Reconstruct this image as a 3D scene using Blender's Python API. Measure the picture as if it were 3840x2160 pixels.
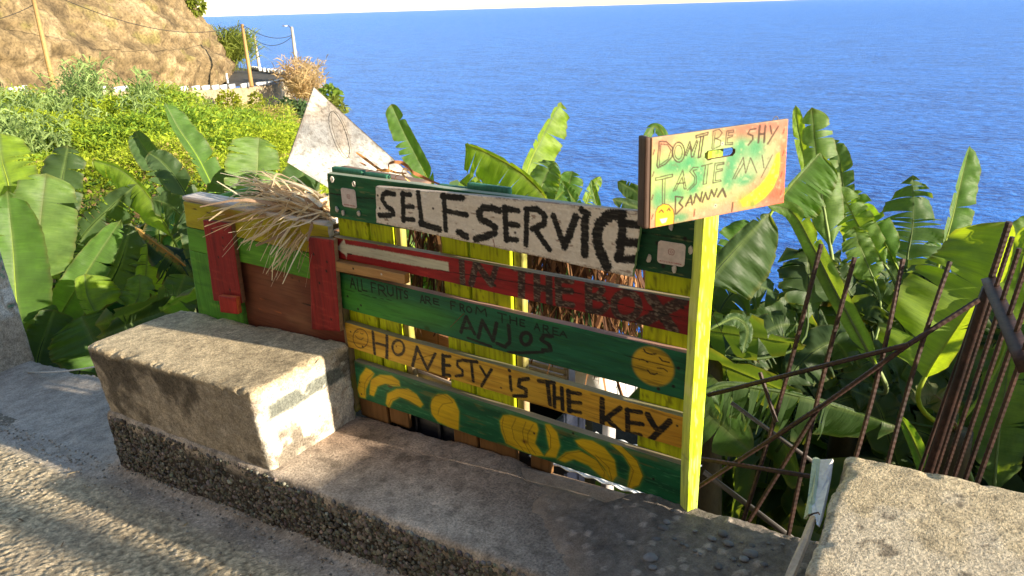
import bpy, bmesh, math, random
import numpy as np
from mathutils import Vector, Matrix

scene = bpy.context.scene
for o in list(bpy.data.objects):
    bpy.data.objects.remove(o)

# ------------------------------------------------------------------ camera
# world: X runs along the roadside wall (towards the sun), Y out to sea, Z up
CAM = np.array((0.5792, -1.7907, 1.6))
CR = np.array((0.8374, 0.5460, -0.0260)); CU = np.array((-0.1820, 0.3232, 0.9287)); CF = np.array((-0.5154, 0.7730, -0.3699))
CR /= np.linalg.norm(CR)
CF -= CR * (CF @ CR); CF /= np.linalg.norm(CF)
CU = np.cross(CR, CF)
FOC, PCX, PCY = 2640.0, 1920.0, 1080.0
cam_data = bpy.data.cameras.new('camera')
cam = bpy.data.objects.new('camera', cam_data)
scene.collection.objects.link(cam)
cam_data.sensor_width = 36.0
cam_data.lens = FOC / 3840.0 * 36.0
cam_data.clip_start = 0.05
cam_data.clip_end = 200000.0
mw = Matrix.Identity(4)
for i in range(3):
    mw[i][0] = CR[i]; mw[i][1] = CU[i]; mw[i][2] = -CF[i]; mw[i][3] = CAM[i]
cam.matrix_world = mw
scene.camera = cam

# ------------------------------------------------------------------ light
SUN_EL, SUN_DELTA = math.radians(16.0), math.radians(3.8)
sun_dir = Vector((math.cos(SUN_EL) * math.cos(SUN_DELTA), math.cos(SUN_EL) * math.sin(SUN_DELTA), math.sin(SUN_EL)))
world = bpy.data.worlds.new('World')
scene.world = world
world.use_nodes = True
wn = world.node_tree
bg = wn.nodes['Background']
sky = wn.nodes.new('ShaderNodeTexSky')
sky.sky_type = 'NISHITA'
sky.sun_disc = False
sky.sun_elevation = SUN_EL
sky.sun_rotation = math.pi / 2 - SUN_DELTA
sky.altitude = 50
sky.air_density = 1.0
sky.dust_density = 0.2
sky.ozone_density = 2.5
bg.inputs['Strength'].default_value = 0.14
wb = wn.nodes.new('ShaderNodeMix'); wb.data_type = 'RGBA'; wb.blend_type = 'MULTIPLY'      # daylight white balance of the whole sky
wb.inputs[0].default_value = 1.0; wb.inputs[7].default_value = (1.0, 0.90, 0.78, 1)
wn.links.new(sky.outputs[0], wb.inputs[6]); wn.links.new(wb.outputs[2], bg.inputs[0])
sd = bpy.data.lights.new('sun', 'SUN')
sd.energy = 5.0
sd.angle = math.radians(0.53)
sd.color = (1.0, 0.86, 0.66)
sun = bpy.data.objects.new('sun', sd)
scene.collection.objects.link(sun)
sun.rotation_mode = 'QUATERNION'
sun.rotation_quaternion = sun_dir.to_track_quat('Z', 'Y')
sun.location = (6, 0, 8)
vs = scene.view_settings
vs.view_transform = 'Standard'; vs.look = 'None'; vs.exposure = 1.5; vs.gamma = 1.0
scene.cycles.max_bounces = 6
scene.cycles.diffuse_bounces = 3
scene.cycles.transmission_bounces = 4
scene.cycles.use_denoising = True

# ------------------------------------------------------------------ projection helpers (photo pixel -> place)
def ray(x, y):
    return CF + CR * ((x - PCX) / FOC) - CU * ((y - PCY) / FOC)
def dp(x, y, d):
    return CAM + ray(x, y) * d
def onY(x, y, Y):
    r = ray(x, y); return CAM + r * ((Y - CAM[1]) / r[1])
def onZ(x, y, Z):
    r = ray(x, y); return CAM + r * ((Z - CAM[2]) / r[2])
def onpl(x, y, p, n):
    r = ray(x, y); return CAM + r * (((np.asarray(p) - CAM) @ n) / (r @ n))

# ------------------------------------------------------------------ numpy noise
def _hash(ix, iy, iz, seed):
    h = (ix.astype(np.int64) * 374761393 + iy.astype(np.int64) * 668265263 + iz.astype(np.int64) * 2147483647 + seed * 974711) & 0xffffffff
    h = ((h ^ (h >> 13)) * 1274126177) & 0xffffffff
    h = ((h ^ (h >> 16)) * 2246822519) & 0xffffffff
    return ((h ^ (h >> 15)) & 0xffffff) / float(0xffffff)
def vnoise(x, y, z=None, seed=0):
    x = np.asarray(x, float); y = np.asarray(y, float)
    z = np.zeros_like(x) if z is None else np.asarray(z, float) + np.zeros_like(x)
    xi, yi, zi = np.floor(x), np.floor(y), np.floor(z)
    fx, fy, fz = x - xi, y - yi, z - zi
    fx, fy, fz = [t * t * (3 - 2 * t) for t in (fx, fy, fz)]
    r = 0
    for a in (0, 1):
        for b in (0, 1):
            for c in (0, 1):
                w = (fx if a else 1 - fx) * (fy if b else 1 - fy) * (fz if c else 1 - fz)
                r = r + w * _hash(xi + a, yi + b, zi + c, seed)
    return r * 2 - 1
def fbm(x, y, z=None, seed=0, oct=4, gain=0.5):
    r, a, f, t = 0, 1.0, 1.0, 0
    for i in range(oct):
        r = r + a * vnoise(np.asarray(x) * f, np.asarray(y) * f, None if z is None else np.asarray(z) * f, seed + i * 17)
        t += a; a *= gain; f *= 2.03
    return r / t
def worley(x, y, seed=0):
    x = np.asarray(x, float); y = np.asarray(y, float)
    xi, yi = np.floor(x), np.floor(y)
    d = np.full(x.shape, 9.0); idv = np.zeros(x.shape)
    for a in (-1, 0, 1):
        for b in (-1, 0, 1):
            cx, cy = xi + a, yi + b; zz = np.zeros_like(cx)
            px = cx + _hash(cx, cy, zz, seed); py = cy + _hash(cx, cy, zz, seed + 5)
            dd = np.hypot(px - x, py - y); m = dd < d
            d = np.where(m, dd, d); idv = np.where(m, _hash(cx, cy, zz, seed + 9), idv)
    return d, idv
def sstep(a, b, x):
    t = np.clip((x - a) / (b - a), 0, 1); return t * t * (3 - 2 * t)
def lin(r, g, b):
    return tuple(((c / 255 + 0.055) / 1.055) ** 2.4 if c / 255 > 0.04045 else c / 255 / 12.92 for c in (r, g, b))
ORD = ['first', 'second', 'third', 'fourth', 'fifth', 'sixth', 'seventh', 'eighth', 'ninth', 'tenth', 'eleventh', 'twelfth', 'thirteenth', 'fourteenth', 'fifteenth', 'sixteenth', 'seventeenth', 'eighteenth', 'nineteenth', 'twentieth'] + ['twenty-' + w for w in ('first', 'second', 'third', 'fourth', 'fifth', 'sixth', 'seventh', 'eighth', 'ninth')]

# ------------------------------------------------------------------ object helpers
def link(o, parent=None):
    scene.collection.objects.link(o)
    if parent is not None:
        o.parent = parent
    return o
def tag(o, label=None, cat=None, group=None, kind=None):
    if label: o['label'] = label
    if cat: o['category'] = cat
    if group: o['group'] = group
    if kind: o['kind'] = kind
    return o
def empty(name, loc, label=None, cat=None, group=None):
    o = bpy.data.objects.new(name, None); o.empty_display_size = 0.1
    link(o); o.location = loc
    return tag(o, label, cat, group)
def rel(parent, V):
    """points given in world coordinates -> parent's local (parents carry a location only)"""
    V = np.asarray(V, float)
    return V if parent is None else V - np.array(root_loc(parent))
def root_loc(o):
    v = Vector((0, 0, 0))
    while o is not None:
        v = v + o.location; o = o.parent
    return v
def mesh(name, V, F, mat, parent=None, smooth=False, col=None, vcol=None, uv=None):
    """V Nx3 array in WORLD coordinates; F list of polygons or an Nx4 / Nx3 array"""
    me = bpy.data.meshes.new(name)
    V = rel(parent, V)
    if isinstance(F, np.ndarray):
        k = F.shape[1]; n = len(F)
        me.vertices.add(len(V)); me.vertices.foreach_set('co', np.ascontiguousarray(V, np.float32).ravel())
        me.loops.add(n * k); me.loops.foreach_set('vertex_index', np.ascontiguousarray(F, np.int32).ravel())
        me.polygons.add(n); me.polygons.foreach_set('loop_start', np.arange(0, n * k, k, dtype=np.int32))
        me.polygons.foreach_set('loop_total', np.full(n, k, np.int32))
        me.update(calc_edges=True)
        lv = F.ravel()
    else:
        me.from_pydata([tuple(v) for v in V], [], F); me.update()
        lv = np.zeros(len(me.loops), np.int32); me.loops.foreach_get('vertex_index', lv)
    if vcol is not None and col is None:
        col = np.asarray(vcol)[lv]
    if col is not None:
        a = me.color_attributes.new('Col', 'FLOAT_COLOR', 'CORNER')
        c4 = np.ones((len(col), 4), np.float32); c4[:, :3] = col
        a.data.foreach_set('color', c4.ravel())
    if uv is not None:
        l = me.uv_layers.new(name='UVMap'); l.data.foreach_set('uv', np.ascontiguousarray(np.asarray(uv)[lv], np.float32).ravel())
    if smooth:
        me.polygons.foreach_set('use_smooth', np.ones(len(me.polygons), bool))
    if mat is not None:
        me.materials.append(mat)
    o = bpy.data.objects.new(name, me)
    return link(o, parent)

def gridbox(size, cells, r=0.003):
    """closed box surface with vertices on a grid; returns V (centred), F, region per face (0 -x,1 +x,2 -y,3 +y,4 -z,5 +z)"""
    s = np.array(size, float) / 2
    n = [max(1, int(round(size[i] / cells[i]))) for i in range(3)]
    Vs, Fs, Rg, base = [], [], [], 0
    for ax in range(3):
        a, b = [(1, 2), (2, 0), (0, 1)][ax]
        ga, gb = np.linspace(-s[a], s[a], n[a] + 1), np.linspace(-s[b], s[b], n[b] + 1)
        A, B = np.meshgrid(ga, gb, indexing='ij')
        for sg in (-1, 1):
            P = np.zeros((A.size, 3)); P[:, a] = A.ravel(); P[:, b] = B.ravel(); P[:, ax] = sg * s[ax]
            I = np.arange(A.size).reshape(A.shape)
            q = np.stack([I[:-1, :-1], I[1:, :-1], I[1:, 1:], I[:-1, 1:]], -1).reshape(-1, 4)
            if sg < 0: q = q[:, ::-1]
            Vs.append(P); Fs.append(q + base); base += A.size
            Rg.append(np.full(len(q), ax * 2 + (sg > 0)))
    V = np.concatenate(Vs); F = np.concatenate(Fs); Rg = np.concatenate(Rg)
    key = np.round(V, 6); _, idx, inv = np.unique(key, axis=0, return_index=True, return_inverse=True)
    V = V[idx]; F = inv.reshape(-1)[F]
    if np.isscalar(r) and r <= 0:
        return V, F, Rg
    rr = np.minimum(r, s.min() * 0.95) if np.isscalar(r) else r
    q = np.clip(V, -(s - rr), s - rr); d = V - q; L = np.linalg.norm(d, axis=1, keepdims=True)
    nz = L[:, 0] > 1e-9
    V = V.copy(); V[nz] = q[nz] + d[nz] / L[nz] * rr
    return V, F, Rg

def tubemesh(P, rad, sides=6, closed_ends=True):
    """tube along points P (Nx3); rad scalar or list"""
    P = np.asarray(P, float); n = len(P)
    rad = np.full(n, rad, float) if np.isscalar(rad) else np.asarray(rad, float)
    T = np.gradient(P, axis=0) if n > 2 else np.repeat((P[1] - P[0])[None], n, 0)
    T /= np.linalg.norm(T, axis=1, keepdims=True) + 1e-12
    ref = np.array((0, 0, 1.0)) if abs(T[0][2]) < 0.9 else np.array((1.0, 0, 0))
    V = []
    a = np.arange(sides) * 2 * math.pi / sides
    for i in range(n):
        x = np.cross(ref, T[i]); x /= np.linalg.norm(x) + 1e-12; y = np.cross(T[i], x)
        V.append(P[i] + rad[i] * (np.cos(a)[:, None] * x + np.sin(a)[:, None] * y))
        ref = y if abs(y @ T[i]) < 0.5 else ref
        ref = -np.cross(x, T[i]) if False else y
    V = np.concatenate(V)
    F = []
    for i in range(n - 1):
        for k in range(sides):
            k2 = (k + 1) % sides
            F.append((i * sides + k, i * sides + k2, (i + 1) * sides + k2, (i + 1) * sides + k))
    if closed_ends:
        F.append(tuple(range(sides))[::-1]); F.append(tuple((n - 1) * sides + k for k in range(sides)))
    return V, F
def joinm(parts):
    V, F, b = [], [], 0
    for v, f in parts:
        V.append(np.asarray(v)); F += [tuple(int(i) + b for i in q) for q in f]; b += len(v)
    return np.concatenate(V), F

# ------------------------------------------------------------------ material helpers
def nmat(name):
    m = bpy.data.materials.new(name); m.use_nodes = True
    nt = m.node_tree; b = nt.nodes['Principled BSDF']
    return m, nt, b
def N(nt, typ, **kw):
    n = nt.nodes.new(typ)
    for k, v in kw.items():
        if k.startswith('i_'):
            n.inputs[int(k[2:]) if k[2:].isdigit() else k[2:].replace('_', ' ')].default_value = v
        else:
            setattr(n, k, v)
    return n
def L(nt, a, b):
    nt.links.new(a, b)
def ramp(nt, fac, stops):
    r = nt.nodes.new('ShaderNodeValToRGB'); e = r.color_ramp.elements
    while len(e) < len(stops): e.new(0.5)
    for i, (p, c) in enumerate(stops):
        e[i].position = p; e[i].color = (*c, 1) if len(c) == 3 else c
    L(nt, fac, r.inputs[0]); return r.outputs[0]
def mixc(nt, fac, a, b, mode='MIX'):
    m = nt.nodes.new('ShaderNodeMix'); m.data_type = 'RGBA'; m.blend_type = mode
    for sock, v in ((m.inputs[0], fac), (m.inputs[6], a), (m.inputs[7], b)):
        if hasattr(v, 'links') or isinstance(v, bpy.types.NodeSocket): L(nt, v, sock)
        else: sock.default_value = v if not isinstance(v, tuple) else ((*v, 1) if len(v) == 3 else v)
    return m.outputs[2]
def noise(nt, vec, scale, detail=4, rough=0.6, dim='3D'):
    n = N(nt, 'ShaderNodeTexNoise'); n.noise_dimensions = dim
    n.inputs['Scale'].default_value = scale; n.inputs['Detail'].default_value = detail; n.inputs['Roughness'].default_value = rough
    if vec is not None: L(nt, vec, n.inputs['Vector'])
    return n.outputs[0]
def mapping(nt, vec, scale=(1, 1, 1)):
    m = N(nt, 'ShaderNodeMapping'); m.inputs['Scale'].default_value = scale
    L(nt, vec, m.inputs[0]); return m.outputs[0]
def bump(nt, b, h, strength, dist=0.01):
    n = N(nt, 'ShaderNodeBump'); n.inputs['Strength'].default_value = strength; n.inputs['Distance'].default_value = dist
    L(nt, h, n.inputs['Height']); L(nt, n.outputs[0], b.inputs['Normal']); return n
def math_(nt, op, a, b=None):
    n = N(nt, 'ShaderNodeMath', operation=op)
    for s, v in ((n.inputs[0], a), (n.inputs[1], b)):
        if v is None: continue
        if isinstance(v, (int, float)): s.default_value = v
        else: L(nt, v, s)
    return n.outputs[0]

def wood_mat(name, grain, rough=0.62, bstr=0.5, var=0.35):
    """painted or bare timber; the colour comes from the brushed-on 'Col' attribute, grain runs along axis `grain`"""
    m, nt, b = nmat(name)
    tc = N(nt, 'ShaderNodeTexCoord').outputs['Object']
    at = N(nt, 'ShaderNodeVertexColor', layer_name='Col').outputs[0]
    s = [90, 90, 90]; s[grain] = 5
    g = noise(nt, mapping(nt, tc, tuple(s)), 1.0, 5, 0.65)
    s2 = [14, 14, 14]; s2[grain] = 3
    g2 = noise(nt, mapping(nt, tc, tuple(s2)), 1.0, 4, 0.6)
    k = ramp(nt, g, [(0.28, (1 - var,) * 3), (0.5, (1, 1, 1)), (0.78, (1.0 + var * 0.35,) * 3)])
    k2 = ramp(nt, g2, [(0.3, (0.78, 0.76, 0.74)), (0.62, (1.08, 1.06, 1.04))])
    c = mixc(nt, 1.0, mixc(nt, 1.0, at, k, 'MULTIPLY'), k2, 'MULTIPLY')
    L(nt, c, b.inputs['Base Color'])
    b.inputs['Roughness'].default_value = rough; b.inputs['Specular IOR Level'].default_value = 0.3
    bump(nt, b, g, bstr, 0.004)
    return m
WOODX, WOODY, WOODZ = wood_mat('timber_x', 0), wood_mat('timber_y', 1), wood_mat('timber_z', 2)

def concrete_mat(name, bs=0.6, fine=260, rough=0.9, spread=0.35):
    m, nt, b = nmat(name)
    tc = N(nt, 'ShaderNodeTexCoord').outputs['Object']
    at = N(nt, 'ShaderNodeVertexColor', layer_name='Col').outputs[0]
    n1 = noise(nt, tc, fine, 4, 0.7); n2 = noise(nt, tc, fine / 5, 5, 0.7)
    k = ramp(nt, n1, [(0.3, (1 - spread,) * 3), (0.55, (1, 1, 1)), (0.75, (1 + spread * 0.6,) * 3)])
    k2 = ramp(nt, n2, [(0.3, (0.72, 0.71, 0.7)), (0.6, (1.08, 1.07, 1.05))])
    L(nt, mixc(nt, 1.0, mixc(nt, 1.0, at, k, 'MULTIPLY'), k2, 'MULTIPLY'), b.inputs['Base Color'])
    b.inputs['Roughness'].default_value = rough; b.inputs['Specular IOR Level'].default_value = 0.2
    bump(nt, b, math_(nt, 'ADD', n1, n2), bs, 0.006)
    return m
CONC = concrete_mat('weathered_concrete', 1.0, 125, 0.9, 0.6)
ROADM = concrete_mat('worn_road_surface', 0.8, 110, 0.9, 0.5)

def plain_mat(name, c, rough=0.6, spec=0.3, metal=0.0, nscale=40, var=0.25, bstr=0.2):
    m, nt, b = nmat(name)
    tc = N(nt, 'ShaderNodeTexCoord').outputs['Object']
    n1 = noise(nt, tc, nscale, 5, 0.65)
    k = ramp(nt, n1, [(0.3, tuple(x * (1 - var) for x in c)), (0.7, tuple(min(1, x * (1 + var * 0.5)) for x in c))])
    L(nt, k, b.inputs['Base Color'])
    b.inputs['Roughness'].default_value = rough; b.inputs['Specular IOR Level'].default_value = spec; b.inputs['Metallic'].default_value = metal
    if bstr: bump(nt, b, n1, bstr, 0.004)
    return m
def attr_mat(name, rough=0.7, spec=0.25, nscale=60, bstr=0.3, trans=0.0, var=0.2):
    m, nt, b = nmat(name)
    tc = N(nt, 'ShaderNodeTexCoord').outputs['Object']
    at = N(nt, 'ShaderNodeVertexColor', layer_name='Col').outputs[0]
    n1 = noise(nt, tc, nscale, 4, 0.65)
    c = mixc(nt, 1.0, at, ramp(nt, n1, [(0.3, (1 - var,) * 3), (0.7, (1 + var * 0.5,) * 3)]), 'MULTIPLY')
    L(nt, c, b.inputs['Base Color'])
    b.inputs['Roughness'].default_value = rough; b.inputs['Specular IOR Level'].default_value = spec
    if bstr: bump(nt, b, n1, bstr, 0.01)
    if trans:
        t = N(nt, 'ShaderNodeBsdfTranslucent'); L(nt, c, t.inputs[0])
        mx = N(nt, 'ShaderNodeMixShader'); mx.inputs[0].default_value = trans
        L(nt, b.outputs[0], mx.inputs[1]); L(nt, t.outputs[0], mx.inputs[2])
        L(nt, mx.outputs[0], nt.nodes['Material Output'].inputs[0])
    return m

# ------------------------------------------------------------------ brush painting on a plane grid
class Paint:
    """colours for points (u,z) of one painted surface: fills, brush strokes, sprayed shapes"""
    def __init__(s, u, z, base, seed=0):
        s.u, s.z, s.seed = u, z, seed
        s.c = np.empty((len(u), 3)); s.c[:] = base
        s.h = np.zeros(len(u))
        s.nr = fbm(u * 260, z * 260, None, seed + 3, 3)
        s.ng = fbm(u * 25, z * 420, None, seed + 8, 3)
    def mix(s, a, col):
        a = np.clip(a, 0, 1)[:, None]; s.c = s.c * (1 - a) + np.array(col) * a
    def dist(s, pts, closed=False):
        pts = [tuple(p) for p in pts]
        if len(pts) == 1: pts = pts * 2
        if closed: pts = pts + [pts[0]]
        d = np.full(len(s.u), 1e9)
        for (x0, y0), (x1, y1) in zip(pts[:-1], pts[1:]):
            dx, dy = x1 - x0, y1 - y0; l2 = dx * dx + dy * dy + 1e-12
            t = np.clip(((s.u - x0) * dx + (s.z - y0) * dy) / l2, 0, 1)
            d = np.minimum(d, np.hypot(s.u - x0 - t * dx, s.z - y0 - t * dy))
        return d
    def stroke(s, pts, w, col, rag=0.25, soft=0.0012, alpha=1.0, dry=0.0):
        d = s.dist(pts) + s.nr * w * rag * 0.5 + s.ng * w * rag * 0.35
        a = sstep(w / 2 + soft, w / 2 - soft, d) * alpha
        if dry: a = a * (1 - dry * sstep(0.0, 0.5, s.ng + 0.35 * s.nr))
        s.mix(a, col); return a
    def inside(s, pts):
        ins = np.zeros(len(s.u), bool); n = len(pts)
        for i in range(n):
            x0, y0 = pts[i]; x1, y1 = pts[(i + 1) % n]
            c = ((y0 > s.z) != (y1 > s.z))
            with np.errstate(divide='ignore', invalid='ignore'):
                xi = (x1 - x0) * (s.z - y0) / (y1 - y0 + 1e-15) + x0
            ins ^= c & (s.u < xi)
        return ins
    def poly(s, pts, col, soft=0.006, alpha=1.0, rag=0.0):
        d = s.dist(pts, True); sd = np.where(s.inside(pts), -d, d) + s.nr * rag
        a = sstep(soft, -soft, sd) * alpha
        s.mix(a, col); return sd
    def ell(s, c, rx, rz, col, soft=0.15, alpha=1.0, tilt=0.0):
        x, y = s.u - c[0], s.z - c[1]; ca, sa = math.cos(tilt), math.sin(tilt)
        q = np.hypot((x * ca + y * sa) / rx, (-x * sa + y * ca) / rz)
        s.mix(sstep(1 + soft, 1 - soft, q) * alpha, col)
    def crack(s, pts, w=0.0018, depth=0.003, col=(0.01, 0.01, 0.008)):
        d = s.dist(pts) + s.nr * w * 0.4; a = sstep(w, w * 0.3, d)
        s.mix(a, col); s.h = s.h + a * depth
    def mottle(s, col, scale=(8, 40), lo=0.1, hi=0.6, alpha=0.5, seed=0):
        n = fbm(s.u * scale[0], s.z * scale[1], None, s.seed + 40 + seed, 4)
        s.mix(sstep(lo, hi, n) * alpha, col)
def ellpts(cx, cy, rx, ry, n=18, tilt=0.0, a0=0.0, a1=2 * math.pi):
    r = []
    for i in range(n + 1):
        a = a0 + (a1 - a0) * i / n; x, y = rx * math.cos(a), ry * math.sin(a)
        r.append((cx + x * math.cos(tilt) - y * math.sin(tilt), cy + x * math.sin(tilt) + y * math.cos(tilt)))
    return r
FONT = {
 'A': [[(0, 0), (.5, 1), (1, 0)], [(.2, .38), (.8, .38)]], 'R': [[(0, 0), (0, 1), (.7, .95), (.85, .75), (.7, .52), (0, .48)], [(.35, .5), (1, 0)]],
 'L': [[(0, 1), (0, 0), (1, 0)]], 'F': [[(0, 0), (0, 1), (1, 1)], [(0, .5), (.8, .5)]], 'U': [[(0, 1), (.05, .2), (.5, 0), (.95, .2), (1, 1)]],
 'I': [[(.5, 0), (.5, 1)]], 'T': [[(0, 1), (1, 1)], [(.5, 1), (.5, 0)]], 'S': [[(1, .9), (.5, 1), (.05, .8), (.2, .55), (.85, .42), (.95, .15), (.5, 0), (0, .1)]],
 'E': [[(1, 1), (0, 1), (0, 0), (1, 0)], [(0, .5), (.8, .5)]], 'O': [[(.5, 1), (.1, .8), (0, .5), (.1, .2), (.5, 0), (.9, .2), (1, .5), (.9, .8), (.5, 1)]],
 'M': [[(0, 0), (.1, 1), (.5, .4), (.9, 1), (1, 0)]], 'N': [[(0, 0), (.05, 1), (.95, 0), (1, 1)]], 'H': [[(0, 0), (0, 1)], [(1, 0), (1, 1)], [(0, .5), (1, .5)]],
 'V': [[(0, 1), (.5, 0), (1, 1)]], 'C': [[(1, .85), (.5, 1), (.05, .7), (.05, .3), (.5, 0), (1, .15)]], 'B': [[(0, 0), (0, 1), (.7, .95), (.8, .72), (.6, .52), (0, .5), (.7, .48), (.95, .25), (.7, .02), (0, 0)]],
 '@': [[(.7, .35), (.4, .3), (.3, .6), (.6, .75), (.7, .35), (1, .4), (.9, .85), (.5, 1), (.1, .8), (0, .4), (.3, .05), (.9, .05)]],
}
# ================================================================== SETTING
SEA_Z = -46.0
def sea():
    m, nt, b = nmat('sea_water')
    tc = N(nt, 'ShaderNodeTexCoord').outputs['Object']
    n1 = noise(nt, mapping(nt, tc, (0.22, 0.42, 1)), 1.0, 6, 0.62)
    n2 = noise(nt, mapping(nt, tc, (0.9, 1.5, 1)), 1.0, 4, 0.6)
    n3 = noise(nt, mapping(nt, tc, (0.0022, 0.0065, 1)), 1.0, 5, 0.65)
    n4 = noise(nt, mapping(nt, tc, (0.03, 0.075, 1)), 1.0, 4, 0.6)
    h = math_(nt, 'ADD', math_(nt, 'ADD', n1, math_(nt, 'MULTIPLY', n2, 0.3)), math_(nt, 'MULTIPLY', math_(nt, 'SUBTRACT', n4, 0.5), 0.5))
    k = ramp(nt, n3, [(0.3, (0.002, 0.050, 0.29)), (0.7, (0.004, 0.086, 0.42))])
    c = mixc(nt, ramp(nt, h, [(0.50, (0, 0, 0)), (0.80, (1, 1, 1))]), k, (0.04, 0.24, 0.80))
    L(nt, c, b.inputs['Base Color'])
    b.inputs['Roughness'].default_value = 0.30
    b.inputs['IOR'].default_value = 1.33
    b.inputs['Specular IOR Level'].default_value = 0.12
    bump(nt, b, h, 1.0, 3.0)
    R = 90000.0
    rings = [60, 400, 2000, 9000, 30000, R]
    V = [(0, 0, SEA_Z)]; F = []
    seg = 64
    for r in rings:
        for k in range(seg):
            a = 2 * math.pi * k / seg; V.append((r * math.cos(a), r * math.sin(a), SEA_Z))
    for k in range(seg):
        F.append((0, 1 + k, 1 + (k + 1) % seg))
    for i in range(len(rings) - 1):
        for k in range(seg):
            a = 1 + i * seg; F.append((a + k, a + seg + k, a + seg + (k + 1) % seg, a + (k + 1) % seg))
    tag(mesh('sea', np.array(V), F, m), kind='structure')
sea()

# ---- the wall, sill and road planes
def sill_z(u): return 0.113 + 0.0855 * u
def road_z(u): return -0.08 + 0.137 * np.maximum(u, -4.9) + 0.075 * (np.minimum(u, -4.9) + 4.9)

def land(x, y):
    x = np.asarray(x, float); y = np.asarray(y, float)
    a = np.maximum(0, -x - 2)
    z = -1.75 - 0.035 * a - 0.10 * np.clip(y, 0, 10) - 0.078 * np.maximum(0, y - 11) + 0.02 * np.maximum(0, x)
    ye = 4.3 + 5.2 * sstep(-2.5, -9.0, x) + 0.83 * np.maximum(0, -x - 13)
    z = z + 0.35 * fbm(x * 0.13, y * 0.13, None, 5, 4)
    z = z + 2.1 * sstep(-20, -37, x) * sstep(30, 17, y)
    out = np.maximum(0, y - ye)
    return z - 1.5 * out - 0.6 * np.minimum(out, 1.5)
def land_hit(px, py, d0=3.0, d1=140.0):
    """first point of the land under a photo pixel"""
    r = ray(px, py); t = d0
    while t < d1:
        p = CAM + r * t
        if p[2] < land(p[0], p[1]): return p, t
        t *= 1.015
    return None, None

GROUND_COL = lambda x, y: None
def ground():
    xs = np.concatenate([-2 - np.geomspace(0.25, 130, 110)[::-1], np.linspace(-2, 12, 70), np.geomspace(12.6, 60, 14)])
    ys = np.concatenate([np.linspace(0.06, 8, 46), 8 + np.geomspace(0.3, 120, 80)])
    X, Y = np.meshgrid(xs, ys, indexing='ij')
    Z = np.maximum(land(X, Y), SEA_Z - 3)
    near = sstep(9, 3, Y) * sstep(-9, -4, X)
    Z = Z + 0.05 * fbm(X * 3, Y * 3, None, 61, 3) * near
    V = np.stack([X, Y, Z], -1).reshape(-1, 3)
    I = np.arange(X.size).reshape(X.shape)
    F = np.stack([I[:-1, :-1], I[1:, :-1], I[1:, 1:], I[:-1, 1:]], -1).reshape(-1, 4)
    n = fbm(X * 0.35, Y * 0.35, None, 71, 4).ravel()[:, None]
    n2 = fbm(X * 1.7, Y * 1.7, None, 72, 4).ravel()[:, None]
    soil = np.array((0.035, 0.026, 0.018)); dry = np.array((0.36, 0.27, 0.10)); grn = np.array((0.26, 0.31, 0.03))  # soil tone lowered to carry the deep shade under the plants
    far = sstep(-6, -14, X).ravel()[:, None]
    c = soil * (1 - far) + far * (dry * sstep(-0.1, 0.5, n) + grn * (1 - sstep(-0.1, 0.5, n)))
    c = c * (1 + 0.35 * n2)
    tag(mesh('ground', V, F, concrete_mat('soil_and_dry_slope', 0.6, 30), smooth=True, vcol=np.clip(c, 0, 1)), kind='structure')
ground()

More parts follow.
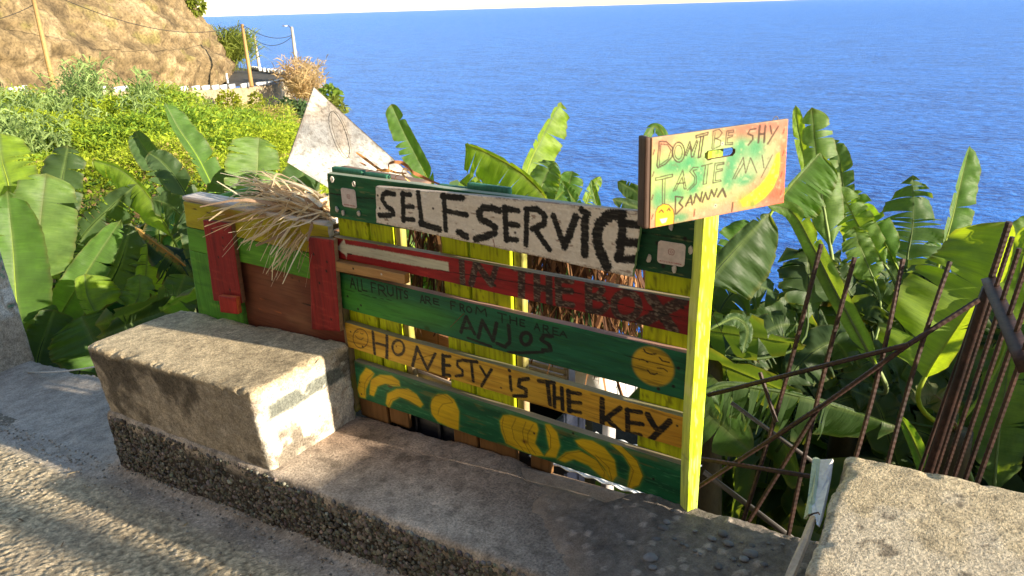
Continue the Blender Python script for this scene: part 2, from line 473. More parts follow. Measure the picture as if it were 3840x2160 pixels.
def road():
    # fine near sheet of rough chip-sealed surface
    us, ws = np.arange(-5.6, 0.6, 0.009), np.arange(-1.55, 0.2, 0.009)
    U, W = np.meshgrid(us, ws, indexing='ij')
    gut = sstep(-0.66, -0.54, W + 0.02 * fbm(U * 4, W * 4, None, 3))      # smoother cement strip at the wall's foot
    d1, i1 = worley(U * 40 + 0.6 * fbm(U * 20, W * 20, None, 91, 2), W * 52, 3); d2, i2 = worley(U * 95, W * 95, 8)
    h = 0.010 * (0.55 - d1) * (i1 > 0.25) + 0.003 * (0.5 - d2) + 0.006 * fbm(U * 9, W * 9, None, 11, 4)
    sm = 0.004 * fbm(U * 14, W * 14, None, 21, 5) + 0.0022 * fbm(U * 70, W * 70, None, 22, 3) + 0.003 * (0.45 - d2) * (i2 > 0.72)
    pat = sstep(0.05, 0.35, fbm(U * 1.3, W * 2.6, None, 33, 4)) * 0.6
    k = np.clip(gut + pat * 0.5, 0, 1)
    Z = road_z(U) + h * (1 - k) + sm * k + 0.03 * sstep(-0.52, -0.44, W) * (U > -2.7)
    edge = 0.15 + 0.035 * fbm(U * 5, U * 0, None, 57, 4)
    Z = np.where((W > edge) & (U < -2.6), Z - 0.25, Z); Z = np.where((W > -0.3) & (U > -2.6), -1.5, Z)
    V = np.stack([U, W, Z], -1).reshape(-1, 3)
    I = np.arange(U.size).reshape(U.shape)
    F = np.stack([I[:-1, :-1], I[1:, :-1], I[1:, 1:], I[:-1, 1:]], -1).reshape(-1, 4)
    ca = np.array((0.68, 0.56, 0.37)); cb = np.array((0.44, 0.37, 0.28)); cg = np.array((0.43, 0.36, 0.295))
    t = i1.ravel()[:, None]
    col = ca * (0.7 + 0.6 * t) * (0.55 + 0.45 * sstep(0.60, 0.44, d1)).reshape(-1, 1) * (0.8 + 0.4 * i2.reshape(-1, 1))
    dust = np.clip(fbm(U * 2.2, W * 2.2, None, 44, 4).ravel()[:, None] * 0.8 + 0.35, 0, 1)
    col = col * (1 - 0.5 * dust) + cb * 0.5 * dust
    kk = k.ravel()[:, None]
    c2 = cg * 1.15 * (1 + 0.35 * fbm(U * 6, W * 6, None, 45, 5).ravel()[:, None])
    wet = sstep(0.1, 0.5, fbm(U * 2.4, W * 5, None, 46, 4)).ravel()[:, None]
    grit = ((i2 > 0.80) * (d2 < 0.35)).reshape(-1, 1); c2 = c2 * (1 + 0.5 * grit) * (1 - 0.22 * wet) * (1 - 0.35 * ((i1 < 0.12) * (d1 < 0.3)).reshape(-1, 1))
    left = sstep(-2.6, -3.0, U).ravel()[:, None] * sstep(-0.75, -0.55, W).ravel()[:, None]
    c2 = c2 * (1 - left) + left * np.array((0.46, 0.42, 0.385)) * (1 + 0.3 * fbm(U * 12, W * 12, None, 47, 4).ravel()[:, None])
    col = col * (1 - kk) + c2 * kk
    r = tag(mesh('road', V, F, ROADM, smooth=True, vcol=np.clip(col, 0, 1)), kind='structure')
    # the rest of the carriageway: towards the camera, uphill and down to the bend
    pts = [(14, -2.9), (6, -2.9), (0.9, -2.9), (-5.6, -2.9), (-14, -2.7), (-24, -0.5), (-33, 4.2), (-42, 11)]
    V, F = [], []
    for i, (x, y) in enumerate(pts):
        q = np.array(pts[min(i + 1, len(pts) - 1)]) - np.array(pts[max(i - 1, 0)]); q /= np.linalg.norm(q); nrm = np.array((-q[1], q[0]))
        for s in (-2.85, 2.5):
            p = np.array((x, y)) - nrm * s
            V.append((p[0], p[1], float(road_z(np.array(x * 1.0))) - 0.03))
        if i: F.append((2 * i - 2, 2 * i, 2 * i + 1, 2 * i - 1))
    sheet = mesh('carriageway', np.array(V), F, ROADM, vcol=np.tile((0.2, 0.18, 0.15), (len(V), 1)))
    tag(sheet, kind='structure')
road()

# ---- roadside wall: low base with pebbledash face, concrete blocks standing on it
def chips(V, size, amp, seed):
    """irregular weathered surface displacement"""
    x, y, z = V[:, 0], V[:, 1], V[:, 2]
    d = np.stack([fbm(x * 9, y * 9, z * 9, seed + i * 31, 4) for i in range(3)], -1)
    f = np.stack([fbm(x * 45, y * 45, z * 45, seed + 7 + i * 31, 3) for i in range(3)], -1)
    return d * amp + f * amp * 0.45
def base_wall():
    x0, x1 = -2.63, 3.2
    V, F, Rg = gridbox((x1 - x0, 0.50, 1.0), (0.012, 0.012, 0.02), 0.018)
    V[:, 0] += (x0 + x1) / 2; V[:, 1] += -0.215                   # Y -0.465 .. 0.035
    V[:, 2] += -0.5
    t = (V[:, 2] + 1.0)                                            # 0 bottom .. 1 top
    front = sstep(-0.40, -0.46, V[:, 1])
    V = V + chips(V, None, 0.008, 3) * np.array((0.4, 1, 1))
    V[:, 2] = (-1.9 + (sill_z(V[:, 0]) + 1.9) * t) + 0.0 * front
    # back edge of the sill is broken, soil heaped at the post
    back = sstep(-0.06, 0.03, V[:, 1]) * sstep(0.8, 1.0, t)
    V[:, 2] -= back * np.clip(fbm(V[:, 0] * 9, V[:, 0] * 0, None, 9, 4) * 0.025 + 0.006, 0, 0.025)
    V[:, 2] -= 0.045 * sstep(-0.10, -0.01, V[:, 1]) * sstep(0.9, 1.0, t) * sstep(-0.60, -0.50, V[:, 0]) * sstep(-0.16, -0.24, V[:, 0])
    x, y = V[:, 0], V[:, 1]
    top = (Rg == 5)
    n = fbm(x * 4, y * 4, V[:, 2] * 4, 13, 5)[:, None]; n2 = fbm(x * 18, y * 18, V[:, 2] * 18, 14, 4)[:, None]
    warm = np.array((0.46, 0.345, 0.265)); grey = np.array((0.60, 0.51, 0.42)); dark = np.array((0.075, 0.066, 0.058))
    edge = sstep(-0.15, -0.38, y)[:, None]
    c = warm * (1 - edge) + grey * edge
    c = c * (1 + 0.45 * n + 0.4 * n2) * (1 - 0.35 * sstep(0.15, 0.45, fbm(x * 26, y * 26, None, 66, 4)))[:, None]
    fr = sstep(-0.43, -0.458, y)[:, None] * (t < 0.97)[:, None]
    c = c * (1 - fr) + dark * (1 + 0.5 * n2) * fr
    dirt = sstep(-0.75, -0.25, x + 0.6 * (y + 0.2) + 0.25 * n[:, 0])[:, None]
    c = c * (1 - dirt * 0.75) + np.array((0.20, 0.175, 0.155)) * dirt * 0.75
    w = empty('base_wall', (-0.5, -0.2, -1.2), 'low concrete base wall with dark pebbledash road face under the painted fence', 'wall')
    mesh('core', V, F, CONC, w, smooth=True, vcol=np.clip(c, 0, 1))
    # pebbledash: individual pebbles set in the road face
    ico_v, ico_f = ico()
    rng = np.random.RandomState(4)
    n = 6200
    pu = rng.uniform(-2.6, 0.25, n); k = rng.uniform(0, 1, n)
    ztop = sill_z(pu) - 0.012 - 0.02 * np.abs(fbm(pu * 5, pu * 0, None, 2, 3)); zbot = road_z(pu) - 0.01
    pz = zbot + (ztop - zbot) * k
    py = -0.466 + 0.008 * fbm(pu * 9, pz * 9, None, 3, 3)
    s = rng.uniform(0.004, 0.0095, n) * (1 + 0.4 * (rng.uniform(0, 1, n) > 0.9))
    sc = np.stack([s * rng.uniform(0.8, 1.5, n), s * 0.8, s * rng.uniform(0.7, 1.2, n)], -1)
    rot = rng.uniform(0, math.pi, n)
    vv = ico_v[None] * sc[:, None]
    ca, sa = np.cos(rot)[:, None], np.sin(rot)[:, None]
    vx = vv[:, :, 0] * ca - vv[:, :, 2] * sa; vz = vv[:, :, 0] * sa + vv[:, :, 2] * ca
    VV = np.stack([vx + pu[:, None], vv[:, :, 1] + py[:, None], vz + pz[:, None]], -1).reshape(-1, 3)
    FF = (ico_f[None] + (np.arange(n) * len(ico_v))[:, None, None]).reshape(-1, 3)
    g = rng.uniform(0.05, 0.24, n) ** 1.0 * (1 + 0.9 * (rng.uniform(0, 1, n) > 0.93)); tint = rng.uniform(0.85, 1.1, (n, 3)) * np.array((1.05, 0.97, 0.82))
    pc = np.repeat((g[:, None] * tint), len(ico_v), 0)
    tag(mesh('pebbledash', VV, FF, attr_mat('pebbles', 0.75, 0.3, 90, 0.2), w, smooth=True, vcol=np.clip(pc, 0, 1)), kind='stuff')
    return w
def ico():
    bm = bmesh.new(); bmesh.ops.create_icosphere(bm, subdivisions=1, radius=1.0)
    v = np.array([p.co[:] for p in bm.verts]); f = np.array([[q.index for q in p.verts] for p in bm.faces]); bm.free()
    return v, f
base_wall()

def concrete_block(x0, x1, y0, y1, zb, zt, label, seed, paintface=None, taper=0.03, cell=0.009):
    """weathered block; zb, zt functions of x"""
    V, F, Rg = gridbox((x1 - x0, y1 - y0, 0.5), (cell, cell, cell), 0.022)
    V += np.array(((x0 + x1) / 2, (y0 + y1) / 2, 0))
    t = V[:, 2] / 0.5 + 0.5
    # rounded, chipped arrises
    fx = np.minimum(V[:, 0] - x0, x1 - V[:, 0]); fy = np.minimum(V[:, 1] - y0, y1 - V[:, 1])
    V = V + chips(V, None, 0.008, seed)
    ch = np.clip(fbm(V[:, 0] * 14, V[:, 1] * 14, V[:, 2] * 14, seed + 5, 3) - 0.05, 0, 1) * sstep(0.05, 0.0, np.minimum(fx, fy)) * sstep(0.8, 1.0, t)
    V[:, 2] = zb(V[:, 0]) + (zt(V[:, 0]) - zb(V[:, 0])) * t - ch * 0.045
    V[:, 1] += (t - 0.5) * -taper * sstep(0.1, -0.1, V[:, 1] - (y0 + y1) / 2)
    x, y, z = V.T
    n = fbm(x * 3.2, y * 3.2, z * 3.2, seed + 11, 5)[:, None]; n2 = fbm(x * 16, y * 16, z * 16, seed + 12, 4)[:, None]; n3 = fbm(x * 60, y * 60, z * 60, seed + 13, 3)[:, None]
    topc = np.array((0.56, 0.46, 0.30)); sidec = np.array((0.54, 0.47, 0.38))
    up = sstep(0.9, 0.99, t)[:, None]
    c = (topc * up + sidec * (1 - up)) * (1 + 0.30 * n + 0.38 * n2 + 0.45 * n3)
    pit = sstep(0.42, 0.6, n3 + 0.25 * n2); c = c * (1 - 0.55 * pit)
    stain = sstep(-0.05, 0.4, n + 0.5 * n2 + 0.3 * (t[:, None] - 0.4))
    c = c * (1 - (1 - up) * stain * 0.72)
    ochre = sstep(0.25, 0.5, -n + 0.3 * n2) * sstep(0.5, 0.1, t)[:, None] * (1 - up)
    c = c * (1 - 0.5 * ochre) + np.array((0.36, 0.25, 0.13)) * 0.5 * ochre
    if paintface: c = paintface(x, y, z, t, n, n2, n3, c)
    return tag(mesh('concrete_block', V, F, CONC, None, smooth=True, vcol=np.clip(c, 0, 1)), label, 'concrete block', 'blocks standing on the roadside wall')
def paint_main(x, y, z, t, n, n2, n3, c):
    f = sstep(-1.47, -1.44, x)[:, None]                 # end face towards the sun: flaking white paint, grey band
    white = np.array((0.78, 0.74, 0.64)); band = np.array((0.20, 0.215, 0.19))
    k = sstep(0.12, -0.02, n2 * 0.7 + n3 * 0.35 + 0.35 * sstep(0.75, 1.0, t)[:, None] + 0.30 * sstep(0.25, 0.08, t)[:, None])
    tt = t[:, None] + 0.04 * n2
    b = sstep(0.60, 0.63, tt) * sstep(0.80, 0.77, tt) * sstep(-0.43, -0.41, y)[:, None] * sstep(0.02, -0.12, n2 + 0.2 * n3 - 0.18)
    cc = c * 1.25 * (1 - k) + white * (1 + 0.12 * n3) * k
    cc = cc * (1 - b) + band * (1 + 0.25 * n3) * b
    # patches of old paint on the road face
    fr = sstep(-0.43, -0.45, y)[:, None] * (t < 0.93)[:, None]
    k2 = sstep(0.10, 0.2, -n - 0.2 * n2) * 0.55
    c = c * (1 - fr * k2) + np.array((0.42, 0.37, 0.30)) * fr * k2
    return c * (1 - f) + cc * f
concrete_block(-2.62, -1.43, -0.462, 0.005, lambda x: sill_z(x) - 0.02, lambda x: sill_z(x) + 0.352,
               'long stained concrete block with sunlit flaking white end beside the painted fence', 21, paint_main)
def paint_right(x, y, z, t, n, n2, n3, c):
    up = sstep(0.9, 0.99, t)[:, None]
    k = sstep(0.0, 0.3, n + 0.5 * n2 + 1.4 * (-0.30 - y[:, None]))
    c = c * (1 - 0.6 * up * k) + np.array((0.60, 0.53, 0.42)) * 0.6 * up * k
    lich = sstep(0.38, 0.5, n2 + 0.35 * n3) * up
    return c * (1 - 0.75 * lich) + np.array((0.12, 0.095, 0.07)) * 0.75 * lich
concrete_block(0.44, 2.3, -0.49, -0.01, lambda x: sill_z(x) - 0.02, lambda x: sill_z(x) + 0.335,
               'pale lichen-spotted concrete block in front of the rusty bars', 35, paint_right)
def paint_left(x, y, z, t, n, n2, n3, c):
    f = sstep(0.42, 0.47, t + 0.02 * n2[:, 0])[:, None]
    k = sstep(0.1, -0.1, n2 * 0.5 + n3 * 0.4)
    c = c * (1 - f * k * 0.9) + np.array((0.84, 0.84, 0.82)) * f * k * 0.9
    g = sstep(0.42, 0.5, n2 + 0.3 * n3) * f
    return c * (1 - 0.7 * g) + np.array((0.05, 0.30, 0.20)) * 0.7 * g
concrete_block(-6.4, -5.06, -0.34, 0.17, lambda x: road_z(x) - 0.08, lambda x: road_z(x) + 0.95,
               'whitewashed concrete block with green paint specks at the frame edge', 47, paint_left)
concrete_block(3.9, 5.6, -0.49, -0.01, lambda x: sill_z(x) - 0.02, lambda x: sill_z(x) + 0.335, 'concrete block further uphill along the roadside wall', 53, None, cell=0.03)

# unseen rock face behind the viewer, added and bulged to bounce warm light; and the utility pole up the road
def bounce_cliff():
    xs = np.concatenate([np.linspace(-60, -14, 30), np.linspace(-13, 14, 90), np.linspace(15, 60, 30)]); hs = np.linspace(0, 1, 40)
    X, H = np.meshgrid(xs, hs, indexing='ij')
    n = fbm(X * 0.35, H * 3, None, 5, 5); n2 = fbm(X * 1.6, H * 12, None, 6, 4)
    yb = -6.4 + 0.0 * X - 0.012 * np.maximum(0, -X - 10) ** 1.0 + 0.2 * np.minimum(0, X + 14) * 0
    Y = yb - H * 5.0 + 2.0 * n + 0.6 * n2
    Z = road_z(X) - 0.6 + H * 15.0
    V = np.stack([X, Y, Z], -1).reshape(-1, 3); I = np.arange(X.size).reshape(X.shape)
    F = np.stack([I[:-1, :-1], I[1:, :-1], I[1:, 1:], I[:-1, 1:]], -1).reshape(-1, 4)
    c = np.array((.58, .43, .26)) * (1 + 0.30 * n.ravel() + 0.25 * n2.ravel())[:, None]
    tag(mesh('bounce_rock_face', V, F, concrete_mat('dry_rock', 0.5, 8), smooth=True, vcol=np.clip(c, 0, 1)), kind='structure')
bounce_cliff()
def street_pole():
    o = empty('utility_pole', (9.6, -0.08, 0.5), 'wooden utility pole up the road whose shadow crosses the carriageway', 'utility pole')
    v, f = tubemesh([(9.6, -0.08, 0.5), (9.6, -0.08, 4.0), (9.6, -0.08, 7.8)], [0.10, 0.085, 0.07], 10); c = np.tile(lin(150, 120, 84), (len(v), 1))
    mesh('shaft', v, f, WOODZ, o, smooth=True, vcol=c)
    bx, bf, _ = gridbox((0.9, 0.07, 0.08), (0.1, 0.1, 0.1), 0.005); mesh('crossarm', bx + np.array((9.6, -0.16, 7.3)), bf, WOODX, o, vcol=np.tile(lin(140, 110, 80), (len(bx), 1)))
street_pole()
# ================================================================== PAINTED FENCE
LIME = lin(186, 202, 16); LIME2 = lin(150, 160, 20); GREEN = lin(28, 92, 58); RED = lin(150, 30, 32); YEL = lin(206, 164, 52); BARE = lin(176, 138, 92)
DKG = lin(22, 70, 48)
def zoomer(x0, y0, k):
    return lambda pts: [(x0 + a * k, y0 + b * k) for a, b in pts]
Z4 = zoomer(1200, 600, 0.3451); Z5 = zoomer(1900, 650, 0.3796); Z6 = zoomer(1240, 1050, 0.621); Z7 = zoomer(1200, 900, 0.3451)
Z8 = zoomer(1900, 1200, 0.5175); ZA = zoomer(1200, 860, 0.1863); ZB = zoomer(1240, 1130, 0.1863); ZC = zoomer(2350, 1050, 0.1863)
ZD = zoomer(2350, 1300, 0.1863); ZE = zoomer(1300, 1330, 0.1863); ZS = zoomer(2380, 400, 0.345)
def ploc(pts, w):
    """photo points -> (u,z) on the plane Y = -w"""
    r = []
    for a, b in pts:
        p = onY(a, b, -w); r.append((p[0], p[2]))
    return r
PXM = 2.45 / FOC                       # metres a photo pixel spans at the fence (about)
def letters(pt, txt, boxes, zf, w, width, col, face, **kw):
    for ch, (x0, y0, x1, y1) in zip(txt, boxes):
        (a, b), = ploc(zf([(x0, y0)]), face); (c, d), = ploc(zf([(x1, y1)]), face)
        for st in FONT[ch]:
            pt.stroke([(a + (c - a) * px, d + (b - d) * py) for px, py in st], width, col, **kw)

fence = empty('painted_fence', (-0.7, 0.0, 0.05), 'hand-painted slat fence of green, red and yellow boards with a bright lime corner post', 'fence')

def plank(name, corners, w, th, painter, side, parent, cell=0.0026, mat=None, label=None, seed=0, endcol=None, bow=0.0):
    """corners: TL,TR,BR,BL as (u,z); front face on plane Y=-w"""
    (a0, b0), (a1, b1), (a2, b2), (a3, b3) = corners
    Lx = max(a1, a2) - min(a0, a3); H = ((b0 - b3) + (b1 - b2)) / 2
    V, F, Rg = gridbox((Lx, th, H), (cell, th / 2, cell), 0.004)
    s = V[:, 0] / Lx + 0.5; t = V[:, 2] / H + 0.5
    u = (a3 + (a2 - a3) * s) * (1 - t) + (a0 + (a1 - a0) * s) * t
    z = (b3 + (b2 - b3) * s) * (1 - t) + (b0 + (b1 - b0) * s) * t
    z = z + 0.0025 * fbm(u * 5, t * 0 + seed, None, seed, 3) * (np.abs(t - 0.5) * 2)
    u = u + 0.0022 * fbm(z * 90, z * 0, None, seed + 4, 3) * sstep(0.97, 1.0, np.abs(s - 0.5) * 2)
    y = V[:, 1]
    front = y < -th / 2 + 0.004
    pt = Paint(u, z, side, seed)
    pt.s, pt.t = s, t
    painter(pt)
    Y = -w + th / 2 + y + pt.h * front + 0.0012 * fbm(u * 8, z * 30, None, seed + 9, 3) + bow * (s - 0.5) ** 2
    W = np.stack([u, Y, z], -1)
    col = pt.c[F.ravel()]
    rg = np.repeat(Rg, 4)
    sc = np.array(side) * (1 + 0.25 * fbm(u * 6, y * 60, None, seed + 6, 3))[:, None]
    ecol = np.array(endcol if endcol is not None else side)
    ec = ecol * (1 + 0.3 * fbm(y * 120, z * 120, None, seed + 7, 3))[:, None]
    col = np.where((rg == 2)[:, None], col, np.where((rg < 2)[:, None], ec[F.ravel()], sc[F.ravel()]))
    o = mesh(name, W, F, mat or WOODX, parent, smooth=False, col=np.clip(col, 0, 1))
    o.data.polygons.foreach_set('use_smooth', np.isin(Rg, [2]))
    if label: o['label'] = label
    return o
def ppx(pts, w): return ploc(pts, w)
TH = 0.03
INK = (0.006, 0.006, 0.007)

def nails(pt, spots, r=0.0035, col=(0.012, 0.011, 0.010)):
    for p in spots: pt.ell(p, r, r, col, 0.4)

def p_top(pt):
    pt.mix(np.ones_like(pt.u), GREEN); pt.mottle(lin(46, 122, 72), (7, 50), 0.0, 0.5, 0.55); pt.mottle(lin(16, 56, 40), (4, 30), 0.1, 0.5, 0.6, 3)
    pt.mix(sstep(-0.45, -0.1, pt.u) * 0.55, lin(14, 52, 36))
    pt.mottle(lin(120, 128, 84), (16, 190), 0.30, 0.5, 0.55, 9)
    pt.mix(sstep(-1.395, -1.44, pt.u + 0.01 * pt.nr) * 0.45, lin(90, 110, 70))
    pt.crack(ppx([(1218, 722), (1260, 729), (1280, 731)], 0), 0.004); pt.crack(ppx([(1340, 742), (1400, 745)], 0), 0.0015)
    pt.crack(ppx([(2400, 872), (2610, 903)], 0), 0.0018)
    nails(pt, ppx([(2352 + 1165 * .1863, 895), (2465, 912), (2487, 998)], 0), 0.006)
    pt.mix(sstep(-0.02, -0.004, pt.u + 0.006 * pt.nr) * 0.5, lin(110, 170, 30))
top_c = ppx([(1225, 648), (2618, 828), (2611, 1051), (1237, 812)], 0)
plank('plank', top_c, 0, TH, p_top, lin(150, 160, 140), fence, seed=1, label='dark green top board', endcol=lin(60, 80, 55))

BURN = lin(58, 46, 42)
def p_red(pt):
    pt.mix(np.ones_like(pt.u), RED); pt.mottle(lin(112, 20, 24), (5, 30), 0.0, 0.5, 0.7); pt.mottle(lin(178, 48, 44), (9, 60), 0.25, 0.6, 0.5, 2)
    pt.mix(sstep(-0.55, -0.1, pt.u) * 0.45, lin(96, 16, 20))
    def burn(pts, w):
        a = pt.stroke(ppx(pts, 0), w, BURN, 0.12, 0.0025, 0.92)
        n = fbm(pt.u * 90, pt.z * 260, None, 77, 3)
        pt.mix(a * sstep(0.12, 0.4, n) * 0.8, lin(128, 112, 98)); pt.mix(a * sstep(0.1, 0.4, -n) * 0.7, lin(26, 20, 20))
    B = lambda z, pts, w: burn(z(pts), w)
    B(Z7, [(1540, 190), (1555, 480)], 0.025); B(Z7, [(1650, 470), (1700, 250)], 0.026); B(Z7, [(1700, 250), (1860, 470)], 0.028); B(Z7, [(1860, 470), (1930, 250)], 0.022)
    B(Z5, [(70, 925), (230, 955)], 0.026); B(Z5, [(150, 950), (150, 1220)], 0.028)
    B(Z5, [(300, 985), (305, 1250)], 0.026); B(Z5, [(420, 1000), (425, 1275)], 0.026); B(Z5, [(300, 1125), (420, 1140)], 0.024)
    B(Z5, [(510, 1030), (520, 1290)], 0.026); B(Z5, [(510, 1040), (640, 1060)], 0.024); B(Z5, [(520, 1150), (640, 1165)], 0.022); B(Z5, [(520, 1280), (650, 1300)], 0.022)
    B(Z5, [(810, 1060), (815, 1360)], 0.026); B(Z5, [(810, 1085), (920, 1100), (955, 1150), (900, 1205), (830, 1215)], 0.020); B(Z5, [(830, 1215), (960, 1245), (995, 1310), (930, 1370), (820, 1355)], 0.020)
    burn(Z5(ellpts(1185, 1305, 125, 128)), 0.024)
    burn([(2439, 1108), (2527, 1240)], 0.036); burn([(2560, 1128), (2400, 1214)], 0.033)
    arrow = [(1264, 931), (1291, 897), (1298, 915), (1400, 932), (1683, 983), (1685, 1018), (1500, 986), (1304, 949), (1301, 970), (1296, 955)]
    pt.poly(ppx(arrow, 0), lin(200, 200, 178), 0.0025, 0.95, 0.0025); pt.mottle(lin(150, 60, 50), (30, 200), 0.45, 0.6, 0.3, 5)
    pt.poly(ppx([(1249, 888), (1330, 893), (1395, 893), (1450, 912), (1440, 921), (1420, 918), (1390, 905), (1320, 900)], 0), lin(190, 190, 30), 0.004, 0.85, 0.003)
    pt.crack(ppx([(1640, 1012), (1900, 1052), (2150, 1095), (2400, 1160), (2598, 1196)], 0), 0.0018)
    pt.crack(ppx([(1304, 951), (1320, 954)], 0), 0.004); nails(pt, ppx([(2562, 1153), (2452, 1145), (2481, 1204), (1858, 1070)], 0), 0.005)
red_c = ppx([(1249, 886), (2604, 1128), (2596, 1261), (1260, 966)], 0)
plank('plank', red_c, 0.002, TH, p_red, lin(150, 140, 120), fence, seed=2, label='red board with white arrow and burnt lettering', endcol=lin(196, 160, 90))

def p_green(pt):
    g = lin(24, 96, 66)
    pt.mix(np.ones_like(pt.u), g); pt.mottle(lin(18, 74, 52), (5, 40), 0.0, 0.5, 0.7); pt.mottle(lin(52, 130, 84), (12, 120), 0.3, 0.6, 0.5, 2)
    lg = lin(70, 148, 40)
    for (x, y, rx, rz, al) in [(1330, 1120, .10, .05, .75), (1480, 1165, .12, .045, .7), (1620, 1190, .10, .04, .55), (1290, 1085, .06, .04, .5), (1400, 1180, .14, .03, .6)]:
        (a, b), = ppx([(x, y)], 0); pt.ell((a, b), rx, rz, lg, 0.9, al)
    pt.mottle(lin(30, 100, 40), (14, 170), 0.15, 0.5, 0.4, 6)
    (a, b), = ppx([(1602, 1232)], 0); pt.ell((a, b), 0.012, 0.009, lin(30, 80, 20), 0.5)
    wd, kw = 0.0058, dict(rag=0.2, alpha=1.0)
    letters(pt, 'ALLFRUITS', [(320, 405, 390, 530), (402, 420, 450, 558), (448, 430, 510, 558), (555, 460, 615, 580), (632, 485, 722, 612), (728, 500, 800, 615), (822, 510, 845, 640), (842, 530, 905, 645), (912, 545, 955, 638)], Z7, 0, wd, lin(8, 18, 15), 0, **kw)
    letters(pt, 'AREFROMTHE', [(1085, 595, 1140, 692), (1145, 610, 1208, 702), (1232, 632, 1295, 708), (1420, 665, 1475, 762), (1520, 690, 1572, 782), (1590, 715, 1650, 797), (1690, 722, 1810, 830), (1930, 790, 2030, 908), (2065, 825, 2140, 922), (2175, 860, 2225, 942)], Z7, 0, wd * .9, lin(8, 18, 15), 0, **kw)
    letters(pt, 'AREA', [(200, 20, 240, 78), (265, 35, 308, 98), (335, 52, 375, 112), (385, 75, 435, 128)], Z8, 0, wd * .8, lin(8, 18, 15), 0, **kw)
    S = lambda z, pts, w: pt.stroke(ppx(z(pts), 0), w, (0.010, 0.013, 0.012), 0.22, dry=0.2)
    S(Z7, [(1530, 1000), (1590, 835), (1680, 1020)], .015); S(Z7, [(1550, 950), (1640, 965)], .011)
    S(Z7, [(1720, 1060), (1765, 875), (1880, 1095), (1920, 905)], .016); S(Z7, [(2050, 930), (2062, 1110), (2010, 1160), (1925, 1125)], .015)
    pt.stroke(ppx(Z8(ellpts(140, 135, 38, 44)), 0), .015, (0.010, 0.013, 0.012), 0.2)
    S(Z8, [(330, 118), (270, 112), (250, 142), (310, 180), (322, 220), (262, 218)], .015)
    S(Z7, [(1605, 1065), (1740, 1115), (1860, 1155)], .010); S(Z8, [(10, 235), (130, 238), (265, 232)], .011)
    (cx, cy), = ppx(ZD([(525, 400)]), 0); (ex, _), = ppx(ZD([(955, 480)]), 0)
    pt.ell((cx, cy), (ex - cx), 0.064, lin(196, 160, 36), 0.09)
    m = np.hypot((pt.u - cx) / 0.075, (pt.z - cy) / 0.062) < 1
    pt.mix(m * sstep(0.25, 0.45, fbm(pt.u * 10, pt.z * 170, None, 91, 2)) * 0.6, lin(88, 74, 20))
    S2 = lambda pts, w: pt.stroke(ppx(ZD(pts), 0), w, lin(40, 26, 22), 0.2)
    S2([(345, 50), (380, 110), (470, 150), (590, 145)], .0048); S2([(660, 215), (720, 290), (860, 320)], .0048); S2([(250, 260), (330, 255), (430, 320)], .0036)
    S2([(620, 430), (740, 440), (820, 500)], .0036); S2([(420, 470), (480, 545), (570, 560), (615, 535)], .0045)
    pt.crack(ppx(ZD([(-60, 170), (500, 320), (990, 430), (1280, 500)]), 0), 0.0013); pt.crack(ppx(Z7([(215, 520), (560, 620), (800, 660)]), 0), 0.0012)
    nails(pt, ppx(ZD([(1040, 435), (940, 800), (640, 850)]), 0), 0.0055); nails(pt, ppx(Z7([(300, 610), (445, 710), (415, 750)]), 0), 0.005)
green_c = ppx([(1265, 1018), (2590, 1328), (2580, 1506), (1284, 1156)], 0)
plank('plank', green_c, 0.0, TH, p_green, lin(168, 134, 122), fence, seed=3, label='green board with black lettering and a yellow moon face', endcol=lin(200, 180, 120))

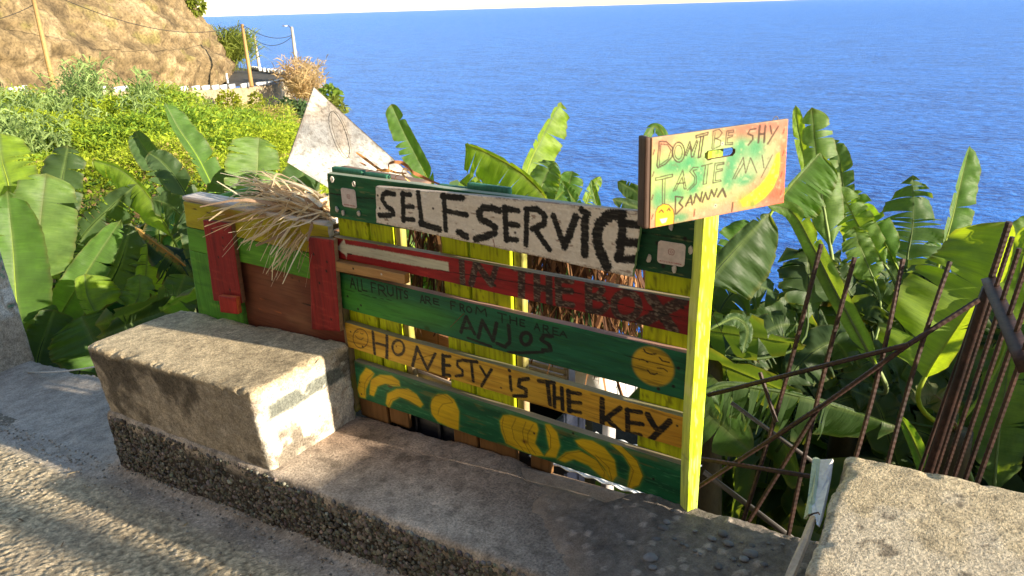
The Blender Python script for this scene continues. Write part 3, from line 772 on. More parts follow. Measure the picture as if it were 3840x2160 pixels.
def p_yellow(pt):
    pt.mix(np.ones_like(pt.u), YEL); pt.mottle(lin(170, 122, 32), (4, 60), 0.0, 0.5, 0.6); pt.mottle(lin(210, 172, 66), (8, 90), 0.2, 0.6, 0.4, 2)
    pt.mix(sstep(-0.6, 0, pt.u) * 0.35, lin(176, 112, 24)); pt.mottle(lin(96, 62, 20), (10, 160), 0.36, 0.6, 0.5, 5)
    ik = (0.022, 0.017, 0.013); dk = (0.006, 0.006, 0.006)
    pt.stroke(ppx(ZB(ellpts(605, 745, 150, 195, tilt=-0.12)), 0), .0034, ik, 0.15)
    for s in ([(490, 600), (525, 622), (560, 612)], [(600, 635), (630, 656), (660, 648)], [(500, 685), (560, 752), (620, 770), (665, 730)]): pt.stroke(ppx(ZB(s), 0), .003, ik, 0.15)
    (a, b), = ppx(ZB([(650, 910)]), 0); pt.ell((a, b), .005, .005, ik, .3)
    B = lambda z, pts, w, c=ik, dry=0.18: pt.stroke(ppx(z(pts), 0), w, c, 0.18, dry=dry)
    B(ZB, [(850, 620), (890, 1050)], .0155); B(ZB, [(1135, 700), (1135, 1150)], .0165); B(ZB, [(920, 840), (1100, 890)], .011)
    B(ZB, ellpts(1365, 930, 118, 150, tilt=-0.1), .0125); B(ZB, [(1650, 1300), (1745, 920)], .015); B(ZB, [(1745, 920), (1950, 1370)], .015); B(ZB, [(1950, 1370), (2110, 1050)], .0125)
    B(Z6, [(680, 455), (682, 575)], .019, dk); B(Z6, [(680, 458), (722, 460)], .014, dk); B(Z6, [(682, 513), (720, 516)], .014, dk); B(Z6, [(682, 570), (722, 576)], .014, dk)
    B(Z6, [(802, 482), (766, 490), (766, 520), (797, 545), (797, 575), (757, 580)], .012, dk); B(Z6, [(810, 486), (885, 494)], .014, dk); B(Z6, [(850, 492), (862, 610)], .014, dk)
    B(Z6, [(905, 522), (938, 575)], .012, dk); B(Z6, [(972, 540), (912, 640)], .013, dk)
    B(Z6, [(1085, 582), (1092, 665)], .013, dk); B(Z6, [(1078, 545), (1082, 548)], .012, dk); B(Z6, [(1195, 596), (1142, 602), (1136, 640), (1182, 660), (1180, 700), (1107, 700)], .015, dk)
    B(Z6, [(1257, 607), (1350, 622)], .016, dk); B(Z6, [(1310, 620), (1326, 750)], .017, dk); B(Z6, [(1350, 642), (1352, 765)], .015, dk); B(Z6, [(1396, 652), (1402, 780)], .016, dk); B(Z6, [(1350, 710), (1400, 716)], .014, dk)
    B(Z6, [(1437, 668), (1442, 792)], .018, dk); B(Z6, [(1432, 675), (1508, 686)], .014, dk); B(Z6, [(1442, 735), (1510, 742)], .014, dk); B(Z6, [(1442, 786), (1510, 800)], .014, dk)
    B(Z6, [(1640, 722), (1641, 880)], .020, dk); B(Z6, [(1750, 772), (1652, 842)], .018, dk); B(Z6, [(1662, 832), (1770, 932)], .018, dk)
    B(Z6, [(1792, 782), (1796, 930)], .018, dk); B(Z6, [(1790, 786), (1874, 798)], .016, dk); B(Z6, [(1796, 857), (1884, 871)], .016, dk); B(Z6, [(1796, 924), (1872, 937)], .016, dk)
    B(Z6, [(1915, 812), (1962, 892)], .021, dk); B(Z6, [(2048, 852), (1932, 965)], .021, dk)
    pt.crack(ppx(ZB([(1720, 1180), (1880, 1120), (2140, 1050)]), 0), .0012); nails(pt, ppx(Z6([(122, 312), (1030, 650), (2093, 880)]), 0), .004); nails(pt, ppx(ZB([(1325, 905)]), 0), .004, lin(120, 70, 30))
yel_c = ppx([(1291, 1208), (2578, 1568), (2575, 1690), (1306, 1303)], 0)
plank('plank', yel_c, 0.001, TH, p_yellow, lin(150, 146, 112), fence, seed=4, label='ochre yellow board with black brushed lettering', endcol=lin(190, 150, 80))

def p_banana(pt):
    g = lin(20, 96, 60); pt.mix(np.ones_like(pt.u), g); pt.mottle(lin(12, 70, 46), (5, 40), 0.0, 0.5, 0.8); pt.mottle(lin(70, 138, 92), (22, 260), 0.34, 0.5, 0.55, 3)
    pt.mix(sstep(0.0, 0.02, pt.z - (0.245 + 0 * pt.u)) * 0.25, lin(120, 150, 110))
    pt.mottle(lin(92, 132, 110), (3, 8), 0.25, 0.5, 0.5, 8)
    yl = lin(206, 170, 20); ye = lin(120, 170, 44)
    S = [[(215, 530), (245, 545), (265, 565), (240, 600), (215, 660), (212, 712), (180, 705), (165, 660), (180, 580)],
         [(235, 690), (245, 600), (300, 572), (370, 577), (415, 610), (420, 640), (380, 640), (330, 625), (285, 640), (262, 700)],
         [(335, 745), (345, 685), (400, 657), (470, 657), (520, 690), (560, 750), (545, 768), (480, 730), (420, 705), (375, 730), (355, 775)],
         [(605, 760), (615, 715), (650, 688), (705, 690), (745, 720), (778, 790), (772, 905), (730, 895), (650, 855), (612, 810)],
         [(1022, 850), (1045, 815), (1090, 815), (1150, 832), (1210, 850), (1245, 865), (1255, 900), (1235, 985), (1290, 1062), (1240, 1060), (1140, 1025), (1060, 985), (1032, 910)],
         [(1298, 870), (1325, 870), (1368, 920), (1386, 1000), (1362, 1072), (1290, 1062), (1322, 1020), (1308, 950)],
         [(1478, 968), (1520, 958), (1585, 970), (1655, 1012), (1715, 1085), (1730, 1180), (1700, 1215), (1655, 1135), (1600, 1072), (1500, 1002)],
         [(1370, 1082), (1420, 1040), (1500, 1028), (1600, 1080), (1662, 1150), (1690, 1212), (1640, 1192), (1560, 1120), (1470, 1080), (1415, 1100)],
         [(1692, 988), (1755, 1000), (1850, 1088), (1886, 1180), (1862, 1240), (1790, 1272), (1802, 1200), (1812, 1130), (1765, 1050)]]
    for s in S: pt.poly(ppx(Z6(s), 0), ye, 0.014, 0.85)
    for s in S: pt.poly(ppx(Z6(s), 0), yl, 0.004, 0.95)
    pt.mottle(lin(176, 120, 16), (9, 60), 0.25, 0.5, 0.18, 6)
    ln = lin(52, 44, 18); k = lambda z, pts: pt.stroke(ppx(z(pts), 0), .0022, ln, 0.1, alpha=0.85)
    k(ZE, [(540, 370), (430, 470), (370, 580), (360, 800)]); k(ZE, [(620, 400), (500, 500), (440, 620), (460, 760), (500, 860)]); k(ZE, [(670, 620), (800, 590), (1050, 610)])
    k(ZE, [(1000, 660), (1150, 680), (1330, 750)]); k(ZE, [(780, 960), (790, 780), (860, 700)]); k(ZE, [(850, 1020), (900, 900), (1050, 850), (1250, 910), (1450, 1040)])
    k(ZE, [(1800, 1350), (1700, 1150), (1690, 950), (1780, 830), (1940, 790), (2060, 860), (2140, 960), (1940, 990), (1870, 1080), (1840, 1200)])
    for s in ([(1045, 830), (1035, 880), (1065, 980)], [(1120, 835), (1095, 890), (1110, 960), (1170, 1035)], [(1180, 855), (1160, 910), (1170, 980), (1210, 1050)], [(1225, 870), (1190, 930), (1195, 990), (1240, 1050)], [(1300, 880), (1330, 940), (1330, 1010), (1290, 1062)],
              [(1480, 975), (1510, 1005), (1600, 1070), (1660, 1150)], [(1375, 1085), (1430, 1045), (1520, 1035), (1610, 1090), (1655, 1160), (1650, 1195)], [(1600, 1055), (1680, 1130), (1700, 1210)], [(1700, 1000), (1780, 1070), (1830, 1150), (1800, 1250)], [(1760, 1000), (1850, 1090), (1888, 1185), (1862, 1240), (1825, 1250)]): k(Z6, s)
    nails(pt, ppx(Z6([(1230, 925), (1170, 975), (1465, 925), (1950, 1200)]), 0), .0045); nails(pt, ppx(ZE([(270, 560), (305, 790)]), 0), .004); pt.ell(ppx(ZE([(880, 640)]), 0)[0], .014, .004, lin(96, 60, 24), .5); pt.ell(ppx(Z6([(1175, 975)]), 0)[0], .012, .009, lin(120, 80, 20), .6, .7)
ban_c = ppx([(1327, 1351), (2570, 1747), (2561, 1899), (1344, 1490)], 0)
plank('plank', ban_c, 0.0015, TH, p_banana, lin(150, 140, 116), fence, seed=5, label='bottom green board with painted bananas', endcol=lin(110, 130, 80))

# white lettered panel screwed on the top board
def p_white(pt):
    pt.mix(np.ones_like(pt.u), lin(226, 216, 202)); pt.mottle(lin(200, 186, 170), (16, 60), 0.1, 0.5, 0.55); pt.mottle(lin(242, 236, 226), (60, 200), 0.15, 0.5, 0.6, 2)
    pt.mottle(lin(120, 84, 62), (26, 90), 0.44, 0.56, 0.7, 4)
    q = np.minimum(pt.t, 1 - pt.t); pt.mix(sstep(0.06, 0.0, q + 0.05 * pt.nr) * sstep(0.0, 0.4, pt.ng + 0.2) * 0.8, lin(110, 76, 56))
    S = lambda z, pts, w: pt.stroke(ppx(z(pts), 0.035), w, INK, 0.30, dry=0.05)
    k = 0.00033
    S(Z4, [(805, 372), (730, 352), (682, 385), (682, 440), (722, 500), (790, 550), (798, 590), (740, 602), (648, 600)], .0200)
    S(Z4, [(900, 358), (906, 655)], .0195); [S(Z4, p, .0165) for p in ([(885, 372), (985, 378)], [(905, 507), (1012, 508)], [(908, 640), (1020, 648)])]
    S(Z4, [(1065, 352), (1108, 700)], .0200); S(Z4, [(1095, 692), (1200, 722), (1300, 752)], .0235)
    S(Z4, [(1345, 378), (1366, 760)], .0205); S(Z4, [(1322, 395), (1550, 412)], .0200); S(Z4, [(1370, 557), (1592, 597)], .0185)
    S(Z4, [(1508, 783), (1588, 828)], .0260)
    S(Z4, [(1948, 552), (1870, 520), (1772, 520), (1727, 570), (1742, 640), (1830, 682), (1902, 732), (1900, 790), (1800, 832), (1692, 860)], .0245)
    S(Z4, [(2010, 515), (2026, 868)], .0215); [S(Z4, p, .0195) for p in ([(2000, 522), (2150, 552)], [(2022, 692), (2150, 712)], [(2024, 852), (2140, 868)])]
    S(Z5, [(200, 352), (190, 700)], .0195); S(Z5, [(192, 358), (300, 352), (380, 420), (370, 500), (250, 552)], .0200); S(Z5, [(272, 542), (340, 640), (422, 752)], .0200)
    S(Z5, [(462, 422), (570, 722)], .0215); S(Z5, [(570, 722), (622, 600), (682, 432)], .0255)
    S(Z5, [(772, 462), (772, 800)], .0265); S(Z5, [(742, 362), (800, 402)], .0230)
    S(Z5, [(1140, 402), (1000, 422), (920, 502), (890, 600), (910, 740), (960, 860), (992, 922)], .0335)
    S(Z5, [(1150, 482), (1112, 840)], .0270); [S(Z5, p, .0255) for p in ([(1130, 485), (1305, 512)], [(1112, 682), (1300, 690)], [(1095, 840), (1278, 856)])]
    nails(pt, ppx(Z4([(628, 385), (650, 525), (1228, 527), (2120, 790)]), 0.035), .0045, lin(60, 40, 30))
    pt.stroke(ppx(Z4([(1880, 860), (1900, 945)]), .035), .003, lin(130, 70, 40), .3)
wp = ppx([(1407, 698), (2411, 790), (2372, 1041), (1410, 836)], 0.035)
plank('sign_panel', wp, 0.035, 0.018, p_white, lin(176, 160, 140), fence, seed=6, mat=attr_mat('white_board_paint', .55, .3, 90, .35, var=.12), label='white panel lettered SELF. SERVICE in black brush strokes', endcol=lin(120, 150, 100))

# lime upright slats behind the boards, their feet left bare brown
def slat(u0, u1, z0, z1, y0, th, seed, col=LIME, foot=None, topc=None, parent=fence, name='slat'):
    V, F, Rg = gridbox((u1 - u0, th, z1 - z0), (0.006, 0.02, 0.012), 0.003)
    V = V + np.array(((u0 + u1) / 2, y0 + th / 2, (z0 + z1) / 2))
    x, y, z = V.T
    V[:, 0] += 0.004 * fbm(z * 4, z * 0 + seed, None, seed, 3) * np.sign(x - (u0 + u1) / 2)
    pt = Paint(x, z, col, seed)
    pt.ng = fbm(x * 300, z * 14, None, seed, 3)
    pt.mix(sstep(0.1, 0.5, fbm(x * 240, z * 9, None, seed + 1, 4)) * 0.6, lin(112, 116, 14)); pt.mix(sstep(0.0, 0.5, fbm(x * 18, z * 7, None, seed + 2, 4)) * 0.6, lin(150, 160, 20)); pt.mix(sstep(0.38, 0.5, fbm(x * 90, z * 30, None, seed + 5, 3)) * 0.6, lin(60, 62, 16))
    if foot is not None: pt.mix(sstep(foot + 0.012, foot - 0.012, z + 0.01 * pt.nr), lin(124, 92, 58))
    if topc is not None: pt.mix(sstep(1.035, 1.04, z), topc)
    return mesh(name, V, F, WOODZ, parent, vcol=np.clip(pt.c, 0, 1))
TEAL = lin(52, 110, 86)
for i, (a, b, z0, z1, f, t) in enumerate([(-1.437, -1.279, -0.02, 1.062, 0.13, TEAL), (-1.268, -1.16, 0.0, 1.058, 0.14, TEAL), (-0.928, -0.815, 0.02, 1.05, 0.16, TEAL),
                                         (-0.805, -0.637, 0.03, 1.068, 0.17, TEAL), (-0.165, 0.0, 0.10, 1.05, None, None), (-0.575, -0.49, 0.03, 0.24, 0.3, None)]):
    slat(a, b, z0, z1, 0.031, 0.022, 20 + i, foot=f, topc=t)
# slim pale edge battens beside the slats
for i, (a, b) in enumerate([(-1.157, -1.128), (-0.634, -0.602)]):
    slat(a, b, 0.1, 1.03, 0.045, 0.03, 40 + i, col=lin(168, 150, 116), name='batten')
slat(-1.463, -1.444, 0.0, 0.80, 0.012, 0.05, 47, col=lin(150, 132, 100), name='batten')

# loose bare lath across the joint with the box
def p_lath(pt):
    pt.mix(np.ones_like(pt.u), lin(178, 138, 88)); pt.mottle(lin(150, 106, 62), (6, 120), 0.0, 0.5, 0.6)
    nails(pt, ppx(ZA([(670, 790)]), .03), .0045); pt.ell(ppx(ZA([(38, 688)]), .03)[0], .004, .004, lin(200, 200, 195), .4); pt.ell(ppx(ZA([(1235, 905)]), .03)[0], .004, .004, lin(200, 200, 195), .4)
lc = ppx([(1178, 962), (1518, 1029), (1519, 1067), (1180, 1000)], 0.03)
plank('lath', lc, 0.03, 0.028, p_lath, lin(150, 110, 66), fence, seed=9, endcol=lin(180, 128, 60))

# lime corner post, turned so that one face looks to the sun
FN = np.array((0.76, -0.65, 0.0)); FN /= np.linalg.norm(FN); FT = np.array((0.65, 0.76, 0.0)); FT /= np.linalg.norm(FT)
def post():
    wd, dpth, z0, z1 = 0.048, 0.046, 0.02, 1.27
    V, F, Rg = gridbox((wd, dpth, z1 - z0), (0.004, 0.008, 0.008), 0.006)
    x, y, z = V.T; z = z + (z0 + z1) / 2
    base = np.array((0.042, -0.004, 0))
    n = fbm(x * 160, z * 7, y * 160, 3, 4)
    r = fbm(z * 3, z * 0, None, 8, 3) * 0.003
    xs = x * (0.78 + 0.22 * sstep(0.05, 0.45, z)) - 0.005 - 0.018 * z
    W = base + np.outer(xs + r, FT) + np.outer(-y, FN) + np.outer(np.ones_like(x), FN) * -0.012
    W[:, 2] = z
    W += np.outer(0.0016 * n, FN)
    pt = Paint(x, z, lin(205, 232, 30), 3)
    pt.mix(sstep(0.0, 0.4, fbm(x * 30, z * 5, None, 5, 4)) * 0.8, lin(186, 222, 92))
    pt.mix(sstep(0.5, 0.1, z) * sstep(-0.2, 0.3, fbm(x * 90, z * 6, None, 6, 3)) * 0.8, lin(196, 214, 130))
    pt.mix(sstep(0.18, 0.40, n) * 0.75, lin(96, 140, 30)); pt.mix(sstep(0.25, 0.45, fbm(x * 260, z * 16, None, 16, 3)) * 0.5, lin(232, 236, 150)); pt.mix(sstep(0.42, 0.52, fbm(x * 60, z * 24, None, 26, 4)) * 0.8, lin(120, 150, 60))
    pt.mix(sstep(-0.018, -0.028, x) * 0.55, lin(222, 206, 140))
    mesh('post', W, F, WOODZ, fence, vcol=np.clip(pt.c, 0, 1))
    # rough pale strips between board ends and post
    for k, (za, zb, u0) in enumerate([(0.87, 1.05, 0.004), (0.70, 0.83, 0.004), (0.49, 0.66, 0.006), (0.32, 0.47, 0.012), (0.11, 0.30, 0.012)]):
        V, F, Rg = gridbox((0.014, 0.024, zb - za), (0.004, 0.006, 0.006), 0.003)
        V += np.array((u0 + 0.009, -0.004, (za + zb) / 2))
        V[:, 0] += 0.003 * fbm(V[:, 2] * 60, V[:, 1] * 60, None, k, 3)
        c = np.array(lin(206, 186, 122)) * (1 + 0.35 * fbm(V[:, 2] * 90, V[:, 1] * 200, None, k + 3, 3))[:, None]
        mesh('splinter_strip', V, F, WOODZ, fence, vcol=np.clip(c, 0, 1))
post()

# stickers on the top board with small paper tabs around them
def sticker(tl, br, w, parent, seed, label):
    (a, b), = ppx([tl], w); (c, d), = ppx([br], w)
    W_, H_ = c - a, b - d
    V, F, Rg = gridbox((W_, 0.0016, H_), (0.0016, 0.0016, 0.0016), 0.0)
    x, y, z = V.T
    # rounded corners
    r = 0.010; q = np.clip(np.stack([x, z], -1), (-(W_ / 2 - r), -(H_ / 2 - r)), (W_ / 2 - r, H_ / 2 - r)); dd = np.stack([x, z], -1) - q
    l = np.maximum(np.abs(dd).max(1), 1e-9); e = np.linalg.norm(dd, axis=1); k = np.where(e > 1e-9, l / np.maximum(e, 1e-9), 1)
    x = q[:, 0] + dd[:, 0] * k; z = q[:, 1] + dd[:, 1] * k
    pt = Paint(x, z, lin(214, 200, 196), seed)
    pt.mottle(lin(190, 172, 160), (30, 30), 0.2, 0.6, 0.4)
    cr = lin(150, 84, 70)
    s = W_ * 0.10; cx, cy = 0.0, H_ * 0.08
    sq = [(cx - s, cy - s * .6), (cx - s, cy + s * .6), (cx - s * .6, cy + s), (cx + s * .6, cy + s), (cx + s, cy + s * .6), (cx + s, cy - s * .6), (cx + s * .6, cy - s), (cx - s * .6, cy - s), (cx - s, cy - s * .6)]
    pt.stroke(sq, .0018, cr, 0.0); pt.stroke(ellpts(cx, cy, s * .45, s * .45, 10), .0016, cr, 0.0)
    t = '@SELFSERVICEBANANA'; tw = W_ * 0.80 / len(t)
    for i, ch in enumerate(t):
        x0 = -W_ * 0.40 + i * tw
        for st in FONT[ch]: pt.stroke([(x0 + tw * .8 * p, -H_ * .42 + H_ * .055 * q2) for p, q2 in st], .0009, lin(160, 60, 50), 0.0, 0.0006)
    P = np.stack([x + (a + c) / 2, y - w - 0.001, z + (b + d) / 2], -1)
    o = mesh('sticker', P, F, attr_mat('sticker_paper_%d' % seed, 0.4, 0.4, 50, 0.05), parent, vcol=np.clip(pt.c, 0, 1)); o['label'] = label
sticker((1278, 703), (1340, 782), 0.0, fence, 61, 'white rounded sticker at the far end of the top board')
sticker((2469, 900), (2567, 1002), 0.0, fence, 62, 'white rounded sticker beside the corner post')
def tab(x, y, seed, s=0.011):
    p = onY(x, y, -0.004); rr = random.Random(seed)
    n = 7; pts = [(math.cos(i * 2 * math.pi / n) * s * rr.uniform(.45, .8), math.sin(i * 2 * math.pi / n) * s * rr.uniform(.8, 1.4)) for i in range(n)]
    V = [(p[0] + a, -0.0022, p[2] + b) for a, b in pts] + [(p[0] + a, -0.0055 - rr.uniform(0, .004), p[2] + b) for a, b in pts]
    F = [tuple(range(n, 2 * n))[::-1]] + [(i, (i + 1) % n, n + (i + 1) % n, n + i) for i in range(n)]
    mesh('paper_tab', np.array(V), F, TABM, fence)
TABM = plain_mat('torn_paper', (0.55, 0.50, 0.44), 0.7, 0.2, 0, 90)
for i, (x, y) in enumerate([(1247, 672), (1329, 691), (1264, 786), (1287, 797), (1347, 801), (2434, 971), (2591, 937), (2516, 849), (2530, 1008)]): tab(x, y, i)
# ================================================================== SIGN ON THE POST
SP = np.array((0.042, -0.004, 0.0)) + FN * 0.026
def splane(pts):
    r = []
    for a, b in pts:
        q = onpl(a, b, SP, FN); r.append(((q - SP) @ FT, q[2]))
    return r
def shy_sign():
    tl, tr, br, bl = splane([(2440, 516), (2951, 445), (2934, 759), (2432, 855)])
    W_, H_, th, cell = 0.39, 0.232, 0.012, 0.0021
    sg = empty('painted_sign', tuple(SP + FT * (-0.02) + np.array((0, 0, 1.1))), 'pink and green sprayed sign board with handle slot nailed to the lime post', 'sign')
    V, F, Rg = gridbox((W_, th, H_), (cell, th, cell), 0.001)
    s = V[:, 0] / W_ + 0.5; t = V[:, 2] / H_ + 0.5; yd = V[:, 1]
    u = (bl[0] + (br[0] - bl[0]) * s) * (1 - t) + (tl[0] + (tr[0] - tl[0]) * s) * t
    z = (bl[1] + (br[1] - bl[1]) * s) * (1 - t) + (tl[1] + (tr[1] - tl[1]) * s) * t
    slot = splane(ZS([(745, 540), (752, 500), (790, 470), (1000, 441), (1050, 437), (1080, 460), (1078, 500), (1050, 530), (850, 563), (780, 580)]))
    pt = Paint(u, z, lin(196, 178, 130), 5)
    E_ = lambda x, y, rx, rz, c, al, so=0.9: pt.ell(splane(ZS([(x, y)]))[0], rx, rz, c, so, al)
    pt.mix(np.ones_like(u), lin(212, 148, 118))
    E_(600, 720, .17, .085, lin(176, 200, 120), 0.95, 0.6); E_(900, 560, .16, .07, lin(170, 196, 124), 0.85, 0.7); E_(1200, 620, .09, .07, lin(150, 170, 130), 0.8, 0.7)
    for (x, y, rx, rz) in [(590, 590, .016, .020), (690, 740, .017, .035), (1000, 780, .016, .028), (1040, 590, .016, .028), (1140, 420, .016, .03), (1300, 440, .024, .026), (430, 960, .03, .022), (1190, 790, .03, .014), (240, 1000, .018, .03), (620, 890, .014, .016), (420, 640, .05, .02), (480, 1200, .03, .014)]:
        E_(x, y, rx, rz, lin(62, 152, 102), 0.85, 0.8)
    E_(1500, 980, .07, .055, lin(226, 92, 66), 0.9, 0.7); E_(1590, 620, .022, .08, lin(228, 110, 76), 0.85, 0.7); E_(1250, 230, .10, .022, lin(170, 92, 84), 0.75, 0.8); E_(1130, 1130, .10, .025, lin(196, 150, 124), 0.8, 0.8)
    E_(300, 370, .03, .03, lin(226, 128, 112), 0.6, 0.9)
    ban = splane(ZS([(1555, 495), (1562, 600), (1542, 750), (1485, 880), (1400, 980), (1290, 1060), (1160, 1078), (1130, 1015), (1250, 935), (1350, 850), (1440, 730), (1500, 600), (1525, 515)]))
    pt.poly(ban, lin(150, 176, 40), 0.010, 0.9); pt.poly([(a, b) for a, b in ban], lin(228, 212, 24), 0.003, 0.95)
    E_(1200, 1020, .03, .02, lin(186, 160, 50), 0.7, 0.9); E_(1265, 1050, .008, .009, lin(110, 140, 60), 0.7, 0.6)
    pt.mottle(lin(236, 214, 170), (90, 90), 0.2, 0.6, 0.25); pt.mottle(lin(120, 96, 76), (70, 70), 0.4, 0.6, 0.3, 4)
    ik = lin(70, 44, 28)
    def S(pts, w=.0022, c=ik, al=0.9): pt.stroke(splane(ZS(pts)), w * 1.25, c, 0.15, 0.0008, al)
    S([(230, 640), (255, 375), (330, 375), (400, 440), (395, 540), (320, 620), (240, 660), (228, 620)], .003); S([(270, 400), (345, 410), (382, 470), (350, 565), (255, 635), (270, 400)])
    S(ellpts(465, 490, 65, 108), .003); S(ellpts(463, 490, 42, 76)); S([(530, 530), (585, 372), (612, 480), (660, 362)], .003); S([(550, 525), (590, 420), (605, 545), (625, 535), (672, 375)], .003)
    S([(650, 312), (785, 275), (780, 300), (655, 336), (650, 312)], .0028); S([(705, 322), (675, 550), (702, 540), (735, 315)], .0035)
    S([(840, 262), (825, 450)]); S([(840, 262), (905, 240), (937, 280), (905, 328), (862, 342), (922, 362), (918, 420), (830, 460)]); S([(860, 280), (845, 440)])
    S([(985, 262), (970, 412), (1050, 405), (1052, 385), (990, 390), (995, 335), (1045, 322), (1050, 305), (1000, 310), (1005, 280), (1060, 272), (1060, 250), (985, 262)])
    S([(1302, 235), (1240, 245), (1215, 290), (1270, 312), (1270, 350), (1220, 412)], .0036); S([(1345, 205), (1328, 385)], .005); S([(1405, 205), (1390, 380)], .005); S([(1340, 295), (1400, 290)], .004)
    S([(1458, 205), (1472, 290)], .004); S([(1545, 212), (1430, 400)], .004)
    S([(215, 770), (400, 728), (397, 758), (215, 797), (215, 770)]); S([(290, 785), (288, 1050)]); S([(318, 778), (312, 1050)])
    S([(405, 915), (510, 682), (547, 890), (525, 888), (505, 760), (425, 910)]); S([(450, 832), (530, 820)]); S([(675, 655), (622, 655), (585, 700), (640, 765), (630, 830), (560, 902)]); S([(660, 680), (620, 690), (660, 760), (655, 830), (585, 900)])
    S([(712, 642), (830, 610)]); S([(757, 640), (730, 840), (765, 832), (785, 632)]); S([(860, 610), (835, 825), (925, 805), (920, 790), (862, 800), (870, 705), (940, 688), (940, 670), (875, 680), (882, 630), (955, 618), (955, 600), (860, 610)])
    S([(1052, 780), (1165, 545), (1192, 720), (1245, 550), (1312, 712)]); S([(1075, 778), (1170, 610)]); S([(1370, 525), (1390, 660)]); S([(1482, 520), (1360, 765)])
    S([(430, 970), (430, 1160)], .0035); S([(430, 970), (512, 980), (470, 1042), (512, 1085), (440, 1160)], .0035); S([(540, 1075), (597, 960), (612, 1060)], .004); S([(560, 1040), (608, 1030)], .003)
    S([(630, 1040), (652, 942), (700, 1020), (720, 922)], .004); S([(722, 1030), (757, 930), (777, 1000)], .004); S([(790, 1000), (822, 900), (850, 970), (880, 890)], .004); S([(890, 970), (942, 885), (975, 970)], .005)
    face = splane(ZS([(210, 1300), (212, 1150), (240, 1085), (300, 1050), (360, 1062), (405, 1110), (418, 1180), (410, 1265)]))
    pt.poly(face, lin(236, 184, 40), 0.0015, 1.0); pt.stroke(face, .0022, ik, 0.1)
    S([(255, 1140), (278, 1115), (300, 1140)], .003); S([(340, 1125), (360, 1098), (372, 1125)], .003); pt.poly(splane(ZS([(260, 1215), (345, 1200), (325, 1250), (285, 1262)])), lin(232, 226, 210), 0.001)
    for p in [(940, 398), (865, 1070)]: E_(p[0], p[1], .0045, .0045, lin(200, 196, 180), 1, 0.3); E_(p[0], p[1], .0018, .0018, lin(60, 50, 40), 1, 0.3)
    S([(640, 1110), (630, 1185)], .003, lin(110, 60, 40)); S([(1052, 1040), (1042, 1130)], .004, lin(96, 60, 40))
    for (x, y) in [(195, 490), (188, 730), (180, 980), (180, 1190), (1605, 260), (1600, 500), (1580, 730), (1575, 930)]: S([(x - 8, y + 25), (x + 8, y - 25)], .0028, lin(110, 66, 50))
    pt.c = np.clip(pt.c, 0, 1) ** 1.06 * 0.76
    # cut the handle slot
    cen = np.stack([u[F].mean(1), z[F].mean(1)], -1)
    q = Paint(cen[:, 0], cen[:, 1], (0, 0, 0)); ins = q.inside(slot) & np.isin(Rg, [2, 3])
    F2 = F[~ins]; Rg2 = Rg[~ins]
    P = SP + np.outer(u, FT) + np.outer(-yd, FN); P[:, 2] = z
    rg = np.repeat(Rg2, 4); col = np.where((rg == 2)[:, None], pt.c[F2.ravel()], np.array(lin(176, 150, 120)))
    mesh('board', P, F2, attr_mat('sprayed_board', 0.6, 0.3, 60, 0.15, var=0.12), sg, col=np.clip(col, 0, 1))
    n = len(slot); sv = []
    for yy in (th / 2, -th / 2):
        for a, b in slot:
            p = SP + FT * a + FN * yy; p[2] = b; sv.append(p)
    mesh('slot_edge', np.array(sv), [(i, (i + 1) % n, n + (i + 1) % n, n + i) for i in range(n)], plain_mat('slot_wood', lin(120, 86, 60), 0.8), sg)
    # dark side cheek of the former crate
    V, F, Rg = gridbox((0.014, 0.040, 0.25), (0.007, 0.006, 0.006), 0.003)
    a0, b0 = splane([(2438, 516)])[0]; a1, b1 = splane([(2431, 858)])[0]
    t = V[:, 2] / 0.25 + 0.5
    P = SP + np.outer(V[:, 0] - 0.008 + a1 + (a0 - a1) * t, FT) + np.outer(-(V[:, 1] + 0.020 - th / 2), FN)
    P[:, 2] = b1 + (b0 - b1) * t + 0.002
    c = np.array(lin(78, 60, 50)) * (1 + 0.5 * fbm(V[:, 1] * 40, P[:, 2] * 12, None, 4, 4))[:, None]
    mesh('side_cheek', P, F, WOODZ, sg, vcol=np.clip(c, 0, 1))
    for zz in (0.25, 0.45):
        pass
    hook = [SP + FT * (tr[0] - 0.03 + 0.008 * math.cos(a)) + FN * -0.004 + np.array((0, 0, tr[1] - 0.004 + 0.011 * math.sin(a))) for a in np.linspace(0, math.pi, 7)]
    v, f = tubemesh(hook, 0.0012, 5); mesh('hanging_hook', v, f, plain_mat('hook_steel', (0.25, 0.22, 0.2), 0.5, 0.5, 0.6), sg)
shy_sign()

# ================================================================== GREEN BOX BEHIND THE BLOCK
box = empty('fruit_box', (-1.9, 0.15, 0.25), 'lime and green wooden fruit box with red battens behind the concrete block', 'box')
def col_p(c, c2, c3=None, sc=(6, 40)):
    def f(pt):
        pt.mix(np.ones_like(pt.u), c); pt.mottle(c2, sc, 0.0, 0.5, 0.7)
        if c3: pt.mottle(c3, (10, 80), 0.2, 0.6, 0.5, 3)
    return f
def p_boxlime(pt):
    col_p(lin(176, 170, 38), lin(150, 128, 34), lin(190, 190, 60))(pt)
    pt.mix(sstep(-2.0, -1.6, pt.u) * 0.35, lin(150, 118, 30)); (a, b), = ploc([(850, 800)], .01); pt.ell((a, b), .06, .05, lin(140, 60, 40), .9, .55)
    pt.crack(ploc([(700, 775), (790, 800), (850, 812)], .01), .0014)
plank('plank', [(-2.385, .826), (-1.45, .838), (-1.45, .712), (-2.40, .702)], 0.012, 0.03, p_boxlime, lin(196, 186, 170), box, seed=11, cell=0.006)
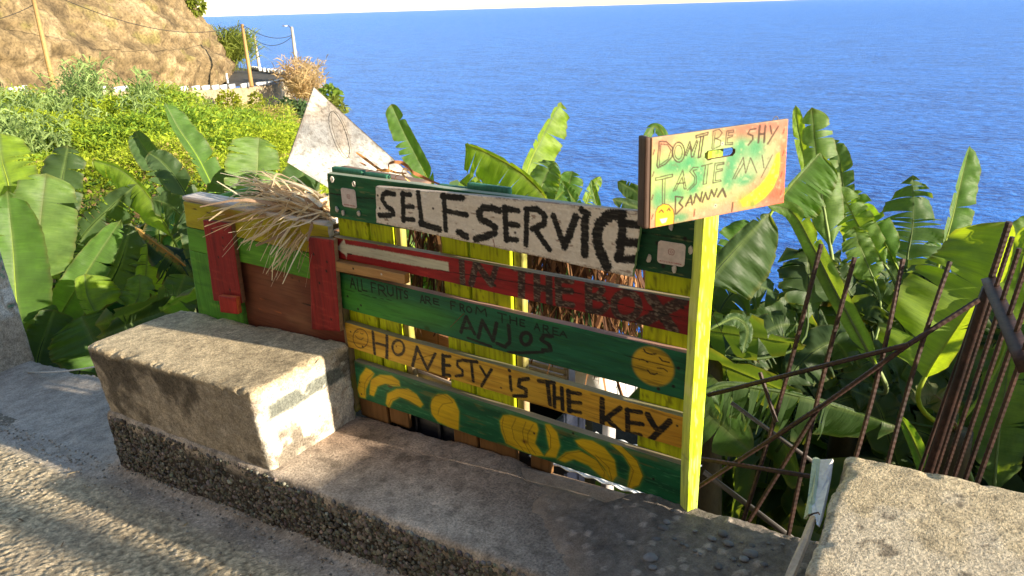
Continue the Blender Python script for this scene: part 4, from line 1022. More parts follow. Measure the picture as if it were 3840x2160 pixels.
plank('plank', [(-2.405, .700), (-1.45, .710), (-1.45, .596), (-2.42, .586)], 0.010, 0.03, col_p(lin(92, 158, 44), lin(70, 128, 36), lin(120, 180, 60)), lin(90, 140, 50), box, seed=12, cell=0.006)
plank('plank', [(-2.425, .584), (-2.10, .590), (-2.10, .18), (-2.46, .18)], 0.008, 0.03, col_p(lin(84, 150, 46), lin(60, 120, 40), lin(120, 180, 60)), lin(90, 140, 50), box, seed=13, cell=0.008, mat=WOODZ)
def p_door(pt):
    pt.mix(np.ones_like(pt.u), lin(126, 78, 58)); pt.mottle(lin(150, 106, 78), (3, 8), 0.0, 0.5, 0.6); pt.mottle(lin(92, 46, 38), (3, 6), 0.0, 0.5, 0.6, 4)
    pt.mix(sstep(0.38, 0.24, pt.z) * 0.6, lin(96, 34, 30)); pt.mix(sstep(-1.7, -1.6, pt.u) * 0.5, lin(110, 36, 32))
    pt.crack([(-2.0, .46), (-1.62, .455)], .001); nails(pt, ploc([(1095, 1040), (1122, 1055)], -.015), .004)
    for (x, y) in [(990, 1122), (985, 1160), (1040, 1170)]: pt.stroke(ploc([(x - 15, y - 3), (x + 15, y + 4)], -.015), .003, lin(170, 96, 60), .2)
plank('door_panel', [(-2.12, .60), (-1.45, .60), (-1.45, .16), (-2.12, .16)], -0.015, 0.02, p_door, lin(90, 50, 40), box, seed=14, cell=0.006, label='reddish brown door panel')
def p_batten(pt):
    col_p(lin(140, 34, 34), lin(106, 24, 28), lin(166, 56, 48), (40, 6))(pt)
    nails(pt, [(pt.u.mean() + a, b) for a, b in ((-.03, .72), (.03, .66), (-.02, .6), (.02, .45), (.04, .7))], .0055)
bl = ploc([(760, 824), (865, 836), (908, 1138), (800, 1129)], .034)
plank('batten', bl, 0.034, 0.022, p_batten, lin(120, 84, 60), box, seed=15, cell=0.006, mat=WOODZ)
br_ = ploc([(1155, 887), (1251, 901), (1276, 1246), (1168, 1235)], .034)
plank('batten', br_, 0.034, 0.022, p_batten, lin(140, 110, 80), box, seed=16, cell=0.006, mat=WOODZ)
sb = ploc([(818, 1109), (884, 1116), (892, 1180), (826, 1172)], .06)
plank('latch_block', sb, 0.06, 0.024, col_p(lin(168, 44, 36), lin(130, 28, 28)), lin(196, 96, 50), box, seed=17, cell=0.006, mat=WOODZ)
# top rim, ends and back
def bplank(x0, x1, y0, y1, z0, z1, col, mat, name, parent, seed=1, cell=0.02):
    V, F, Rg = gridbox((x1 - x0, y1 - y0, z1 - z0), (cell,) * 3, 0.003); V = V + np.array(((x0 + x1) / 2, (y0 + y1) / 2, (z0 + z1) / 2))
    c = np.array(col) * (1 + 0.3 * fbm(V[:, 0] * 14, V[:, 1] * 30, V[:, 2] * 30, seed, 4))[:, None]
    return mesh(name, V, F, mat, parent, vcol=np.clip(c, 0, 1))
bplank(-2.39, -1.47, -0.010, 0.085, 0.829, 0.848, lin(206, 196, 186), WOODX, 'top_rim', box, 3)
bplank(-2.44, -2.41, 0.022, 0.42, 0.16, 0.80, lin(84, 140, 44), WOODY, 'side_panel', box, 4)
bplank(-1.50, -1.47, 0.022, 0.42, 0.16, 0.80, lin(110, 80, 56), WOODY, 'side_panel', box, 5)
bplank(-2.44, -1.47, 0.422, 0.45, 0.16, 0.80, lin(110, 80, 56), WOODX, 'back_panel', box, 6)

# ================================================================== dry palm strands on the box
STRAW = attr_mat('dry_straw', 0.7, 0.25, 120, 0.1, 0.30, 0.20)
def strands(name, roots, ends, n, seed, label, cat, cols, wid=0.003, sag=0.08, group=None, jit=0.02, bend=0.25, parent=None, seg=7, kind=None):
    rr = random.Random(seed); Vs, Fs, Cs, b = [], [], [], 0
    for i in range(n):
        a = np.array(rr.choice(roots)) + np.array([rr.gauss(0, jit) for _ in range(3)]) * 0.7
        e = np.array(rr.choice(ends)) + np.array([rr.gauss(0, jit * 1.6) for _ in range(3)])
        Lh = np.linalg.norm(e - a); m = (a + e) / 2 + np.array([rr.gauss(0, bend * Lh * .25), rr.gauss(0, bend * Lh * .2), rr.uniform(.4, 1.2) * sag])
        kink = np.array([rr.gauss(0, .03) for _ in range(3)]); w = wid * rr.uniform(.5, 1.5)
        ax = np.cross(e - a, (rr.gauss(0, 1), rr.gauss(0, 1), rr.gauss(0, 1))); ax /= np.linalg.norm(ax) + 1e-9
        c = np.array(rr.choice(cols)) * rr.uniform(.9, 1.25)
        pts = []
        for k in range(seg):
            t = k / (seg - 1); p = (1 - t) ** 2 * a + 2 * t * (1 - t) * m + t * t * e + kink * math.sin(t * 7) * .5
            pts.append(p)
        pts = np.array(pts); T = np.gradient(pts, axis=0)
        for k in range(seg):
            t = k / (seg - 1); ww = w * (1 - 0.75 * t); nrm = np.cross(T[k], ax); nrm /= np.linalg.norm(nrm) + 1e-9
            Vs += [pts[k] + ax * ww, pts[k] + nrm * ww * .5, pts[k] - ax * ww]
            Cs += [c, c * 1.05, c]
            if k:
                q = b + (k - 1) * 3
                Fs += [(q, q + 3, q + 4, q + 1), (q + 1, q + 4, q + 5, q + 2)]
        b += seg * 3
    o = mesh(name, np.array(Vs), np.array(Fs), STRAW, parent, smooth=False, vcol=np.clip(np.array(Cs), 0, 1))
    if label: tag(o, label, cat, group)
    if kind: o['kind'] = kind
    return o
ZX = zoomer(650, 600, 0.4487)
def P3(px, Y): return onY(px[0], px[1], Y)
sroot = [P3(p, y) for p, y in zip(ZX([(1300, 330), (1300, 400), (1310, 450), (1280, 470), (1240, 380), (1260, 430)]), (.10, .08, .05, .03, .09, .05))]
up_e = [P3(p, y) for p, y in zip(ZX([(490, 140), (515, 250), (540, 265), (575, 290), (625, 130), (560, 190), (640, 330), (700, 250), (930, 190), (660, 330), (480, 330), (740, 220)]), (.1, .05, .05, .02, .12, .08, 0, .06, .14, .02, .05, .1))]
lo_e = [P3(p, y) for p, y in zip(ZX([(290, 560), (385, 480), (450, 800), (660, 850), (690, 720), (800, 1000), (760, 860), (825, 860), (950, 960), (1045, 970), (1160, 800), (890, 870), (600, 700), (700, 640), (580, 550), (830, 720), (520, 600), (990, 850), (640, 560), (750, 600)]),
        (-.05, -.03, -.09, -.08, -.07, -.1, -.08, -.08, -.08, -.07, -.06, -.07, -.06, -.05, -.04, -.06, -.06, -.06, -.04, -.05))]
SC = [lin(238, 222, 190), lin(230, 210, 174), lin(216, 194, 158), lin(246, 234, 206), lin(176, 148, 122), lin(206, 182, 150)]
tuft = empty('dry_palm_tuft', tuple(P3(ZX([(1200, 470)])[0], 0.04)), 'fan of dry straw-coloured palm strands drooping over the fruit box', 'dry palm')
tag(strands('upper_strands', sroot, up_e, 58, 5, None, None, SC, 0.0068, 0.06, parent=tuft), kind='stuff')
tag(strands('drooping_strands', sroot, lo_e, 60, 6, None, None, SC, 0.0068, 0.12, parent=tuft), kind='stuff')

mid_e = [P3(p, y) for p, y in zip(ZX([(760, 330), (880, 300), (1000, 380), (900, 420), (1080, 430), (820, 400), (700, 420), (1150, 350)]), (.05, .08, .02, 0, 0, .02, 0, .06))]
tag(strands('flat_leaf_strips', sroot + mid_e[:3], mid_e + lo_e[10:] + up_e[5:8], 15, 7, None, None, SC, 0.013, 0.06, parent=tuft, bend=.5, jit=.03, seg=9), kind='stuff')
# ================================================================== weathered white board standing behind the fence
def white_board():
    A = onY(1079, 610, .12); B = onY(1179, 326, .26); Cc = onY(1580, 690, .62)
    n = np.cross(B - A, Cc - A); n /= np.linalg.norm(n); n = n if n @ (CAM - A) > 0 else -n
    D = onpl(1330, 765, A, n); pts = [A, D, Cc, B]                    # BL, BR, R, T
    nu, nv, th = 90, 70, 0.02
    S, T = np.meshgrid(np.linspace(0, 1, nu), np.linspace(0, 1, nv), indexing='ij')
    P = ((1 - S) * (1 - T))[..., None] * A + (S * (1 - T))[..., None] * D + (S * T)[..., None] * Cc + ((1 - S) * T)[..., None] * B
    I = np.arange(nu * nv).reshape(nu, nv)
    x, y = P[..., 0].ravel() * 1.2 + P[..., 1].ravel(), P[..., 2].ravel()
    c = np.tile(lin(212, 208, 198), (nu * nv, 1)) * (1 + 0.10 * fbm(x * 40, y * 40, None, 2, 4))[:, None]
    st = sstep(0.0, 0.35, fbm(x * 4, y * 6, None, 4, 5))[:, None]; c = c * (1 - .75 * st) + np.array(lin(84, 66, 50)) * .75 * st
    bl_ = sstep(0.0, 0.4, fbm(x * 3 + 5, y * 3, None, 8, 4))[:, None]; c = c * (1 - .6 * bl_) + np.array(lin(104, 114, 124)) * .6 * bl_
    sc = sstep(0.22, 0.34, fbm(x * 60, y * 110, None, 6, 3))[:, None]; c = c * (1 - .5 * sc) + np.array(lin(70, 62, 56)) * .5 * sc
    ed = np.minimum(np.minimum(S, 1 - S), np.minimum(T, 1 - T)).ravel(); e = sstep(.03, .0, ed)[:, None]; c = c * (1 - .6 * e) + np.array(lin(96, 84, 72)) * .6 * e
    q0 = np.stack([I[:-1, :-1], I[1:, :-1], I[1:, 1:], I[:-1, 1:]], -1).reshape(-1, 4)
    Pf = P.reshape(-1, 3) + n * (0.004 * fbm(x * 14, y * 14, None, 7, 4) + 0.022 * fbm(x * 2.6, y * 3.4, None, 17, 3))[:, None]
    V = np.concatenate([Pf, P.reshape(-1, 3) - n * th])
    m = nu * nv; ring = list(I[:, 0]) + list(I[-1, 1:]) + list(I[-2::-1, -1]) + list(I[0, -2:0:-1])
    side = np.array([(ring[i], ring[(i + 1) % len(ring)], ring[(i + 1) % len(ring)] + m, ring[i] + m) for i in range(len(ring))])
    F = np.concatenate([q0, q0[:, ::-1] + m, side]); cc = np.concatenate([c, np.tile(lin(110, 96, 84), (m, 1))])
    b = empty('weathered_board', tuple(D), 'weathered white plywood sheet leaning up behind the top board', 'board')
    mesh('sheet', V, F, attr_mat('whitewashed_ply', 0.55, 0.4, 70, 0.4, var=0.2), b, smooth=False, vcol=np.clip(cc, 0, 1))
    lp = [onpl(a, b_, A, n) + n * 0.004 for a, b_ in zoomer(1050, 300, .2899)(ellpts(790, 700, 85, 320, 20, -0.32))]
    v, f = tubemesh(np.array(lp), 0.0014, 4); mesh('wire_loop', v, f, plain_mat('grey_wire', (0.18, 0.16, 0.13), 0.6), b)
white_board()

# weathered beam and curled dry leaf lying along the top of the fence
def beam():
    a, b = onY(1275, 640, .16), onY(1600, 700, .16); d = b - a; Lx = np.linalg.norm(d); d /= Lx
    V, F, Rg = gridbox((Lx, .06, .035), (.02, .01, .008), .004); q = np.cross(d, (0, 1, 0)); q /= np.linalg.norm(q); q = q if q[2] > 0 else -q
    W = (a + b) / 2 + np.outer(V[:, 0], d) + np.outer(V[:, 1], (0, 1, 0)) + np.outer(V[:, 2], q)
    c = np.array(lin(128, 104, 88)) * (1 + .5 * fbm(V[:, 0] * 8, V[:, 1] * 80, V[:, 2] * 80, 3, 4))[:, None]
    tag(mesh('weathered_beam', W, F, WOODX, vcol=np.clip(c, 0, 1)), 'grey weathered timber beam lying behind the top board', 'beam')
beam()
def dry_leaf():
    o = empty('dry_leaf', tuple(onY(1500, 650, .12)), 'curled brown dead leaf strips lying on top of the green board', 'dry leaf')
    T = zoomer(1050, 300, .2899)
    for i, (pts, w) in enumerate([([(990, 940), (1100, 1020), (1220, 1110), (1300, 1170), (1420, 1190)], .011), ([(1410, 1160), (1400, 1080), (1480, 1060), (1580, 1070), (1660, 1130), (1720, 1200), (1830, 1250), (1960, 1310), (2090, 1360)], .012),
                               ([(1690, 1330), (1620, 1260), (1570, 1200), (1600, 1140), (1680, 1180)], .010), ([(1250, 1170), (1380, 1160), (1500, 1200), (1640, 1210)], .008), ([(1040, 1070), (1120, 1110)], .006), ([(1240, 1449), (1290, 1300), (1340, 1220)], .003), ([(1090, 1230), (1130, 1180), (1200, 1160)], .003), ([(1490, 1300), (1500, 1240), (1560, 1220)], .003), ([(2090, 1350), (2200, 1400)], .006)]):
        P = np.array([onY(a, b, .06 + .02 * math.sin(k * 2.1 + i)) for k, (a, b) in enumerate(T(pts))])
        t = np.linspace(0, 1, len(P)); tt = np.linspace(0, 1, len(P) * 4); Q = np.stack([np.interp(tt, t, P[:, j]) for j in range(3)], -1)
        Q[1:-1] = (Q[:-2] + Q[1:-1] * 2 + Q[2:]) / 4
        V, F = [], []
        for k in range(len(Q)):
            ww = w * (.5 + .5 * math.sin(math.pi * min(1, max(0.08, k / (len(Q) - 1)))))
            up = np.array((math.sin(k * .5 + i) * .4, .5, 1.0)); up /= np.linalg.norm(up)
            V += [Q[k] + up * ww * .6, Q[k] + np.array((0, -.003, 0)), Q[k] - up * ww * .5]
            if k: F += [(3 * k - 3, 3 * k, 3 * k + 1, 3 * k - 2), (3 * k - 2, 3 * k + 1, 3 * k + 2, 3 * k - 1)]
        c = np.array([lin(176, 124, 70), lin(150, 100, 60), lin(206, 166, 112)][i % 3])
        mesh('leaf_strip', np.array(V), F, STRAW, o, smooth=True, vcol=np.tile(c, (len(V), 1)))
dry_leaf()

# ================================================================== what shows through the gaps of the fence
def thatch():
    th = empty('thatch_canopy', (-0.6, .45, .45), 'brown thatch of dry palm leaves hanging inside behind the fence', 'thatch')
    roots = [(u, y, z) for u in np.linspace(-1.25, -.12, 16) for y, z in ((.22, 1.0), (.38, .98), (.5, .94))]
    ends = [(u, y, z) for u in np.linspace(-1.3, -.1, 16) for y, z in ((.2, .62), (.35, .56), (.5, .5), (.28, .48))]
    rr = random.Random(3)
    Vs = []
    pairs_r, pairs_e = [], []
    # short hanging strands: each root gets an end below it
    def local(i): return 0
    allV, allF, allC, b = [], [], [], 0
    for i in range(520):
        u = rr.uniform(-1.28, -.28); y = rr.uniform(.16, .55); a = np.array((u, y, rr.uniform(.80, .93) - .25 * (y - .16)))
        e = a + np.array((rr.gauss(0, .14), rr.gauss(0, .06), -rr.uniform(.25, .52)))
        m = (a + e) / 2 + np.array((rr.gauss(0, .03), rr.gauss(0, .03), rr.gauss(0, .02))); w = rr.uniform(.003, .009)
        c = np.array(rr.choice([lin(150, 108, 72), lin(120, 84, 56), lin(176, 132, 92), lin(96, 64, 44)])) * rr.uniform(.7, 1.1)
        ax = np.array((rr.gauss(0, 1), rr.gauss(0, .6), 0)); ax /= np.linalg.norm(ax)
        for k in range(4):
            t = k / 3; p = (1 - t) ** 2 * a + 2 * t * (1 - t) * m + t * t * e
            allV += [p + ax * w * (1 - .6 * t), p - ax * w * (1 - .6 * t) + np.array((0, .002, 0))]; allC += [c, c]
            if k: allF.append((b + 2 * k - 2, b + 2 * k, b + 2 * k + 1, b + 2 * k - 1))
        b += 8
    tag(mesh('hanging_strands', np.array(allV), np.array(allF), STRAW, th, vcol=np.clip(np.array(allC), 0, 1)), kind='stuff')
    bplank(-1.3, -.36, .20, .25, .90, .927, lin(110, 80, 60), WOODX, 'rafter', th, 8)
    bplank(-1.3, -.46, .50, .55, .82, .85, lin(110, 80, 60), WOODX, 'rafter', th, 9)
    for u in (-1.28, -.50):
        bplank(u - .02, u + .02, .52, .56, -1.75, .82, lin(96, 70, 52), WOODZ, 'support_pole', th, 10, .05)
thatch()
def crate():
    c = empty('plastic_crate', (-1.0, .3, -.4), 'dark navy plastic crate standing behind the bottom board', 'crate')
    nm = plain_mat('navy_plastic', (0.010, 0.014, 0.030), 0.45, 0.4, 0, 30, .3, .05)
    def b(x0, x1, y0, y1, z0, z1, name):
        V, F, Rg = gridbox((x1 - x0, y1 - y0, z1 - z0), (.1,) * 3, .004); V += np.array(((x0 + x1) / 2, (y0 + y1) / 2, (z0 + z1) / 2)); mesh(name, V, F, nm, c)
    b(-1.46, -.60, .075, .09, -.42, .085, 'front_side'); b(-1.46, -.60, .50, .515, -.42, .085, 'back_side'); b(-1.46, -1.445, .092, .498, -.42, .085, 'end_side'); b(-.615, -.60, .092, .498, -.42, .085, 'end_side'); b(-1.443, -.617, .092, .498, -.42, -.405, 'floor_panel')
    for u in np.linspace(-1.4, -.66, 7): b(u - .008, u + .008, .062, .0745, -.40, .06, 'rib')
    b(-1.47, -.59, .058, .0745, .062, .088, 'rim')
crate()
def white_things():
    # corrugated white sheet lying low behind the bottom board
    u = np.linspace(-.60, -.12, 60); y = np.array((.06, .62)); wm = plain_mat('white_plastic_sheet', (.78, .80, .82), .35, .4, 0, 20, .08, .05)
    V, F = [], []
    for a in u:
        for yy in y: V.append((a, yy, .055 - .38 * (yy - .06) + .004 * math.sin(a * 90)))
    for i in range(len(u) - 1): F.append((2 * i, 2 * i + 2, 2 * i + 3, 2 * i + 1))
    n = len(V); V += [(x, y_, z - .004) for x, y_, z in V]; F += [tuple(k + n for k in f[::-1]) for f in F] + [(2 * i, n + 2 * i, n + 2 * i + 2, 2 * i + 2) for i in range(len(u) - 1)]
    tag(mesh('corrugated_sheet', np.array(V), F, wm), 'white corrugated plastic sheet showing below the banana board', 'plastic sheet')
    t = empty('display_table', (-.5, .55, -1.2), 'pale table with scattered straw behind the fence gaps', 'table')
    tm = plain_mat('pale_table_top', (.50, .48, .48), .5, .3, 0, 12, .2, .1)
    def b(x0, x1, y0, y1, z0, z1, name, mat):
        V, F, Rg = gridbox((x1 - x0, y1 - y0, z1 - z0), (.1,) * 3, .004); V += np.array(((x0 + x1) / 2, (y0 + y1) / 2, (z0 + z1) / 2)); return mesh(name, V, F, mat, t)
    b(-.95, -.36, .28, .80, .20, .225, 'table_top', tm)
    for (x, y_) in ((-.91, .32), (-.40, .32), (-.91, .76), (-.40, .76)): b(x - .02, x + .02, y_ - .02, y_ + .02, -1.9, .20, 'leg', tm)
    k = empty('white_box', (-.46, .38, .226), 'white cardboard box on the table behind the moon face board', 'box')
    wb = plain_mat('white_card', (.80, .79, .76), .6, .2, 0, 15, .06, .05)
    def b2(x0, x1, y0, y1, z0, z1, name):
        V, F, Rg = gridbox((x1 - x0, y1 - y0, z1 - z0), (.1,) * 3, .003); V += np.array(((x0 + x1) / 2, (y0 + y1) / 2, (z0 + z1) / 2)); mesh(name, V, F, wb, k)
    b2(-.54, -.385, .30, .46, .2265, .33, 'carton'); b2(-.545, -.38, .295, .465, .331, .352, 'lid')
    # slatted pale crate
    s = empty('slatted_crate', (-.78, .45, .226), 'pale slatted crate on the table seen below the word area', 'crate')
    sm = WOODX
    for i in range(5):
        bplank(-.92, -.60, .342, .352, .232 + i * .027, .252 + i * .027, lin(206, 188, 160), sm, 'slat', s, i)
        bplank(-.92, -.60, .55, .56, .232 + i * .027, .252 + i * .027, lin(206, 188, 160), sm, 'slat', s, i + 7)
    for x in (-.91, -.61):
        for y_ in (.354, .535): bplank(x - .01, x + .01, y_, y_ + .013, .2265, .37, lin(196, 176, 146), WOODZ, 'corner_post', s, 3)
    # bare board with its orange sunlight put into the colour, and pale lath leaning inside
    def lean(name, pts, th, c, label, cat, seed):
        P = np.array([onY(a, b_, yy) for a, b_, yy in pts]); n = np.cross(P[1] - P[0], P[3] - P[0]); n /= np.linalg.norm(n)
        V = np.concatenate([P, P - n * th]); F = [(0, 1, 2, 3), (7, 6, 5, 4)] + [(i, i + 4, (i + 1) % 4 + 4, (i + 1) % 4) for i in range(4)]
        tag(mesh(name, V, F, WOODX, vcol=np.tile(c, (8, 1))), label, cat)
    lean('bare_board', [(1540, 1205, .2), (1700, 1265, .2), (1690, 1420, .2), (1560, 1390, .2)], .02, lin(196, 140, 98), 'bare orange-brown board leaning behind the honesty board', 'board', 1)
    lean('white_lath', [(1530, 1370, .12), (1720, 1440, .12), (1720, 1475, .12), (1530, 1405, .12)], .02, lin(214, 196, 174), 'cream lath between the lime slats above the painted bananas', 'lath', 2)
white_things()
# ================================================================== RUSTY BARS
RUST = None
def rust_mat():
    m, nt, b = nmat('rusty_steel')
    tc = N(nt, 'ShaderNodeTexCoord').outputs['Object']
    n1 = noise(nt, tc, 45, 5, 0.7); n2 = noise(nt, tc, 9, 3, 0.6)
    c = mixc(nt, ramp(nt, n2, [(0.35, (0, 0, 0)), (0.65, (1, 1, 1))]), ramp(nt, n1, [(0.3, lin(28, 19, 18)), (0.7, lin(58, 41, 38))]), ramp(nt, n1, [(0.3, lin(36, 25, 22)), (0.7, lin(84, 58, 49))]))
    L(nt, c, b.inputs['Base Color']); b.inputs['Roughness'].default_value = 0.6; b.inputs['Metallic'].default_value = 0.25; b.inputs['Specular IOR Level'].default_value = 0.4
    bump(nt, b, n1, 0.5, 0.002); return m
RUST = rust_mat()
def rebar_mesh(a, b, r, seed=0, bendv=0.0):
    """ribbed reinforcing bar"""
    a, b = np.asarray(a), np.asarray(b); Lr = np.linalg.norm(b - a); n = max(6, int(Lr / 0.0075)); t = np.linspace(0, 1, n)
    P = a + np.outer(t, b - a); k = np.arange(n)
    d = (b - a) / Lr; q = np.cross(d, (0.3, 1, 0.2)); q /= np.linalg.norm(q)
    P = P + np.outer(np.sin(t * math.pi) * bendv, q)
    rad = r * (1 + 0.13 * (k % 2)); return tubemesh(P, rad, 6)
bars = empty('rusty_bar_fence', tuple(onY(3000, 1900, .14)), 'rusty ribbed steel bars welded into a rough fence beside the lime post', 'fence')
def bar(p0, p1, r, parent=bars, name='bar', seed=0, bv=0.0):
    v, f = rebar_mesh(onY(*p0), onY(*p1), r, seed, bv); return mesh(name, v, f, RUST, parent, smooth=False)
for i, (p0, p1) in enumerate([((3080, 915, .30), (2768, 2010, .10)), ((3205, 965, .30), (2950, 2040, .10)), ((3387, 970, .30), (3165, 1860, .08)), ((3563, 980, .30), (3290, 1900, .08))]): bar(p0, p1, .0066, seed=i, bv=.010 * (-1) ** i)
ZR = lambda x, y, Y: (2500 + x * .7314, 1100 + y * .7314, Y)
for p0, p1, r in [((210, 522, .16), (1240, 262, .20), .0066), ((1600, 33, .30), (1235, 265, .205), .0066), ((1240, 262, .21), (780, 590, .15), .0066), ((785, 585, .15), (150, 1000, .09), .0066), ((790, 570, .17), (365, 1260, .08), .0066), ((478, 405, .2), (562, 660, .16), .006), ((175, 848, .10), (760, 942, .10), .0066), ((150, 1120, .07), (290, 1230, .05), .008)]:
    bar(ZR(*p0), ZR(*p1), r, name='brace')
def flatbar(p0, p1, w, th, parent, mat, name):
    a, b = onY(*p0), onY(*p1); d = b - a; Lb = np.linalg.norm(d); d /= Lb; q = np.cross(d, (0, 1, 0)); q /= np.linalg.norm(q); e = np.cross(d, q)
    V, F, Rg = gridbox((Lb, w, th), (.2, .1, .1), .002); W = (a + b) / 2 + np.outer(V[:, 0], d) + np.outer(V[:, 1], q) + np.outer(V[:, 2], e); return mesh(name, W, F, mat, parent)
GREYBAR = plain_mat('grey_flat_steel', lin(88, 84, 82), 0.55, 0.4, 0.3, 30)
flatbar(ZR(190, 915, .28), ZR(700, 1300, .2), .022, .006, bars, GREYBAR, 'flat_brace')
flatbar(ZR(330, 560, .5), ZR(800, 900, .5), .016, .006, bars, GREYBAR, 'flat_brace')
# open gate leaf: square-tube frame with bars
gate = empty('rusty_gate', (0.70, .45, -.2), 'rusty square-tube gate with ribbed bars behind the pale concrete block', 'gate')
def sq(a, b, w, name):
    a, b = np.asarray(a, float), np.asarray(b, float); d = b - a; Lb = np.linalg.norm(d); d /= Lb; q = np.cross(d, (.9, .1, .43)); q /= np.linalg.norm(q); e = np.cross(d, q)
    V, F, Rg = gridbox((Lb, w, w), (.05, w, w), .003); W = (a + b) / 2 + np.outer(V[:, 0], d) + np.outer(V[:, 1], q) + np.outer(V[:, 2], e); mesh(name, W, F, RUST, gate)
GZ = .80
ga, gb = onZ(3712, 1060, GZ), onZ(3840, 1354, GZ); gdir = (gb - ga) / np.linalg.norm(gb - ga); gend = ga + gdir * (np.linalg.norm(gb - ga) + .02)
sq(ga, gend, .040, 'top_rail')
pb = onY(3478, 1790, ga[1]); sq(ga + np.array((0, 0, -.017)), (pb - ga) * 1.6 + ga, .032, 'gate_post')
pb2 = onY(3440, 1790, ga[1] + .03); sq(onY(3690, 1075, ga[1] + .03), (pb2 - onY(3690, 1075, ga[1] + .03)) * 1.6 + onY(3690, 1075, ga[1] + .03), .012, 'hinge_strip')
lean = (pb - ga) / abs((pb - ga)[2])
for i in range(5):
    p = ga + gdir * (.085 + i * .108); top = p - lean * (.17 if i < 3 else .10); 
    v, f = rebar_mesh(top, p + lean * 1.1, .0066); mesh('bar', v, f, RUST, gate)
v, f = rebar_mesh(ga - lean * .19, ga + np.array((0, 0, .0)), .0095); mesh('bar', v, f, RUST, gate)
# ================================================================== BANANA PLANTS
def leaf_mat(name, trans=0.52, rough=0.42):
    m, nt, b = nmat(name)
    at = N(nt, 'ShaderNodeVertexColor', layer_name='Col').outputs[0]
    uv = N(nt, 'ShaderNodeUVMap', uv_map='UVMap').outputs[0]
    v1 = noise(nt, mapping(nt, uv, (150, 1.6, 1)), 1.0, 3, 0.65); v2 = noise(nt, mapping(nt, uv, (7, 2.5, 1)), 1.0, 5, 0.65); v3 = noise(nt, mapping(nt, uv, (38, 0.8, 1)), 1.0, 2, 0.5)
    c = mixc(nt, 1.0, at, ramp(nt, v1, [(0.3, (0.74, 0.77, 0.70)), (0.7, (1.14, 1.12, 1.12))]), 'MULTIPLY')
    c = mixc(nt, 1.0, c, ramp(nt, v3, [(0.3, (0.80, 0.83, 0.80)), (0.7, (1.12, 1.10, 1.10))]), 'MULTIPLY')
    c = mixc(nt, 1.0, c, ramp(nt, v2, [(0.28, (0.70, 0.76, 0.66)), (0.55, (1.0, 1.0, 1.0)), (0.75, (1.25, 1.15, 1.05))]), 'MULTIPLY')
    geo = N(nt, 'ShaderNodeNewGeometry')
    c = mixc(nt, geo.outputs['Backfacing'], c, mixc(nt, 0.45, c, (0.13, 0.20, 0.09)))
    L(nt, c, b.inputs['Base Color']); b.inputs['Roughness'].default_value = rough; b.inputs['Specular IOR Level'].default_value = 0.22
    bump(nt, b, math_(nt, 'ADD', v1, math_(nt, 'MULTIPLY', v3, 1.5)), 0.5, 0.005)
    t = N(nt, 'ShaderNodeBsdfTranslucent'); tc = mixc(nt, 1.0, c, (2.3, 2.0, 0.35), 'MULTIPLY'); L(nt, tc, t.inputs[0])
    mx = N(nt, 'ShaderNodeMixShader'); mx.inputs[0].default_value = trans
    L(nt, b.outputs[0], mx.inputs[1]); L(nt, t.outputs[0], mx.inputs[2]); L(nt, mx.outputs[0], nt.nodes['Material Output'].inputs[0])
    return m
LEAF = leaf_mat('banana_leaf'); LEAFDRY = leaf_mat('dead_banana_leaf', 0.25, 0.8)
STEM = attr_mat('banana_stem', 0.6, 0.3, 25, 0.4)
def sn(x, y, seed):
    """cheap smooth pseudo-noise in -1..1"""
    a = seed * 1.731
    return 0.45 * np.sin(x * 2.1 + a + 1.3 * np.sin(y * 1.7 + a * .7)) + 0.33 * np.sin(x * 4.7 - y * 2.9 + a * 2.3) + 0.22 * np.sin(x * 9.1 + y * 5.3 + a * 3.1)
def spline(P, n):
    P = np.asarray(P, float)
    if len(P) == 2: return P[0] + np.outer(np.linspace(0, 1, n), P[1] - P[0])
    Q = np.concatenate([[2 * P[0] - P[1]], P, [2 * P[-1] - P[-2]]]); seg = len(P) - 1; out = []
    for t in np.linspace(0, seg, n):
        i = min(int(t), seg - 1); f = t - i; a, b, c, d = Q[i:i + 4]
        out.append(0.5 * ((2 * b) + (c - a) * f + (2 * a - 5 * b + 4 * c - d) * f * f + (3 * b - a - 3 * c + d) * f ** 3))
    return np.array(out)
G1, G2, G3, G4, G5 = (0.085, 0.21, 0.012), (0.011, 0.040, 0.010), (0.31, 0.46, 0.012), (0.19, 0.31, 0.075), (0.045, 0.105, 0.032)  # leaf greens: shade put into the second and fifth, sunlight into the third
RIB = (0.22, 0.30, 0.09)
